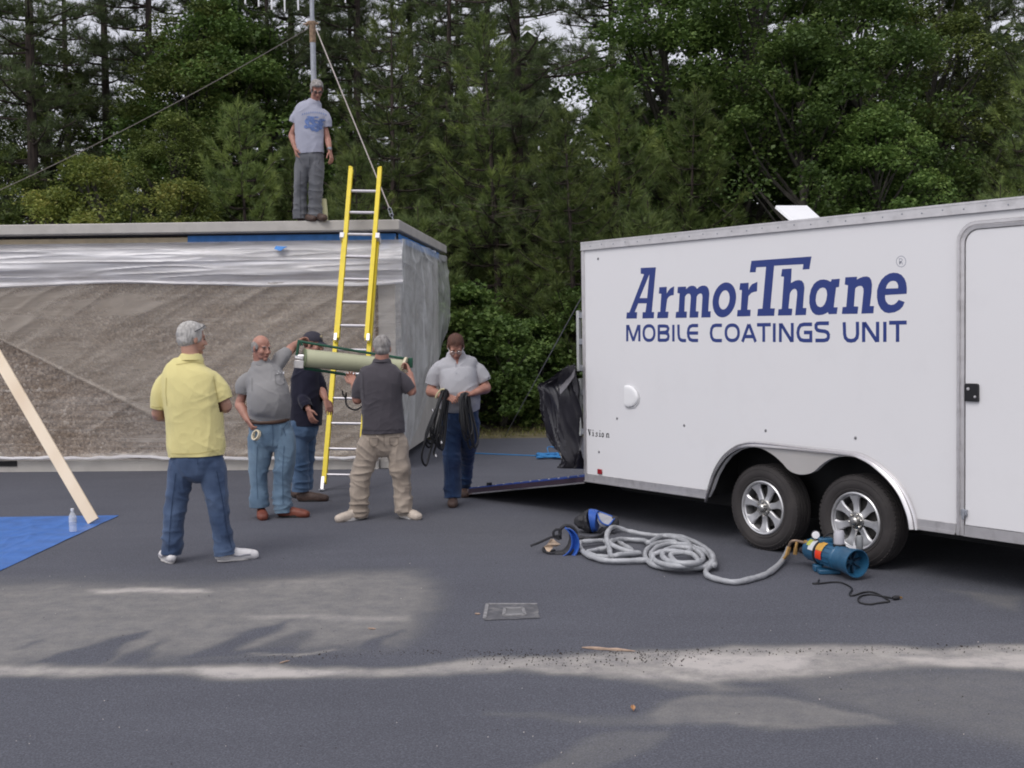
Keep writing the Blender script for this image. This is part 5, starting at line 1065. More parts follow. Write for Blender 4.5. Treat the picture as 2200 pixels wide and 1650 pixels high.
    if 'belt' in spec:
        bp_ = spec['belt']; c0 = X(bp_[0]); a_, d_ = bp_[1]/sc, bp_[2]; q = LM()
        pts = []
        for k in range(41):
            a = 2*math.pi*k/40; cs, sn = math.cos(a), math.sin(a)
            pts.append(c0+side*a_*math.copysign(abs(cs)**(2/2.35), cs)+fw*(d_*math.copysign(abs(sn)**(2/2.35), sn))+Vector((0, 0, -bp_[3]*sn)))
        vs = []; 
        for p in pts: vs += [p-Vector((0, 0, .017)), p+Vector((0, 0, .017))]
        q.add(vs, [(2*i, 2*i+1, 2*i+3, 2*i+2) for i in range(40)]); bo = q.build('belt', BELT, root)
        so_ = bo.modifiers.new('s', 'SOLIDIFY'); so_.thickness = .006
    # shoes
    for s in 'LR':
        sp = spec['shoe'+s]; heel = X(sp[0]); toe = X(sp[1]); heel.z = toe.z = zb; L_ = sp[2] if len(sp) > 2 else .29
        d = (toe-heel); d.z = 0; d.normalize(); toe = heel+d*L_; sx = Vector((-d.y, d.x, 0)); u = Vector((0, 0, 1))
        f_ = LM(); h_ = sp[3] if len(sp) > 3 else .0
        hh = .105 if spec.get('boots') else .085
        loft(f_, [heel+d*.012+u*.045, heel+d*.05+u*.050, heel+d*.11+u*.048, heel+d*.17+u*.042, heel+d*.23+u*.036, heel+d*(L_-.02)+u*.030], [.036, .041, .043, .050, .053, .047], [.034, .052, .054, .048, .043, .037], sx, 18, 2.3, k=3)
        loft(f_, [heel+d*.055+u*.05, heel+d*.06+u*hh, heel+d*.06+u*(hh+.03)], [.036, .038, .040], [.045, .042, .040], sx, 16, 2.2)
        sh_ = fuse(f_, 'shoe', spec['shoes'], root, .0065, 3, lambda co, nr: .003*(rdg(co, (20, 20, 26), 5)-.5))
        q = LM(); outl = []
        for k in range(28):
            a = 2*math.pi*k/28; x_ = math.cos(a); y_ = math.sin(a); t2 = (x_+1)/2
            outl.append((.0+L_*t2*1.02-.004, y_*(.033+.016*math.sin(math.pi*min(1, t2*1.0)*.9)+(-.006 if .25 < t2 < .5 else 0))))
        q.poly([outl], lambda a, c, dz: heel+d*a+sx*c+u*dz, .001, .030); q.build('sole', spec.get('sole', SOLE_D), sh_, bevel=.004)
        if spec.get('accent'):
            for ss in (-1, 1):
                q = LM(); q.tube(catmull([heel+d*(L_*t_)+sx*(ss*w_)+u*h_ for t_, w_, h_ in ((.10, .043, .060), (.30, .049, .052), (.50, .054, .040), (.68, .057, .046), (.80, .053, .042))], 4), .0055, 5); a2 = q.build('side_stripe', spec['accent'], root); a2.parent = sh_
            q = LM()
            for t_ in (.42, .50, .58, .66): q.tube([heel+d*(L_*t_)-sx*.022+u*(.098-.075*(t_-.4)*2.0), heel+d*(L_*t_)+u*(.104-.075*(t_-.4)*2.0), heel+d*(L_*t_)+sx*.022+u*(.098-.075*(t_-.4)*2.0)], .004, 5)
            a2 = q.build('laces', spec['accent'], root); a2.parent = sh_
    return dict(trousers=tro, root=root, H=H, R=R, X=X, LM=LM, shirt=st, sc=sc, fw=fw, side=side, tor=tor)
def z1_(x, y): return 300+x/2.845, 660+y/2.845
def z2_(x, y): return 600+x/3.3, 660+y/3.3
def z3_(x, y): return 560+x/3.056, y/3.056
def z7_(x, y): return 880+x/3.585, 660+y/3.585

yellow = person(dict(label='man in yellow polo shirt and blue jeans seen from behind, white trainers', Y=8.97, Z=z1_, zoom=2.845, seed=1, foot_ref=(325, 1560),
 head=(322, 192, .03), face=(128, 4), neck=(318, 322), neck_r=.064, hair='full', hair_m=HAIR_W, features=True, hs=1.03, hairline=.2,
 shL=(150, 405), shR=(468, 412), elL=(110, 650, .02), elR=(528, 604, .02), wrL=(235, 690, .30), wrR=(420, 610, .33), haL=(300, 680, .34), haR=(360, 620, .36),
 handL=dict(n=(0, -1, 0), curl=.6), handR=dict(n=(0, -1, 0), curl=.6, thumb=-1), arm_r=(.052, .046, .030),
 torso=[(350, 905, 168, .150), (347, 850, 173, .158), (337, 740, 170, .160), (328, 620, 172, .165), (318, 520, 176, .165), (308, 440, 175, .150), (306, 390, 160, .125), (310, 352, 122, .095), (316, 328, 80, .078)],
 slL=((172, 440, 52), (128, 520, 55), (110, 622, 44)), slR=((448, 448, 54), (490, 505, 58), (522, 568, 50)), shirt=YEL, collar=.03,
 pelvis=[(345, 850, 150, .135), (347, 920, 158, .142), (350, 965, 150, .135)],
 legL=((265, 960, 84), (245, 1060, 74), (224, 1180, 63), (208, 1300, 63), (200, 1400, 60), (196, 1508, 58)), legR=((432, 960, 86), (458, 1060, 76), (476, 1180, 61), (490, 1300, 58), (508, 1400, 60), (524, 1510, 62)),
 trousers=JEAN_D, accent=mat('trainer_grey', (.30, .30, .34), .6), shoes=SH_W, sole=SOLE_W, shoeL=((198, 1568, -.07), (150, 1545, .18)), shoeR=((478, 1560, -.02), (690, 1530, .10), .30)))
greytee = person(dict(label='balding man in grey t-shirt and washed jeans holding a tape roll', Y=11.08, Z=z1_, zoom=2.845, seed=2, foot_ref=(820, 1285),
 head=(745, 248, -.04), face=(48, 8), neck=(742, 345), neck_r=.064, hair='fringe', hair_m=HAIR_G, skin=SKIN_R, hs=1.0, hairline=.0,
 shL=(648, 412), shR=(845, 345), elL=(612, 590, .03), elR=(915, 268, .20), wrL=(662, 692, -.08), wrR=(952, 222, .36), haL=(695, 750, -.12), haR=(980, 190, .44),
 handL=dict(n=(.8, .3, 0), curl=.8, thumb=-1), handR=dict(dir=(.5, .5, .35), n=(.3, -.3, -.9), curl=.65, thumb=1), arm_r=(.050, .046, .030),
 torso=[(787, 680, 116, .150), (790, 640, 124, .165, -.01), (790, 590, 130, .190, -.03), (786, 530, 128, .190, -.03), (776, 470, 119, .165, -.01), (764, 420, 115, .140), (752, 378, 96, .112), (745, 350, 62, .080)],
 slL=((668, 440, 44), (632, 480, 48), (626, 530, 39)), slR=((832, 362, 44, .04), (872, 305, 45, .10), (900, 272, 36, .17)), shirt=GREY_T,
 pelvis=[(790, 680, 118, .148), (798, 740, 126, .150), (805, 800, 118, .135)], belt=((790, 684, -.0), 126, .168, .02),
 legL=((738, 800, 74), (738, 890, 70), (728, 990, 56), (728, 1090, 50), (735, 1220, 52)), legR=((880, 800, 72), (890, 890, 66), (882, 990, 58), (868, 1090, 52), (878, 1252, 56)),
 trousers=JEAN_L, shoes=SH_R, boots=True, shoeL=((740, 1240, .10), (755, 1300, -.16)), shoeR=((850, 1262, .02), (995, 1262, -.02))))
capman = person(dict(label='man in navy shirt and baseball cap standing behind the masking roll', Y=12.1, Z=z2_, zoom=3.3, seed=3, foot_ref=(170, 1365),
 head=(243, 262, 0), face=(72, 10), neck=(215, 375), hair='cap', hair_m=HAIR_B, skin=SKIN_R,
 shL=(130, 455, .05), shR=(285, 450, -.05), elL=(160, 620, -.10), elR=(300, 590, -.02), wrL=(207, 725, -.22), wrR=(330, 655, -.10), haL=(228, 790, -.24), haR=(347, 700, -.12),
 handL=dict(n=(.6, .6, 0), curl=.35, thumb=1), handR=dict(n=(-.6, .6, 0), curl=.35), 
 torso=[(192, 838, 108, .145), (190, 760, 110, .150), (190, 660, 108, .150), (192, 560, 106, .150), (198, 490, 102, .140), (205, 435, 92, .115), (212, 395, 60, .080)],
 slL=((142, 485, 42), (150, 570, 44), (172, 650, 40, -.12), (200, 715, 34, -.21)), slR=((268, 490, 40), (292, 545, 38), (306, 612, 34, .02), (322, 640, 30, -.02)), shirt=NAVY_T,
 pelvis=[(180, 800, 92, .135), (178, 860, 98, .140)],
 legL=((150, 905, 62), (146, 1000, 58), (150, 1110, 54), (150, 1200, 54), (150, 1305, 54)), legR=((205, 905, 56, .08), (205, 1000, 50, .10), (196, 1110, 46, .12), (192, 1200, 44, .12), (190, 1290, 44, .12)),
 trousers=JEAN_M, shoes=SH_B, shoeL=((135, 1360, 0), (285, 1360, 0), .30), shoeR=((125, 1335, .22), (110, 1310, .4))))
darkman = person(dict(label='grey haired man in charcoal t-shirt and khaki trousers seen from behind', Y=10.9, Z=z2_, zoom=3.3, seed=4, foot_ref=(700, 1510),
 head=(728, 292, .02), face=(188, -2), neck=(726, 395), neck_r=.066, hair='short', hair_m=HAIR_G, features=True, hs=1.0, hairline=.2, skin=SKIN_R,
 shL=(575, 465), shR=(872, 462), elL=(556, 658, 0), elR=(936, 600, 0), wrL=(530, 545, .28), wrR=(928, 470, .20), haL=(505, 490, .38), haR=(905, 400, .30),
 handL=dict(n=(0, -.3, 1), curl=.7, thumb=-1), handR=dict(n=(-1, .1, 0), curl=.75, thumb=-1), arm_r=(.050, .044, .029),
 torso=[(740, 890, 148, .140), (738, 830, 149, .145), (732, 740, 146, .145), (726, 650, 146, .150), (722, 560, 152, .155), (722, 495, 154, .145), (724, 450, 150, .120), (726, 420, 116, .094), (726, 400, 72, .078)],
 slL=((606, 500, 52), (570, 565, 52), (556, 645, 40)), slR=((850, 500, 54), (896, 552, 53), (928, 592, 42)), shirt=CHAR_T,
 pelvis=[(740, 850, 132, .125), (742, 920, 142, .138), (742, 965, 132, .128)],
 legL=((652, 975, 90), (610, 1080, 78), (580, 1185, 66), (568, 1300, 66), (566, 1400, 64), (566, 1488, 60)), legR=((832, 975, 82), (850, 1080, 72), (862, 1185, 65), (872, 1300, 62), (884, 1448, 60)),
 trousers=KHAKI, tamp=1.4, shoes=SH_C, sole=SOLE_W, shoeL=((600, 1500, .02), (478, 1512, -.10), .29), shoeR=((855, 1478, .1), (950, 1480, -.05), .29)))
cableman = person(dict(label='man in pale grey shirt looking down, carrying two bundles of black cable', Y=11.75, Z=z7_, zoom=3.585, seed=5, foot_ref=(380, 1530),
 head=(355, 302, -.10), face=(4, 38), neck=(357, 378, .0), neck_r=.066, hair='short', hair_m=HAIR_B, hs=1.02, hairline=.064, skin=SKIN_R,
 shL=(205, 432), shR=(525, 432), elL=(160, 645, -.02), elR=(592, 620, -.02), wrL=(262, 690, -.24), wrR=(480, 668, -.24), haL=(330, 700, -.30), haR=(420, 668, -.30),
 handL=dict(n=(0, .5, -.8), curl=.45, thumb=1), handR=dict(n=(0, .5, -.8), curl=.5, thumb=-1), arm_r=(.054, .048, .030),
 torso=[(388, 778, 146, .150), (386, 720, 149, .185, -.02), (382, 640, 149, .200, -.04), (378, 560, 146, .185, -.03), (372, 490, 150, .165), (366, 438, 158, .140), (360, 402, 130, .108), (357, 378, 78, .082)],
 slL=((236, 470, 52), (196, 528, 58), (176, 598, 54)), slR=((504, 470, 52), (552, 522, 58), (578, 572, 54)), shirt=SILVER_T, collar=.012,
 pelvis=[(390, 755, 136, .140), (388, 830, 140, .145), (388, 880, 130, .135)],
 legL=((325, 900, 86), (318, 1000, 78), (325, 1110, 70), (328, 1250, 66, -.05), (331, 1470, 60, -.1)), legR=((458, 900, 82), (456, 1000, 72, .1), (446, 1110, 60, .25), (434, 1240, 52, .45), (420, 1385, 48, .60)),
 trousers=JEAN_N, shoes=SH_B, shoeL=((336, 1490, .02), (332, 1560, -.25)), shoeR=((420, 1450, .70), (425, 1450, .45))))
roofman = person(dict(label='man in ash t-shirt and grey jeans standing on the flat roof edge', Y=14.78, Z=z3_, zoom=3.056, seed=6, base=3.118, foot_ref=(310, 1460),
 head=(368, 590, -.06), face=(18, 34), neck=(356, 668), neck_r=.058, hair='full', hair_m=HAIR_G, hs=.96, hairline=.068, skin=SKIN_R,
 shL=(240, 712), shR=(425, 720), elL=(204, 885, .02), elR=(438, 905, .02), wrL=(226, 972, -.05), wrR=(455, 992, -.05), haL=(238, 1030, -.06), haR=(470, 1060, -.06),
 handL=dict(n=(.8, .3, 0), curl=.4, thumb=1), handR=dict(n=(-.8, .3, 0), curl=.4, thumb=-1), arm_r=(.042, .038, .026),
 torso=[(327, 1010, 88, .115), (322, 950, 90, .120), (320, 880, 94, .125), (324, 800, 102, .130), (330, 745, 104, .118), (340, 712, 90, .095), (352, 686, 52, .070)],
 slL=((262, 738, 31), (228, 772, 31), (212, 806, 27)), slR=((404, 742, 31), (434, 785, 30), (442, 836, 26)), shirt=ASH_T,
 pelvis=[(325, 990, 80, .100), (322, 1040, 90, .110), (322, 1080, 84, .100)],
 legL=((276, 1085, 50), (264, 1180, 45), (260, 1260, 42), (260, 1350, 42), (262, 1438, 44)), legR=((366, 1085, 50), (364, 1180, 47), (360, 1260, 44), (358, 1350, 42), (362, 1438, 46)),
 trousers=JEAN_G, shoes=SH_B, shoeL=((255, 1468, .05), (325, 1468, -.05), .27), shoeR=((362, 1468, .05), (402, 1468, -.10), .27)))
# caps, glasses, belt, prints
H = capman['H']; R_ = capman['R']; q = capman['LM']()
for k, (r, z) in enumerate([(1, 0)]): ball(q, H(0, -.014, .046), (.088, .108, .088), R_, 24)
def capcut(co):
    qq = np.array([list(R_.transposed() @ (Vector(c)+capman['root'].location-Vector(H(0, 0, 0)))) for c in co]); return qq[:, 2] < .034-.25*qq[:, 1]*0
cp = fuse(q, 'cap', mat('navy_cap', (.030, .028, .042), .8, 0, .15, 20), capman['root'], .007, 2, None, capcut)
q = capman['LM'](); q.grid(lambda a, b: H((a-.5)*.15*(1-.25*b*b), .078+.090*b*(1-1.6*(a-.5)**2), .045-.030*b-.07*(a-.5)**2), 14, 8)
v = q.build('visor', bpy.data.materials['navy_cap'], capman['root']); v.parent = cp; v.modifiers.new('s', 'SOLIDIFY').thickness = .006
q = capman['LM'](); q.poly([[(.018*math.cos(a)*(1+.35*math.sin(2*a+.5)), .022*math.sin(a)) for a in np.linspace(0, 6.0, 18)]], lambda a, c, d: H(a, .086+d-.35*abs(a)-.25*(c+.01), .085+c), 0, .004)
q.build('cap_emblem', mat('pale_gold_embroidery', (.62, .52, .30), .7), capman['root']).parent = cp
def specs(P, ma, r=.0022, lens=False):
    H = P['H']; q = P['LM']()
    for s in (-1, 1):
        q.tube([H(s*.033+.021*math.cos(a), .098-.006*math.cos(a)*s*0, .000+.014*math.sin(a)) for a in np.linspace(0, 2*math.pi, 15)], r, 6)
        q.tube([H(s*.054, .096, .004), H(s*.074, .04, .006), H(s*.079, -.01, .006)], r, 6)
    q.tube([H(-.012, .101, .003), H(0, .104, .006), H(.012, .101, .003)], r, 6); q.build('glasses', ma, P['root'])
specs(cableman, SILV_F, .0026); specs(roofman, GLASS_F, .003)
H = yellow['H']; q = yellow['LM']()
q.tube([H(-.089, -.02, .050), H(-.090, .02, .072), H(-.078, .060, .098), H(0, .078, .112), H(.078, .060, .098), H(.090, .02, .072), H(.089, -.02, .050)], .0035, 6); q.build('sunglasses_on_hair', GLASS_F, yellow['root'])
# printed patches follow the cloth
def patch(P, loops, c, size, name, ma, aim=None, parent=None, on='shirt'):
    """flat print pressed onto the shirt; c is a place in the photo, loops in units of size metres"""
    sh = P[on]; bv = BVHTree.FromPolygons([v.co+P['root'].location for v in sh.data.vertices], [tuple(p.vertices) for p in sh.data.polygons])
    ctr = P['X'](c); view = (ctr-Vector(cC)).normalized() if aim is None else Vector(aim); q = P['LM']()
    sx = view.cross(Vector((0, 0, 1))).normalized(); up = sx.cross(view)
    for lp in loops:
        tri = tessellate_polygon([[Vector((a, b, 0)) for a, b in lp]])
        pts = []
        for a, b in lp:
            o_ = ctr+sx*a*size+up*b*size; hit = bv.ray_cast(o_-view*1.0, view, 2.0)
            pts.append((hit[0]-view*.004) if hit[0] else o_)
        q.add(pts, [tuple(t) for t in tri])
    o = q.build(name, ma, P['root'], smooth=False); o.parent = sh; return o
rr = random.Random(8)
BLUEP = mat('faded_blue_print', (.14, .21, .43), .9, 0, .3, 30)
loops = []
for i in range(12):     # the arched line of script over the emblem, too small to read
    a = (i-5.5)/5.5; x_ = a*.95; y_ = .78-.18*a*a
    loops.append([(x_-.055, y_-.10), (x_-.02, y_-.10), (x_+.01, y_+.0), (x_+.045, y_-.09), (x_+.06, y_-.07), (x_+.02, y_+.07), (x_-.01, y_+.09), (x_-.03, y_-.02)])
for i in range(60):
    x_ = rr.uniform(-.72, .72); y_ = rr.uniform(-.75, .42); w_ = rr.uniform(.10, .26); h_ = rr.uniform(.05, .13)
    if abs(x_)+abs(y_+.2) < 1.05: loops.append([(x_-w_, y_), (x_-w_*.4, y_+h_), (x_+w_*.6, y_+h_*.8), (x_+w_, y_), (x_+w_*.3, y_-h_), (x_-w_*.5, y_-h_*.7)])
patch(roofman, loops, (352, 800), .150, 'shirt_print', BLUEP)
patch(greytee, [[(-1, -.4), (-.6, .5), (-.2, -.1), (.2, .5), (.6, 0), (1, .4), (.9, -.4), (0, -.5)]], (862, 398), .035, 'pocket_print', WHITE2)
SEAM = mat('grey_stitching', (.30, .30, .33), .9)
patch(cableman, [[(-1, 1), (1, 1), (1, .96), (-1, .96)], [(-1, 1), (-1, -.8), (-.96, -.8), (-.96, 1)], [(1, 1), (1, -.8), (.96, -.8), (.96, 1)]], (475, 505), .06, 'pocket_seam', SEAM)
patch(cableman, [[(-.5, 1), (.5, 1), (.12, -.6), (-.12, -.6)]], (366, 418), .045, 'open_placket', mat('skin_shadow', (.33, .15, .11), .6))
patch(cableman, [[(-.25, 1), (.05, 1), (.12, -1), (-.18, -1)]], (362, 472), .055, 'button_placket', SEAM)
patch(cableman, [[(-.6, .5), (.6, .4), (.5, -.5), (-.7, -.4)]], (612, 548), .014, 'sleeve_logo', BLACK)

# seams and pockets: strokes given in zoom units of each man, pressed onto the cloth
def seams(P, on, strokes, w, ma, name='seam'):
    sc = P['sc']; cx = sum(p[0] for s_ in strokes for p in s_)/sum(len(s_) for s_ in strokes); cy = sum(p[1] for s_ in strokes for p in s_)/sum(len(s_) for s_ in strokes)
    lp_ = []
    for s_ in strokes:
        pts = [( (a-cx)/sc, -(b-cy)/sc) for a, b in s_]; d_ = []
        for i in range(len(pts)-1):
            for k in range(4): d_.append(tuple(pts[i][j]+(pts[i+1][j]-pts[i][j])*k/4 for j in (0, 1)))
        d_.append(pts[-1])
        for i in range(len(d_)-1): lp_.append(ribbon([d_[i], d_[i+1]], w))
    return patch(P, lp_, (cx, cy), 1.0, name, ma, on=on)
K_S = mat('khaki_seam', (.20, .165, .135), .95); D_S = mat('denim_seam', (.025, .045, .095), .95); L_S = mat('pale_denim_seam', (.06, .105, .17), .95); G_S = mat('grey_denim_seam', (.06, .062, .07), .95); C_S = mat('charcoal_seam', (.04, .036, .043), .95); Y_S = mat('yellow_seam', (.52, .44, .17), .95); GR_S = mat('grey_seam', (.17, .168, .168), .95)
seams(darkman, 'trousers', [[(742, 905), (744, 985)], [(640, 925), (700, 928), (698, 975), (668, 990), (642, 972), (640, 925)], [(782, 928), (842, 925), (842, 972), (815, 990), (784, 975), (782, 928)]], .006, K_S)
seams(darkman, 'shirt', [[(590, 868), (740, 872), (888, 868)], [(538, 632), (575, 640)], [(600, 470), (598, 560), (606, 640)], [(862, 470), (868, 560), (864, 620)]], .005, C_S)
seams(yellow, 'trousers', [[(232, 1010), (205, 1180), (186, 1350), (176, 1480)], [(360, 930), (362, 965)], [(472, 1010), (500, 1180), (520, 1350), (548, 1480)]], .005, D_S)
seams(yellow, 'shirt', [[(78, 600), (108, 608), (140, 606)], [(186, 890), (340, 893), (505, 870)], [(172, 430), (166, 520), (172, 600)], [(448, 430), (462, 520), (470, 570)], [(230, 352), (330, 338), (392, 350)]], .0045, Y_S)
seams(greytee, 'trousers', [[(815, 710), (818, 800), (812, 850)], [(690, 712), (712, 745), (700, 790)], [(905, 712), (880, 745), (892, 790)], [(722, 850), (712, 1000), (716, 1170)], [(882, 850), (868, 1000), (866, 1200)]], .0055, L_S)
seams(greytee, 'shirt', [[(595, 518), (630, 524), (660, 518)], [(828, 415), (880, 412), (884, 470), (855, 480), (830, 468), (828, 415)], [(690, 430), (688, 510)]], .005, GR_S)
seams(cableman, 'trousers', [[(392, 800), (392, 880)], [(300, 860), (290, 1100), (298, 1400)]], .0055, D_S)
seams(roofman, 'trousers', [[(322, 1030), (322, 1085)], [(256, 1045), (270, 1075)], [(392, 1045), (378, 1080)], [(262, 1120), (256, 1280), (258, 1420)]], .006, G_S)

q = roofman['LM'](); w0_ = roofman['X']((452, 978, -.045)); dd_ = (roofman['X']((455, 992, -.05))-roofman['X']((438, 905, .02))).normalized()
q.lathe([(.029, -.011), (.033, -.010), (.033, .010), (.029, .011)], w0_, dd_, 20); q.build('wristwatch', mat('grey_watch', (.16, .17, .19), .35, .4), roofman['root'])
q = roofman['LM'](); q.lathe([(.018, 0), (.018, .010), (.014, .012), (0, .012)], w0_+Vector((.010, -.030, 0)), (.3, -1, .1), 16); q.build('watch_face', mat('watch_glass', (.30, .31, .34), .15), roofman['root'])
# ------------------------------------------------------------------ things on and around the building
Yel = mat('yellow_fibreglass', (.80, .62, .012), .42, 0, .06, 12, dirt=((.45, .36, .05), 8, .35))
RUNG = mat('ladder_rung', (.66, .64, .67), .35, .7, .08, 20)
# extension ladder against the roof edge
ld = empty('extension_ladder', tuple(G(733, 1058)), label='yellow fibreglass extension ladder leaning on the roof edge', cat='ladder')
ldo = Vector(ld.location)
bL, bR = Vector(G(689, 1056)), Vector(G(773, 1054)); tL = Vector(at(751.5, 366, 14.66)); tR = Vector(at(820.5, 365, 14.66))
xv = (tR-tL).normalized(); up_ = ((tL+tR)/2-(bL+bR)/2); LLEN = up_.length; up_.normalize(); xv = (xv-up_*xv.dot(up_)).normalized(); nrm_ = up_.cross(xv).normalized()
if nrm_.y > 0: nrm_ = -nrm_          # towards the climber
mid0 = (bL+bR)/2; hwB = (bR-bL).length/2-.0; hwT = (tR-tL).length/2
def lp(x, l, d): return mid0+xv*x+up_*l+nrm_*d-ldo
def rail(name, s, hw0, hw1, l0, l1, d0, d1, fl=.012):
    # C-channel: web outside, two flanges
    q = MB(); f = lambda l: hw0+(hw1-hw0)*(l/LLEN)
    for (xa, xb, da, db) in ((0, .005, d0, d1), (-.044, 0, d0, d0+.006), (-.044, 0, d1-.006, d1)):
        vs = []
        for l in (l0, l1):
            for x, d in ((xa, da), (xb, da), (xb, db), (xa, db)): vs.append(lp(s*(f(l)+x), l, d))
        q.add(vs, [(0,1,2,3),(7,6,5,4),(0,4,5,1),(1,5,6,2),(2,6,7,3),(3,7,4,0)])
    return q.build(name, Yel, ld, smooth=False)
LM_ = LLEN*.763      # top of the base section
for s in (-1, 1):
    rail('base_rail', s, hwB, hwT+.022, .10, LM_, -.075, -.006)
    rail('fly_rail', s, hwB-.030, hwT, LLEN*.44, LLEN, 0, .068)
nr = 13
for k in range(nr):
    l = .20+k*.3048
    if l < LM_-.05:
        hw = hwB+(hwT+.022-hwB)*l/LLEN-.004; q = MB().tube([lp(-hw, l, -.040), lp(hw, l, -.040)], .0155, 10); q.build('rung', RUNG, ld)
    if l > LLEN*.44:
        hw = hwB-.030+(hwT-hwB+.030)*l/LLEN-.004; MB().tube([lp(-hw, l-.030, .034), lp(hw, l-.030, .034)], .0165, 10).build('rung', RUNG, ld)
for s in (-1, 1):
    f = hwB+(hwT+.022-hwB)*LM_/LLEN
    MB().bar(lp(s*(f-.005), LM_-.02, .0), lp(s*(f-.005), LM_+.05, .0), .05, .165, up=tuple(nrm_)).build('guide_bracket', WHITE2, ld, bevel=.004)
    MB().bar(lp(s*(hwB-.024), LLEN*.44-.03, .032), lp(s*(hwB-.024), LLEN*.44+.06, .032), .035, .075, up=tuple(nrm_)).build('rung_lock', ALU, ld, bevel=.003)
    q = MB().bar(lp(s*(hwB-.008), .17, -.042), lp(s*(hwB-.008), .02, -.042), .036, .078, up=tuple(nrm_)); q.build('foot', ALU, ld, bevel=.003)
    MB().bar(lp(s*(hwB-.008), .03, -.10), lp(s*(hwB-.008), .008, .02), .060, .014, up=tuple(nrm_)).build('rubber_shoe', STEEL_G, ld)
    f2 = hwT
    MB().bar(lp(s*(hwT-.012), LLEN-.01, .034), lp(s*(hwT-.012), LLEN+.012, .034), .036, .076, up=tuple(nrm_)).build('end_cap', Yel, ld, bevel=.004)
q = MB()
for k in range(6): q.poly([[(-.012, -.012), (.012, -.012), (0, .012)]], lambda a, b, c, k=k: tuple(lp(hwB+(hwT+.022-hwB)*.30+.006+c, LLEN*.30+a*1.5+k*.0, -.04+b)), 0, .001)
lab = mat('black_yellow_label', (.02, .02, .02), .5)
MB().bar(lp(hwB-.0, LLEN*.165, -.002), lp(hwB-.0, LLEN*.21, -.002), .03, .004, up=tuple(nrm_)).build('warning_label', lab, ld, smooth=False)

# antenna mast
ms = empty('antenna_mast', tuple(at(684, 478, 15.6)), label='galvanised antenna mast rising behind the man on the roof', cat='mast')
m0 = Vector(at(682, 478, 15.6)); m1 = Vector(at(667.5, -90, 15.6)); m0.z = 3.10
mo = Vector(ms.location); ms.location = m0; mo = m0.copy()
dirm = (m1-m0).normalized()
pj = m0+dirm*((at(672, 55, 15.6)[2]-m0.z)/dirm.z)
MB().tube([m0-mo, pj-dirm*.02-mo], .037, 14).build('lower_pole', STEEL_G, ms)
MB().tube([pj-dirm*.02-mo, m1-mo], .030, 14).build('upper_pole', STEEL_G, ms)
RUST = mat('rusty_steel', (.30, .21, .14), .85, .2, .4, 30, .3, 60)
MB().lathe([(.040, -.22), (.042, -.20), (.042, 0), (.046, .01), (.046, .05), (.038, .055)], pj-mo, dirm, 16).build('rusty_sleeve', RUST, ms)
q = MB().tube([pj-mo+Vector((-.12, 0, .02)), pj-mo+Vector((.08, 0, .03))], .012, 8).bar(pj-mo+Vector((-.075, -.03, .0)), pj-mo+Vector((-.045, .03, .06)), .03, .03); q.build('guy_ring', RUST, ms)
MB().box(-.12, .12, -.12, .12, .02, .032).build('base_plate', STEEL_G, ms)
an = empty('antenna', tuple(m1-Vector((0, 0, .1))), label='aluminium antenna whose rods hang into view left and right of the mast top', cat='antenna')
ao = Vector(an.location); tips = [(527, 8), (556, 14), (584, 21), (612, 25), (641, 22), (742, 6)]
bz = at(600, -75, 15.6)[2]
MB().tube([Vector((at(500, -75, 15.6)[0], 15.6, bz))-ao, Vector((at(770, -75, 15.6)[0], 15.6, bz))-ao], .017, 8).build('boom', ALU, an)
for px, py in tips:
    e = Vector(at(px, py, 15.6)); MB().tube([e-ao, Vector((e.x, e.y, 2*bz-e.z))-ao], .011 if px < 700 else .009, 8).build('rod', WHITE2, an)
# guy wires
WIRE = mat('guy_rope', (.50, .45, .42), .7, 0, .15, 40)
WIRE_D = mat('thin_steel_wire', (.20, .18, .165), .6, .2, .15, 40)
g0 = Vector(at(679, 62, 15.55)); g1 = Vector(at(836, 446, 14.9)); 
gw = empty('guy_wire', tuple(g1), label='pale guy wire running from the mast down to the turnbuckle at the roof corner', cat='wire')
MB().tube([g0-g1, Vector((0, 0, 0))], .0085, 6).build('wire', WIRE, gw)
tb = Vector(at(845.5, 472, 14.88)); tb.z = 3.118; dtb = (tb-g1)
q = MB().tube([dtb*.0, dtb*.12], .006, 6).tube([dtb*.12+Vector((-.02, 0, 0)), dtb*.5+Vector((-.02, 0, 0))], .005, 6).tube([dtb*.12+Vector((.02, 0, 0)), dtb*.5+Vector((.02, 0, 0))], .005, 6).tube([dtb*.5, dtb*.72], .006, 6)
q.lathe([(.016, -.01), (.026, 0), (.016, .01), (.010, 0), (.016, -.01)], dtb*.12, (0, 1, 0), 14).lathe([(.016, -.01), (.026, 0), (.016, .01), (.010, 0), (.016, -.01)], dtb*.55, (0, 1, 0), 14)
q.build('turnbuckle', STEEL_G, gw); MB().tube([dtb*.72, dtb*.98], .008, 6).lathe([(.03, -.0), (.03, .012), (.01, .014), (0, .014)], dtb, (0, 0, 1), 12).build('eye_bolt', STEEL_G, gw)
e0, e1 = Vector(at(664, 60, 15.6)), Vector(at(-160, 478, 17.5))
sag = [e0.lerp(e1, t)+Vector((0, 0, -.22*4*t*(1-t)*.5)) for t in np.linspace(0, 1, 20)]
w2_ = MB().tube([p-e0 for p in sag], .0055, 5).build('guy_wire', WIRE_D, label='thin dark guy wire sloping from the mast to the left edge', cat='wire'); w2_.location = e0
w3a, w3b = Vector(at(1251, 636, 10.72)), Vector(G(1084, 938)); w3b = Vector((w3b.x, 19.0, .0))
w3 = MB().tube([Vector((0, 0, 0)), w3b-w3a], .006, 5).build('stay_wire', mat('grey_wire', (.20, .20, .20), .6), label='thin grey wire from the trailer rear down to the wood edge', cat='wire'); w3.location = w3a
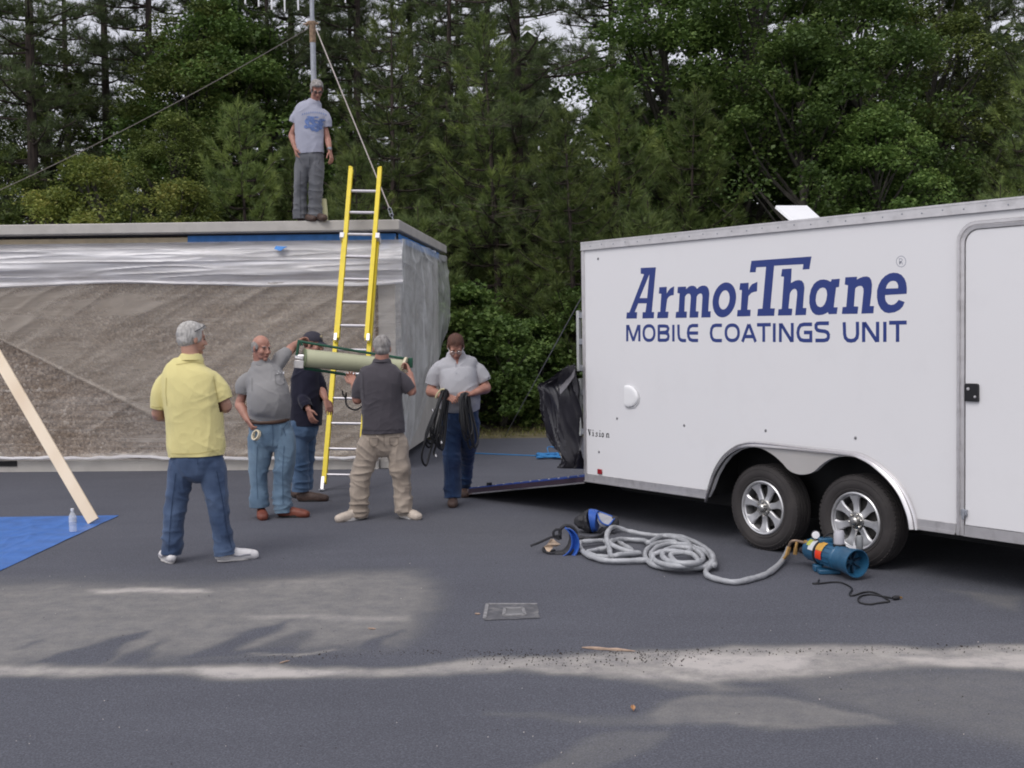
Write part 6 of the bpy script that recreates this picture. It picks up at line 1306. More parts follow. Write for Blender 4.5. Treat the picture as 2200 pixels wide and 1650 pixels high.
# pale roll standing on the roof behind the man
rl = at(694, 478, 14.95); MB().lathe([(.062, 0), (.064, .02), (.060, .16), (.050, .29), (.047, .30), (.020, .30), (.020, .05)], (0, 0, 0), (0, 0, 1), 20).build('paper_roll', mat('pale_yellow_paper', (.62, .60, .36), .7, 0, .08, 14), label='pale yellow paper roll standing on the roof beside the leg of the man', cat='roll').location = (rl[0], 14.95, 3.118)

# ------------------------------------------------------------------ masking roll held by two men
def zr(x, y, Y): return Vector(at(620+x/7.333, 700+y/7.333, Y))
ROLL = mat('pale_green_film_roll', (.47, .48, .32), .55, 0, .05, 4, .05, 60); GRN = mat('green_enamel', (.012, .085, .048), .45, 0, .2, 20)
YA, YB = 11.30, 11.66
a_, b_ = zr(256, 507, YA), zr(1822, 664, YB)
hm_ = empty('masking_machine', tuple(a_), label='pale green masking film roll on a green hand frame held between two men', cat='masking machine'); ho = Vector(a_)
ax_ = (b_-a_); L_ = ax_.length; ax_.normalize()
MB().lathe([(.020, 0), (.086, .0), (.088, .004), (.086, L_*.3), (.083, L_*.7), (.080, L_-.003), (.078, L_), (.020, L_)], (0, 0, 0), ax_, 40).build('film_roll', ROLL, hm_, angle=30)
MB().lathe([(.090, -.012), (.094, -.010), (.094, -.002), (.088, 0)], (0, 0, 0), ax_, 32).build('roll_end_disc', mat('green_core_edge', (.20, .24, .14), .6), hm_)
MB().tube([zr(150, 470, YA-.02)-ho, zr(240, 470, YA-.02)-ho], .012, 8).tube([a_-ax_*.10-ho, a_-ho], .018, 10).build('spindle', ALU_B, hm_)
q = MB().bar(zr(90, 600, YA-.03)-ho, zr(245, 610, YA-.03)-ho, .055, .075).bar(zr(105, 505, YA-.03)-ho, zr(240, 520, YA-.03)-ho, .05, .022); q.build('blade_box', ALU, hm_, bevel=.004)
MB().tube([zr(150, 235, YA)-ho, zr(270, 262, YA)-ho, zr(690, 333, YA+.08)-ho, zr(1240, 425, YA+.22)-ho, zr(1890, 525, YB+.0)-ho], .0125, 8).build('top_bar', GRN, hm_)
MB().bar(zr(165, 225, YA-.005)-ho, zr(125, 500, YA-.005)-ho, .022, .040, up=(0, 1, 0)).bar(zr(185, 240, YA)-ho, zr(215, 310, YA)-ho, .02, .03, up=(0, 1, 0)).build('left_bracket', GRN, hm_, bevel=.003)
MB().tube([zr(240, 668, YA)-ho, zr(700, 735, YA+.10)-ho, zr(1050, 790, YA+.17)-ho, zr(1880, 700, YB)-ho], .014, 8).build('lower_bar', GRN, hm_)
MB().bar(zr(1915, 505, YB-.02)-ho, zr(1915, 660, YB-.02)-ho, .050, .040, up=(0, 1, 0)).build('right_bracket', GRN, hm_, bevel=.005)
MB().lathe([(.036, -.012), (.078, -.012), (.078, .012), (.036, .012)], zr(1845, 618, YB-.05)-ho, (ax_+Vector((0, -.55, 0))).normalized(), 32, closed=True).build('tape_ring', mat('cream_tape', (.66, .58, .42), .6, 0, .05), hm_, angle=30)
# masking tape roll in the hand of the grey t-shirt man
tc_ = Vector(at(*z1_(712, 782), 10.93)); tpo = MB().lathe([(.038, -.014), (.052, -.014), (.052, .014), (.038, .014)], (0, 0, 0), (-.55, -.62, .35), 36, closed=True).build('tape_roll', bpy.data.materials['cream_tape'], angle=30, label='cream masking tape roll held low by the balding man', cat='tape'); tpo.location = tc_
# black strap hanging behind the roll
cb = [zr(*p, 11.3) for p in ((845, 1030), (880, 1110), (905, 1030), (885, 1120), (890, 1200))]
cpts = [Vector(at(*z2_(x, y), 11.25)) for x, y in ((448, 590), (452, 618), (470, 640), (474, 605), (472, 650), (476, 690), (500, 715), (540, 728), (575, 712), (586, 700))]
q = MB().tube([Vector(p)-cpts[0] for p in catmull(cpts, 5)], .0085, 6).build('black_strap', BLACK, label='black cord looping down beside the charcoal shirt', cat='cord'); q.location = cpts[0]

# ------------------------------------------------------------------ black cables carried by the right-hand man
CAB = mat('black_cable_jacket', (.018, .018, .020), .38, 0, .2, 20)
def cz7(x, y, Y): return Vector(at(*z7_(x, y), Y))
def bundle(name, top, loops, label, extra=None, fit=None):
    root = empty(name, tuple(cz7(*top)), label=label, cat='cable', group=None); o_ = Vector(root.location)
    rg = random.Random(4)
    for (xt, yt, Yt, xb, yb, Yb, w) in loops:
        xt2 = xt+w*.35
        P = [cz7(xt, yt, Yt), cz7(xt-w*.30, yt+(yb-yt)*.12, Yt-.04), cz7(xt+(xb-xt)*.55-w*.5, yt+(yb-yt)*.5, (Yt+Yb)/2-.05), cz7(xb-w*.52, yt+(yb-yt)*.86, Yb-.04), cz7(xb, yb, Yb), cz7(xb+w*.5, yt+(yb-yt)*.84, Yb+.04), cz7(xt+(xb-xt)*.5+w*.45, yt+(yb-yt)*.45, (Yt+Yb)/2+.05), cz7(xt2, yt+(yb-yt)*.10, Yt+.03)]
        MB().tube([Vector(p)-o_ for p in catmull(P, 6, True)]+[P[0]-o_], .0105, 8, cap=False).build('cable_loop', CAB, root)
    return root, o_
lo = [(262, 640, 11.42, 150, 1080, 11.40, 60), (250, 645, 11.41, 190, 1030, 11.38, 55), (272, 635, 11.43, 160, 1050, 11.42, 70), (258, 632, 11.40, 125, 1220, 11.38, 60), (280, 640, 11.44, 235, 1090, 11.40, 50), (268, 645, 11.42, 200, 990, 11.36, 62),
      (285, 640, 11.45, 250, 1100, 11.44, 40), (262, 636, 11.42, 215, 1060, 11.40, 66)]
rt_, o_ = bundle('cable_bundle', (265, 640, 11.42), lo, 'black cable coil with tails hanging from the hand nearer the plastic wall')
MB().tube([cz7(x, y, 11.40)-o_ for x, y in ((262, 900), (232, 985), (205, 1060), (186, 1120), (190, 1140))], .010, 8).build('cable_tail', CAB, rt_)
for x, y in ((197, 1142), (172, 792), (240, 1040)): MB().tube([cz7(x, y-8, 11.36)-o_, cz7(x+6, y+10, 11.36)-o_], .0125, 8).build('connector', ALU_B, rt_)
MB().tube([cz7(200, 700, 11.38)-o_, cz7(215, 665, 11.37)-o_, cz7(240, 634, 11.37)-o_, cz7(268, 630, 11.38)-o_], .010, 8).build('cable_label', mat('pale_yellow_label', (.55, .50, .30), .6), rt_)
lo = [(415, 665, 11.42, 440, 1030, 11.40, 45), (402, 668, 11.40, 420, 980, 11.38, 34), (430, 660, 11.43, 500, 1075, 11.45, 50), (445, 665, 11.44, 470, 1090, 11.46, 46), (425, 660, 11.42, 455, 1000, 11.40, 56), (440, 662, 11.45, 505, 1085, 11.50, 40), (410, 665, 11.41, 400, 900, 11.42, 26)]
bundle('cable_bundle', (428, 662, 11.42), lo, 'tighter black cable coil hanging from the hand nearer the trailer')

# ------------------------------------------------------------------ left: plank, tarp, bottle
WOODP = mat('pine_lumber', (.84, .66, .46), .65, 0, .10, 3, .08, 30, aniso=(1, 1, .12), col2=(.90, .76, .57), dirt=((.76, .60, .50), 5, .3))
p0 = Vector(G(205, 1127)); p1 = Vector(at(-60, 672, 11.5)); dpl = (p1-p0).normalized()
pl = MB().bar(Vector((0, 0, 0))+dpl*.035, p1-p0+dpl*.8, .105, .038, up=(.25, -1, 0)); plo = pl.build('wooden_plank', WOODP, smooth=False, bevel=.003, label='pale wooden plank leaning in from the left edge', cat='plank'); plo.location = p0
TARPM = mat('blue_tarpaulin', (.045, .17, .52), .42, 0, .18, 6, .35, 240, spec=.6, dirt=((.08, .18, .45), 3, .4))
c0, c1, c2, c3 = Vector(G(256, 1108)), Vector(G(-420, 1118)), Vector(G(-560, 1520)), Vector(G(-10, 1232))
def tarpf(u, v):
    a = c0.lerp(c1, u); b = c3.lerp(c2, u); p = a.lerp(b, v)
    z = .004+.010*ridge(p.x*2.2+p.y, p.y*1.3, 1)**3+.008*ridge(p.x*6, p.y*2.5, 5)**4+.012*max(0, mnoise.noise(Vector((p.x*1.2, p.y*1.6, 3))))
    return (p.x+.01*mnoise.noise(Vector((v*9, 0, 0)))*(u < .02), p.y+.012*mnoise.noise(Vector((u*14, 4, 0))), z*min(1, .15+6*min(u, v, 1-v)+0)+.004)
MB().grid(tarpf, 120, 70).build('blue_tarp', TARPM, label='crumpled blue tarpaulin spread on the asphalt at the left edge', cat='tarp')
wt = G(157, 1145); bt = empty('water_bottle', (wt[0], wt[1], .014), label='clear plastic water bottle standing on the blue tarp', cat='bottle')
PET, t, p = nmat('clear_bottle_plastic'); p.inputs['Base Color'].default_value = (.9, .92, .94, 1); p.inputs['Roughness'].default_value = .08; p.inputs['Alpha'].default_value = .34
MB().lathe([(.030, 0), (.033, .006), (.033, .05), (.031, .055), (.033, .06), (.033, .075), (.031, .08), (.033, .085), (.033, .13), (.030, .145), (.016, .170), (.0135, .176), (.0135, .192)], (0, 0, 0), (0, 0, 1), 24).build('bottle_body', PET, bt)
MB().lathe([(.0145, .186), (.0145, .203), (.012, .205), (0, .205)], (0, 0, 0), (0, 0, 1), 20).build('bottle_cap', WHITE2, bt)
MB().lathe([(.0335, .086), (.0335, .128)], (0, 0, 0), (0, 0, 1), 24).build('bottle_label', plastic('pale_label', .55, (.75, .78, .85)), bt)

# ------------------------------------------------------------------ trailer rear: black plastic, blue rope
BP, t, p = nmat('black_plastic_sheet'); p.inputs['Base Color'].default_value = (.014, .013, .019, 1); p.inputs['Roughness'].default_value = .28; p.inputs['Specular IOR Level'].default_value = .7
def zb_(x, y, Y): return Vector(at(1000+x/3.4375, 600+y/3.4375, Y))
# rows: outline left / right at successive heights, hung from the latch bar
rows = [((800, 640, 10.75), (845, 625, 10.72)), ((640, 750, 10.95), (850, 700, 10.72)), ((556, 775, 11.05), (862, 780, 10.73)), ((572, 850, 11.0), (872, 860, 10.73)), ((590, 960, 10.98), (878, 960, 10.74)), ((612, 1080, 10.95), (880, 1080, 10.75)),
        ((640, 1170, 10.92), (882, 1180, 10.76)), ((700, 1260, 10.88), (884, 1270, 10.76)), ((765, 1325, 10.84), (884, 1340, 10.77)), ((735, 1375, 10.84), (884, 1392, 10.77)), ((715, 1395, 10.82), (882, 1400, 10.78))]
LP = catmull([zb_(*a) for a, b in rows], 8); RP = catmull([zb_(*b) for a, b in rows], 8); bpo = Vector(RP[-1])
def bpf(u, v):
    i = min(len(LP)-2, int(v*(len(LP)-1))); f = v*(len(LP)-1)-i
    a = Vector(LP[i]).lerp(Vector(LP[i+1]), f); b = Vector(RP[i]).lerp(Vector(RP[i+1]), f); p = a.lerp(b, u)
    d = .14*math.sin(math.pi*u)+.07*ridge(u*3+v*1.5, v*1.3, 3)**2+.022*ridge(u*7-v*3, v*2.5, 7)**3
    n_ = Vector((-.62, -.65, .1))
    p = p+n_*d
    if v < .35: p += Vector((0, 0, -.05*math.sin(math.pi*u)*(1-v/.35)))
    return p-bpo
q = MB().grid(bpf, 60, 90); bpobj = q.build('black_plastic_sheet', BP, label='crumpled black plastic sheet hanging at the open trailer rear', cat='plastic sheet'); bpobj.location = bpo
bpobj.modifiers.new('s', 'SOLIDIFY').thickness = .003
# pale inner face of the sheet turned out at its top edge
flp = [zb_(x, y, Y) for x, y, Y in ((558, 775, 10.98), (600, 800, 10.92), (650, 862, 10.86), (575, 848, 10.9))]
fl2 = [zb_(x, y, Y) for x, y, Y in ((640, 748, 10.84), (812, 640, 10.68), (800, 720, 10.62), (745, 800, 10.62), (700, 850, 10.66), (690, 790, 10.72))]
BPL = mat('dull_plastic_underside', (.16, .155, .17), .35, 0, .3, 8)
q = MB(); q.add([p-flp[0] for p in flp], [(0, 1, 2, 3)]); q.add([p-flp[0] for p in fl2], [(0, 1, 2), (0, 2, 5), (2, 3, 5), (3, 4, 5)]); fo_ = q.build('turned_edge', BPL, smooth=False); fo_.parent = bpobj; fo_.location = flp[0]-bpo
fo_.modifiers.new('s', 'SOLIDIFY').thickness = .003
ROPE = mat('blue_rope', (.04, .22, .50), .7, 0, .15, 60)
rp0 = Vector(G(1180, 978)); P = [Vector(G(x, y, .008)) for x, y in ((1000, 973), (1050, 975), (1100, 977), (1150, 979))]
rg = random.Random(3)
for k in range(46): P.append(Vector(G(1183+30*math.cos(k*1.9+rg.random()), 978+5.5*math.sin(k*2.3+rg.random()), .01+.03*rg.random())))
P += [Vector(G(1178, 975, .05)), Vector(at(1176, 962, 16.2)), Vector(at(1186, 960, 16.1)), Vector(at(1200, 968, 16.0)), Vector(G(1210, 976, .01))]
MB().tube([Vector(p)-rp0 for p in catmull(P, 5)], .0075, 6).build('blue_rope', ROPE, label='tangled light blue rope trailing over the asphalt behind the ramp', cat='rope').location = rp0

# ------------------------------------------------------------------ coiled breathing-air hose
SLV = mat('grey_hose_sleeve', (.40, .41, .43), .38, 0, .14, 16, .5, 45, spec=.6, dirt=((.27, .27, .28), 10, .5))
def zh(x, y, h=.0): return Vector(G(1120+x/3.793, 1060+y/3.793, h))
path = [(2170, 440, .065), (2150, 500, .05), (2100, 580, .025), (2000, 655, .024), (1880, 695, .024), (1740, 722, .024), (1600, 700, .024), (1520, 670, .024), (1505, 630, .03), (1540, 590, .04), (1575, 580, .045),
 (1560, 510, .04), (1480, 440, .03), (1350, 400, .03), (1180, 395, .03), (1060, 430, .03), (1010, 490, .03), (1040, 560, .03), (1150, 600, .03), (1330, 608, .03), (1500, 590, .03), (1550, 540, .04),
 (1500, 480, .05), (1380, 430, .06), (1230, 410, .06), (1110, 440, .06), (1060, 500, .06), (1110, 560, .06), (1250, 590, .07), (1400, 580, .07), (1480, 530, .07), (1430, 470, .08), (1320, 440, .09), (1210, 450, .09), (1150, 500, .09), (1200, 550, .09), (1330, 570, .09), (1440, 560, .09), (1400, 500, .10), (1300, 480, .11), (1220, 500, .10), (1240, 545, .08),
 (1320, 600, .05), (1480, 605, .03), (1560, 560, .06), (1540, 480, .07), (1420, 400, .06), (1270, 350, .04), (1120, 345, .04), (980, 330, .05), (860, 305, .07), (760, 275, .11), (715, 300, .12), (695, 360, .09), (715, 440, .05), (735, 510, .04), (800, 500, .06), (960, 490, .03), (860, 470, .05), (740, 420, .07), (735, 390, .06), (830, 375, .03), (1000, 385, .03), (1040, 400, .05), (1150, 350, .05), (1290, 370, .06), (1380, 430, .07), (1350, 480, .1),
 (1200, 470, .10), (1080, 500, .08), (1070, 550, .05), (1000, 545, .03), (830, 550, .03), (680, 545, .03), (560, 510, .03), (500, 470, .03), (475, 405, .04), (560, 392, .04), (680, 390, .03), (700, 440, .04), (620, 460, .03), (540, 480, .04), (600, 510, .03), (760, 520, .02), (900, 480, .03), (830, 420, .03), (780, 400, .02)]
HP = catmull([zh(*q) for q in path], 9); ho_ = zh(1300, 500)
rad = [.0205*(.88+.22*abs(math.sin(i*.37)*math.sin(i*.13))+.10*mnoise.noise(Vector((i*.5, 0, 0)))) if i > 25 else .012+.0115*i/25 for i in range(len(HP))]
MB().tube([Vector(p)-ho_ for p in HP], rad, 12).build('sleeved_hose', SLV, label='coiled air hose in a wrinkled translucent grey sleeve', cat='hose').location = ho_

# ------------------------------------------------------------------ compressor pump with fittings
CB = mat('blue_motor_paint', (.018, .095, .185), .42, 0, .15, 12, coat=.2, dirt=((.03, .06, .09), 8, .4))
def zc(x, y, Y): return Vector(at(1680+x/7.857, 1120+y/7.857, Y))
YC = 8.16
f_ = zc(470, 610, 8.42); r_ = zc(1270, 760, 7.92)
cm = empty('air_pump', (0, 0, 0), label='blue electric air pump with brass fittings lying before the rear wheel', cat='pump')
base_pt = zc(900, 930, YC); cm.location = (base_pt.x, base_pt.y, 0); co2 = Vector(cm.location)
axm = (r_-f_); LM2 = axm.length; axm.normalize(); R0 = .087
fz = f_-co2; fz.z = .135; 
axm = Vector((axm.x, axm.y, -.03)).normalized()
MB().lathe([(0, .0), (.045, .0), (.075, .012), (.082, .035), (.083, LM2*.30), (.087, LM2*.31), (.087, LM2*.36), (.082, LM2*.365), (.084, LM2*.62), (.089, LM2*.63), (.089, LM2*.66), (.085, LM2*.67), (.086, LM2*.80)], fz, axm, 36).build('motor_body', CB, cm, angle=28)
MB().lathe([(.086, LM2*.80), (.090, LM2*.86), (.095, LM2*.93), (.097, LM2*1.0), (.091, LM2*1.0), (.086, LM2*.93), (.078, LM2*.86), (.03, LM2*.855), (0, LM2*.85)], fz, axm, 36).build('fan_shroud', CB, cm, angle=40)
e1_ = axm.orthogonal().normalized(); e2_ = axm.cross(e1_)
for k in range(16):
    a = 2*math.pi*k/16; d = e1_*math.cos(a)+e2_*math.sin(a); MB().bar(fz+axm*(LM2*.40)+d*.084, fz+axm*(LM2*.60)+d*.084, .003, .010, up=tuple(d)).build('cooling_fin', CB, cm, smooth=False)
for k in range(7):
    a = 2*math.pi*k/7; d = e1_*math.cos(a)+e2_*math.sin(a); MB().bar(fz+axm*(LM2*.88)+d*.02, fz+axm*(LM2*.88)+d*.076, .008, .03, up=tuple(axm)).build('fan_blade', bpy.data.materials.get('dark_fan') or mat('dark_fan', (.008, .025, .05), .5), cm, smooth=False)
MB().lathe([(.02, -.10), (.024, -.098), (.024, -.05), (.018, -.048), (.018, 0)], fz-Vector((0, 0, .035)), axm, 18).build('shaft_guard', mat('dark_maroon_rubber', (.03, .02, .022), .6), cm)
ft = zc(830, 905, YC)-co2; MB().box(ft.x-.09, ft.x+.06, ft.y-.03, ft.y+.05, .001, .035).build('foot', CB, cm, bevel=.008)
MB().box(ft.x-.10, ft.x-.04, ft.y+.06, ft.y+.13, .001, .05).build('foot', CB, cm, bevel=.008)
topb = fz+axm*(LM2*.36)+Vector((0, 0, .088)); MB().box(topb.x-.05, topb.x+.045, topb.y-.02, topb.y+.05, topb.z-.012, topb.z+.022).build('terminal_box', CB, cm, bevel=.008)
# labels wrapped on the body, facing the camera
def wrapq(l0, l1, a0, a1, ma, nm):
    cd = (Vector((0, 0, EYE))-co2-fz); cd = (cd-axm*cd.dot(axm)).normalized(); ud = axm.cross(cd); ud = -ud if ud.z < 0 else ud
    MB().grid(lambda u, v: fz+axm*(LM2*(l0+(l1-l0)*u))+(cd*math.cos(math.radians(a0+(a1-a0)*v))+ud*math.sin(math.radians(a0+(a1-a0)*v)))*.0895, 4, 10).build(nm, ma, cm)
wrapq(.33, .47, 2, 52, mat('orange_label', (.62, .34, .06), .5, 0, .1, 40), 'warning_label'); wrapq(.34, .465, -38, 1, mat('red_label', (.80, .05, .01), .5, 0, .05), 'warning_label')
wrapq(.17, .28, -8, 55, mat('white_label', (.62, .64, .66), .5, 0, .1, 60), 'rating_plate'); wrapq(.12, .20, 10, 45, mat('lime_label', (.45, .48, .06), .5), 'rating_plate')
# strap round the body
MB().lathe([(.0905, LM2*.285), (.093, LM2*.287), (.093, LM2*.318), (.0905, LM2*.32)], fz, axm, 32).build('black_strap', BLACK, cm)
sp_ = [zc(x, y, 8.25)-co2 for x, y in ((690, 400), (690, 330), (720, 260), (790, 215), (850, 205), (900, 230))]; MB().tube(catmull(sp_, 5), .006, 6).build('black_lead', BLACK, cm)
pp = lambda *a: [zc(x, y, Y_)-co2 for x, y, Y_ in a]
MB().tube(catmull(pp((110, 520, 8.48), (120, 420, 8.48), (160, 345, 8.46), (240, 330, 8.44), (380, 358, 8.38), (560, 385, 8.30)), 5), .011, 10).build('copper_pipe', mat('dull_brass_pipe', (.34, .25, .19), .4, .7, .3, 60), cm)
MB().tube(pp((560, 385, 8.30), (900, 440, 8.20)), .009, 10).build('outlet_pipe', ALU_B, cm)
MB().tube(pp((255, 345, 8.43), (235, 450, 8.43)), .012, 10).tube(pp((235, 450, 8.43), (222, 560, 8.43)), .015, 6).build('drain_fitting', BRASS, cm)
MB().tube(pp((575, 300, 8.30), (540, 590, 8.30)), .011, 8).tube(pp((380, 350, 8.38), (440, 362, 8.36)), .015, 6).tube(pp((535, 375, 8.30), (600, 392, 8.30)), .017, 6).build('brass_tee', BRASS, cm)
MB().tube(pp((125, 430, 8.48), (85, 560, 8.48)), .016, 6).tube(pp((85, 560, 8.48), (-20, 700, 8.5)), .011, 8).build('hose_coupling', BRASS, cm)
gc_ = zc(570, 232, 8.28)-co2; gd = Vector((-.15, -1, .12)).normalized()
MB().lathe([(0, 0), (.030, 0), (.033, .004), (.033, .022), (0, .024)], gc_+gd*.0, -gd, 24).build('pressure_gauge', BLACK, cm); MB().lathe([(0, .003), (.026, .002), (.027, 0)], gc_+gd*.0015, gd, 24).build('gauge_face', WHITE2, cm)
fb_ = zc(965, 410, 8.12)-co2; fb_t = (zc(965, 160, 8.12)-co2).z
MB().lathe([(.026, 0), (.036, .012), (.037, .02), (.037, fb_t-fb_.z-.02), (.032, fb_t-fb_.z), (0, fb_t-fb_.z+.003)], fb_, (0, 0, 1), 26).build('filter_bowl', mat('grey_white_plastic', (.55, .54, .58), .4), cm)
MB().lathe([(.043, -.028), (.045, -.024), (.045, .008), (.040, .012)], fb_, (0, 0, 1), 26).build('filter_head', BLACK, cm)
f2_ = zc(1310, 470, 8.1)-co2; MB().lathe([(.020, 0), (.024, .01), (.024, .085), (.018, .095), (0, .096)], f2_-Vector((0, 0, .0)), (0, 0, 1), 20).build('small_filter', mat('smoke_grey', (.25, .26, .27), .3), cm)
MB().tube(pp((1080, 480, 8.1), (1180, 500, 8.08), (1280, 515, 8.05)), .014, 6).build('brass_valve', BRASS, cm)
MB().lathe([(0, .006), (.020, .004), (.024, 0)], zc(1060, 545, 8.0)-co2, (-.1, -.8, .6), 20).build('round_badge', WHITE2, cm)
cord = [(1700, 1000), (625, 985), (600, 1040), (520, 1048), (620, 1050), (860, 1025), (1000, 1035), (1130, 1090), (1185, 1150), (1140, 1225), (1190, 1255), (1350, 1205), (1500, 1190), (1640, 1235), (1780, 1320), (1800, 1355), (1640, 1375), (1480, 1400), (1330, 1375), (1285, 1320), (1340, 1260), (1500, 1235), (1700, 1265), (1880, 1300)][1:]
cpz = [Vector(G(1680+x/7.857, 1120+y/7.857, .007)) for x, y in cord]; cr0 = cpz[0].copy()
cdo = empty('power_cord', tuple(cr0), label='black power cord with plug looped on the asphalt before the rear wheel', cat='cord')
MB().tube([Vector(p)-cr0 for p in catmull(cpz, 7)], .0058, 7).build('cord', BLACK, cdo)
pg0, pg1 = Vector(G(1680+1870/7.857, 1120+1298/7.857, .014)), Vector(G(1680+1965/7.857, 1120+1285/7.857, .014))
MB().tube([pg0-cr0, pg0.lerp(pg1, .3)-cr0, pg1-cr0], [.009, .016, .015], 10).build('plug', BLACK, cdo)
for k in (-.007, .007): MB().bar(pg1-cr0+Vector((0, k, 0)), pg1-cr0+Vector((.022, k, 0)), .005, .009).build('prong', BRASS, cdo)

# ------------------------------------------------------------------ respirator masks
BLM = mat('blue_mask_shell', (.025, .10, .42), .4, 0, .15, 14); FAB = mat('black_mask_rubber', (.022, .022, .026), .6, 0, .3, 20, .3, 60)
def zm(x, y, h=0, Y=None):
    a = (1130+x/8.148, 1080+y/8.148); return Vector(at(*a, Y)) if Y else Vector(G(*a, h))
k1 = empty('respirator_hood', tuple(zm(1250, 530)), label='blue full-face respirator with clear visor lying nearest the trailer', cat='respirator'); ko = Vector(k1.location); Yk = ko.y
q = MB(); a0 = zm(1010, 330, Y=Yk+.02)-ko; a1 = zm(1180, 310, Y=Yk)-ko; a2 = zm(1430, 330, Y=Yk-.04)-ko
for p in (a0, a1, a2): pass
loft(q, [a0+Vector((-.02, 0, .0)), a0+Vector((.02, 0, 0)), a0.lerp(a1, .75)], [.07, .098, .106], [.06, .085, .095], (0, 1, .1), 20, 2.2, 'rf')
fuse(q, 'head_harness', FAB, k1, .006, 3, lambda co, nr: .010*(rdg(co, (22, 22, 22), 3)-.5))
q = MB(); loft(q, [a0.lerp(a1, .8), a1, a1.lerp(a2, .30)], [.108, .102, .090], [.098, .094, .085], (0, 1, .1), 24, 2.4, 'ff'); q.build('shell', BLM, k1)
VIS, t, p = nmat('clear_visor'); p.inputs['Base Color'].default_value = (.55, .56, .60, 1); p.inputs['Roughness'].default_value = .12; p.inputs['Alpha'].default_value = .75
vz = [zm(x, y, Y=Y_)-ko for x, y, Y_ in ((1255, 160, Yk+.02), (1270, 255, Yk-.08), (1320, 345, Yk-.10), (1440, 395, Yk-.10), (1520, 310, Yk-.06), (1545, 265, Yk), (1400, 200, Yk+.03))]
q = MB(); q.add(vz+[v+Vector((-.01, .02, -.03)) for v in vz], [(0, 1, 5, 6), (1, 2, 3, 4, 5)]+[(i, (i+1) % 7, 7+(i+1) % 7, 7+i) for i in range(7)]); q.build('visor', VIS, k1, smooth=False)
q = MB(); fr_ = catmull(vz, 4, True); q.tube(list(fr_)+[fr_[0]], .007, 6); q.build('visor_frame', BLM, k1)
q = MB(); loft(q, [zm(1560, 270, Y=Yk)-ko, zm(1545, 380, Y=Yk-.04)-ko, zm(1440, 440, Y=Yk-.06)-ko, zm(1330, 500, Y=Yk-.03)-ko], [.02, .03, .04, .03], [.03, .04, .04, .03], (0, 1, 0), 12, 2.2); q.build('chin_seal', FAB, k1)
MB().tube(catmull([zm(1420, 480, .03)-ko, zm(1330, 560, .02)-ko, zm(1200, 615, .016)-ko, zm(1050, 620, .016)-ko, zm(960, 600, .016)-ko], 5), .016, 8).build('breathing_tube', FAB, k1)
k2 = empty('respirator_mask', tuple(zm(700, 900)), label='blue respirator mask with black straps beside the hose end', cat='respirator'); ko = Vector(k2.location); Yk = ko.y
def crescent(u, v):
    a = math.radians(-115+190*u); r = .118; c = zm(620, 690, Y=Yk-.02)-ko
    w = (v-.5)*.075*math.sin(math.pi*min(1, max(0, u)))**.7
    return c+Vector(((r+w)*math.cos(a)*.9+.0, -.05+.05*math.cos(3.0*(v-.5)), (r+w)*math.sin(a)+.0))
q = MB().grid(crescent, 30, 8); cs_ = q.build('shell', BLM, k2); cs_.modifiers.new('s', 'SOLIDIFY').thickness = .008
q = MB(); loft(q, [zm(800, 560, Y=Yk+.03)-ko, zm(830, 700, Y=Yk+.03)-ko, zm(800, 830, Y=Yk+.02)-ko, zm(680, 905, Y=Yk)-ko, zm(540, 900, Y=Yk)-ko], [.02, .035, .055, .045, .03], [.02, .04, .05, .04, .025], (0, 1, 0), 14, 2.2); fuse(q, 'face_seal', FAB, k2, .006, 3, lambda co, nr: .006*(rdg(co, (25, 25, 25), 3)-.5))
MB().tube(catmull([zm(x, y, Y=Yk+.04)-ko for x, y in ((600, 640), (600, 480), (680, 405), (780, 410), (860, 480), (890, 600))], 6), .013, 8).build('head_strap', FAB, k2)
MB().tube(catmull([zm(x, y, .015+.0*x)-ko for x, y in ((1020, 615), (900, 610), (850, 600))], 4), .017, 8).build('hose_stub', FAB, k2)
MB().tube(catmull([zm(x, y, Y=Yk+.02)-ko for x, y in ((590, 640), (500, 600), (480, 520), (530, 470), (590, 480), (600, 560), (500, 590), (400, 620), (250, 690), (80, 755))], 6), .010, 6).build('head_strap', FAB, k2)
MB().tube(catmull([zm(x, y, .012)-ko for x, y in ((510, 880), (400, 880), (320, 850), (300, 800), (350, 790), (420, 850), (500, 830))], 5), .010, 6).build('head_strap', FAB, k2)
rgp = [(330, 840), (380, 760), (440, 710), (480, 730), (560, 740), (590, 775), (530, 830), (440, 830), (480, 870), (400, 920), (370, 880)]
r0_ = zm(450, 880); q = MB(); q.poly([[((x-450)/8.148/252, (880-y)/8.148/252) for x, y in rgp]], lambda a, b, d: (a, .25*b+d+.02*math.sin(a*60), max(.004, b*.8+.035)+.012*math.sin(a*70+1)), 0, .012)
q.build('crumpled_rag', mat('cream_rag', (.60, .46, .34), .85, 0, .15, 30), label='crumpled cream rag beside the blue respirator mask', cat='rag').location = (r0_.x, r0_.y-.02, .0)

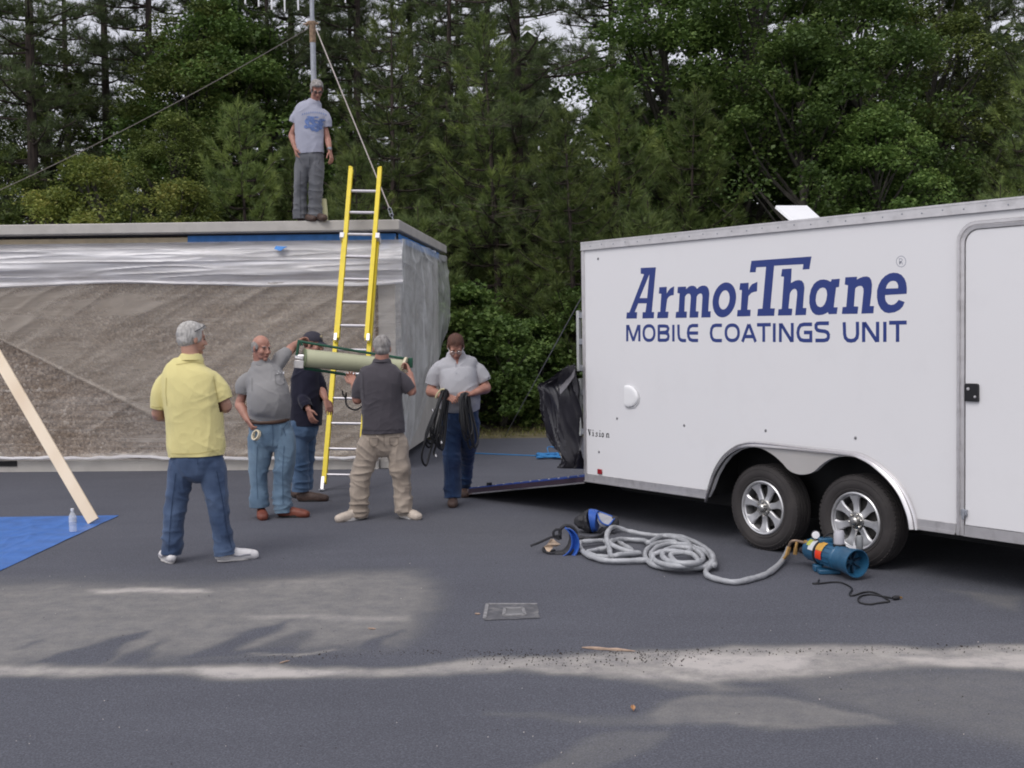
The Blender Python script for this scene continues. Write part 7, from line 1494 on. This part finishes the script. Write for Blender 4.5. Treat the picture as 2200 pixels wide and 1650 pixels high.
# ------------------------------------------------------------------ small things on the asphalt
vcx = [Vector(G(*p)) for p in ((1047, 1299), (1154, 1299), (1160, 1329), (1040, 1334))]; vo = sum(vcx, Vector())/4
vb = empty('valve_cover', (vo.x, vo.y, 0), label='worn valve cover set in a pale scraped square of the asphalt', cat='valve cover')
PAT = mat('scraped_concrete', (.11, .11, .12), .9, 0, .25, 20, .3, 60, dirt=((.30, .29, .28), 9, .8))
def vq(u, v): p = vcx[0].lerp(vcx[1], u).lerp(vcx[3].lerp(vcx[2], u), v)-vo; return (p.x+.01*mnoise.noise(Vector((v*6, u*6, 0))), p.y+.01*mnoise.noise(Vector((u*6, 2, v*6))), .004)
MB().grid(vq, 12, 8).build('surround', PAT, vb)
PAL = mat('pale_scuff', (.26, .255, .26), .9, 0, .3, 30, dirt=((.11, .11, .12), 16, .95))
for a, b in (((1047, 1299), (1154, 1299)), ((1047, 1299), (1041, 1330))):
    A1, B1 = Vector(G(*a))-vo, Vector(G(*b))-vo; MB().bar(A1+Vector((0, 0, .005)), B1+Vector((0, 0, .005)), .022, .006).build('pale_edge', PAL, vb, smooth=False)
cv_ = [Vector(G(*p))-vo for p in ((1085, 1309), (1123, 1309), (1128, 1323), (1082, 1324))]
for i in range(4): MB().bar(cv_[i]+Vector((0, 0, .007)), cv_[(i+1) % 4]+Vector((0, 0, .007)), .035 if i % 2 == 0 else .02, .008).build('cover_rim', PAL, vb, smooth=False)
MB().add([v+Vector((0, 0, .0068)) for v in cv_], [(0, 1, 2, 3)]).build('cover_plate', mat('cover_grey', (.16, .16, .165), .8), vb, smooth=False)
BK = mat('bark_chip', (.40, .29, .22), .8, 0, .2, 30)
def sliver(px0, py0, px1, py1, w, name, label, cat, ma=BK, h=.006):
    a, b = Vector(G(px0, py0)), Vector(G(px1, py1)); o_ = (a+b)/2; rg = random.Random(px0); q = MB(); P = [a.lerp(b, t)-o_+Vector((0, rg.uniform(-.004, .004), h)) for t in np.linspace(0, 1, 7)]
    q.tube(P, [w*.3, w*.8, w, w*.7, w, w*.6, w*.2], 6); q.build(name, ma, label=label, cat=cat).location = (o_.x, o_.y, 0)
sliver(1250, 1393, 1365, 1401, .010, 'bark_strip', 'long pinkish bark strip lying on the dusty asphalt seam', 'bark')
sliver(790, 1352, 808, 1353, .006, 'wood_chip', 'small orange wood chip on the dust patch left of centre', 'chip')
sliver(1020, 1320, 1032, 1321, .006, 'wood_chip', 'small orange wood chip beside the valve cover', 'chip')
sliver(600, 1427, 623, 1421, .005, 'wood_chip', 'thin orange splinter on the pale dust streak', 'chip')
lf0 = G(1360, 1528); MB().grid(lambda u, v: ((u-.5)*.022*(1-(2*v-1)**2*.8), (v-.5)*.045, .006+.02*abs(u-.5)+.008*v), 5, 7).build('dry_leaf', mat('orange_leaf', (.48, .27, .13), .7, 0, .15, 60), label='curled orange leaf on the asphalt at the lower right', cat='leaf').location = tuple(lf0)
rng = np.random.default_rng(9); q = MB()
def crumb(x, y, s):
    p = G(x, y); a = rng.uniform(0, 3.1, 3); R3 = Matrix.Rotation(a[0], 3, 'X') @ Matrix.Rotation(a[1], 3, 'Y') @ Matrix.Rotation(a[2], 3, 'Z')
    V = [Vector(v)*s for v in ((1, 0, 0), (-1, .2, 0), (0, 1, .1), (.1, -1, 0), (0, 0, .7), (0, .1, -.7))]
    q.add([Vector(p)+Vector((0, 0, s*.4))+(R3 @ v) for v in V], [(0, 2, 4), (2, 1, 4), (1, 3, 4), (3, 0, 4), (2, 0, 5), (1, 2, 5), (3, 1, 5), (0, 3, 5)])
for i in range(520):
    x = rng.uniform(520, 2250); y = 1403+rng.normal()*4.0-(x > 1450)*(x-1450)*.014+(x < 900)*(900-x)*.03; crumb(x, y, rng.uniform(.0015, .005)*(1.7 if rng.random() < .06 else 1))
for i in range(300): crumb(rng.uniform(1000, 1500), 1415+rng.normal()*10, rng.uniform(.002, .006))
for i in range(200): crumb(rng.uniform(-200, 2400), rng.uniform(1130, 1660), rng.uniform(.0015, .0045))
q.build('debris', mat('dark_grit', (.045, .035, .03), .9, 0, .5, 30), smooth=False, kind='stuff', label='dark grit and crumbs scattered along the asphalt seam')
q = MB()
for i in range(90): crumb(rng.uniform(-100, 2300), rng.uniform(1200, 1660), rng.uniform(.0015, .0045))
q.build('pale_debris', mat('pale_grit', (.55, .50, .46), .9, 0, .4, 30), smooth=False, kind='stuff', label='pale crumbs scattered over the asphalt')
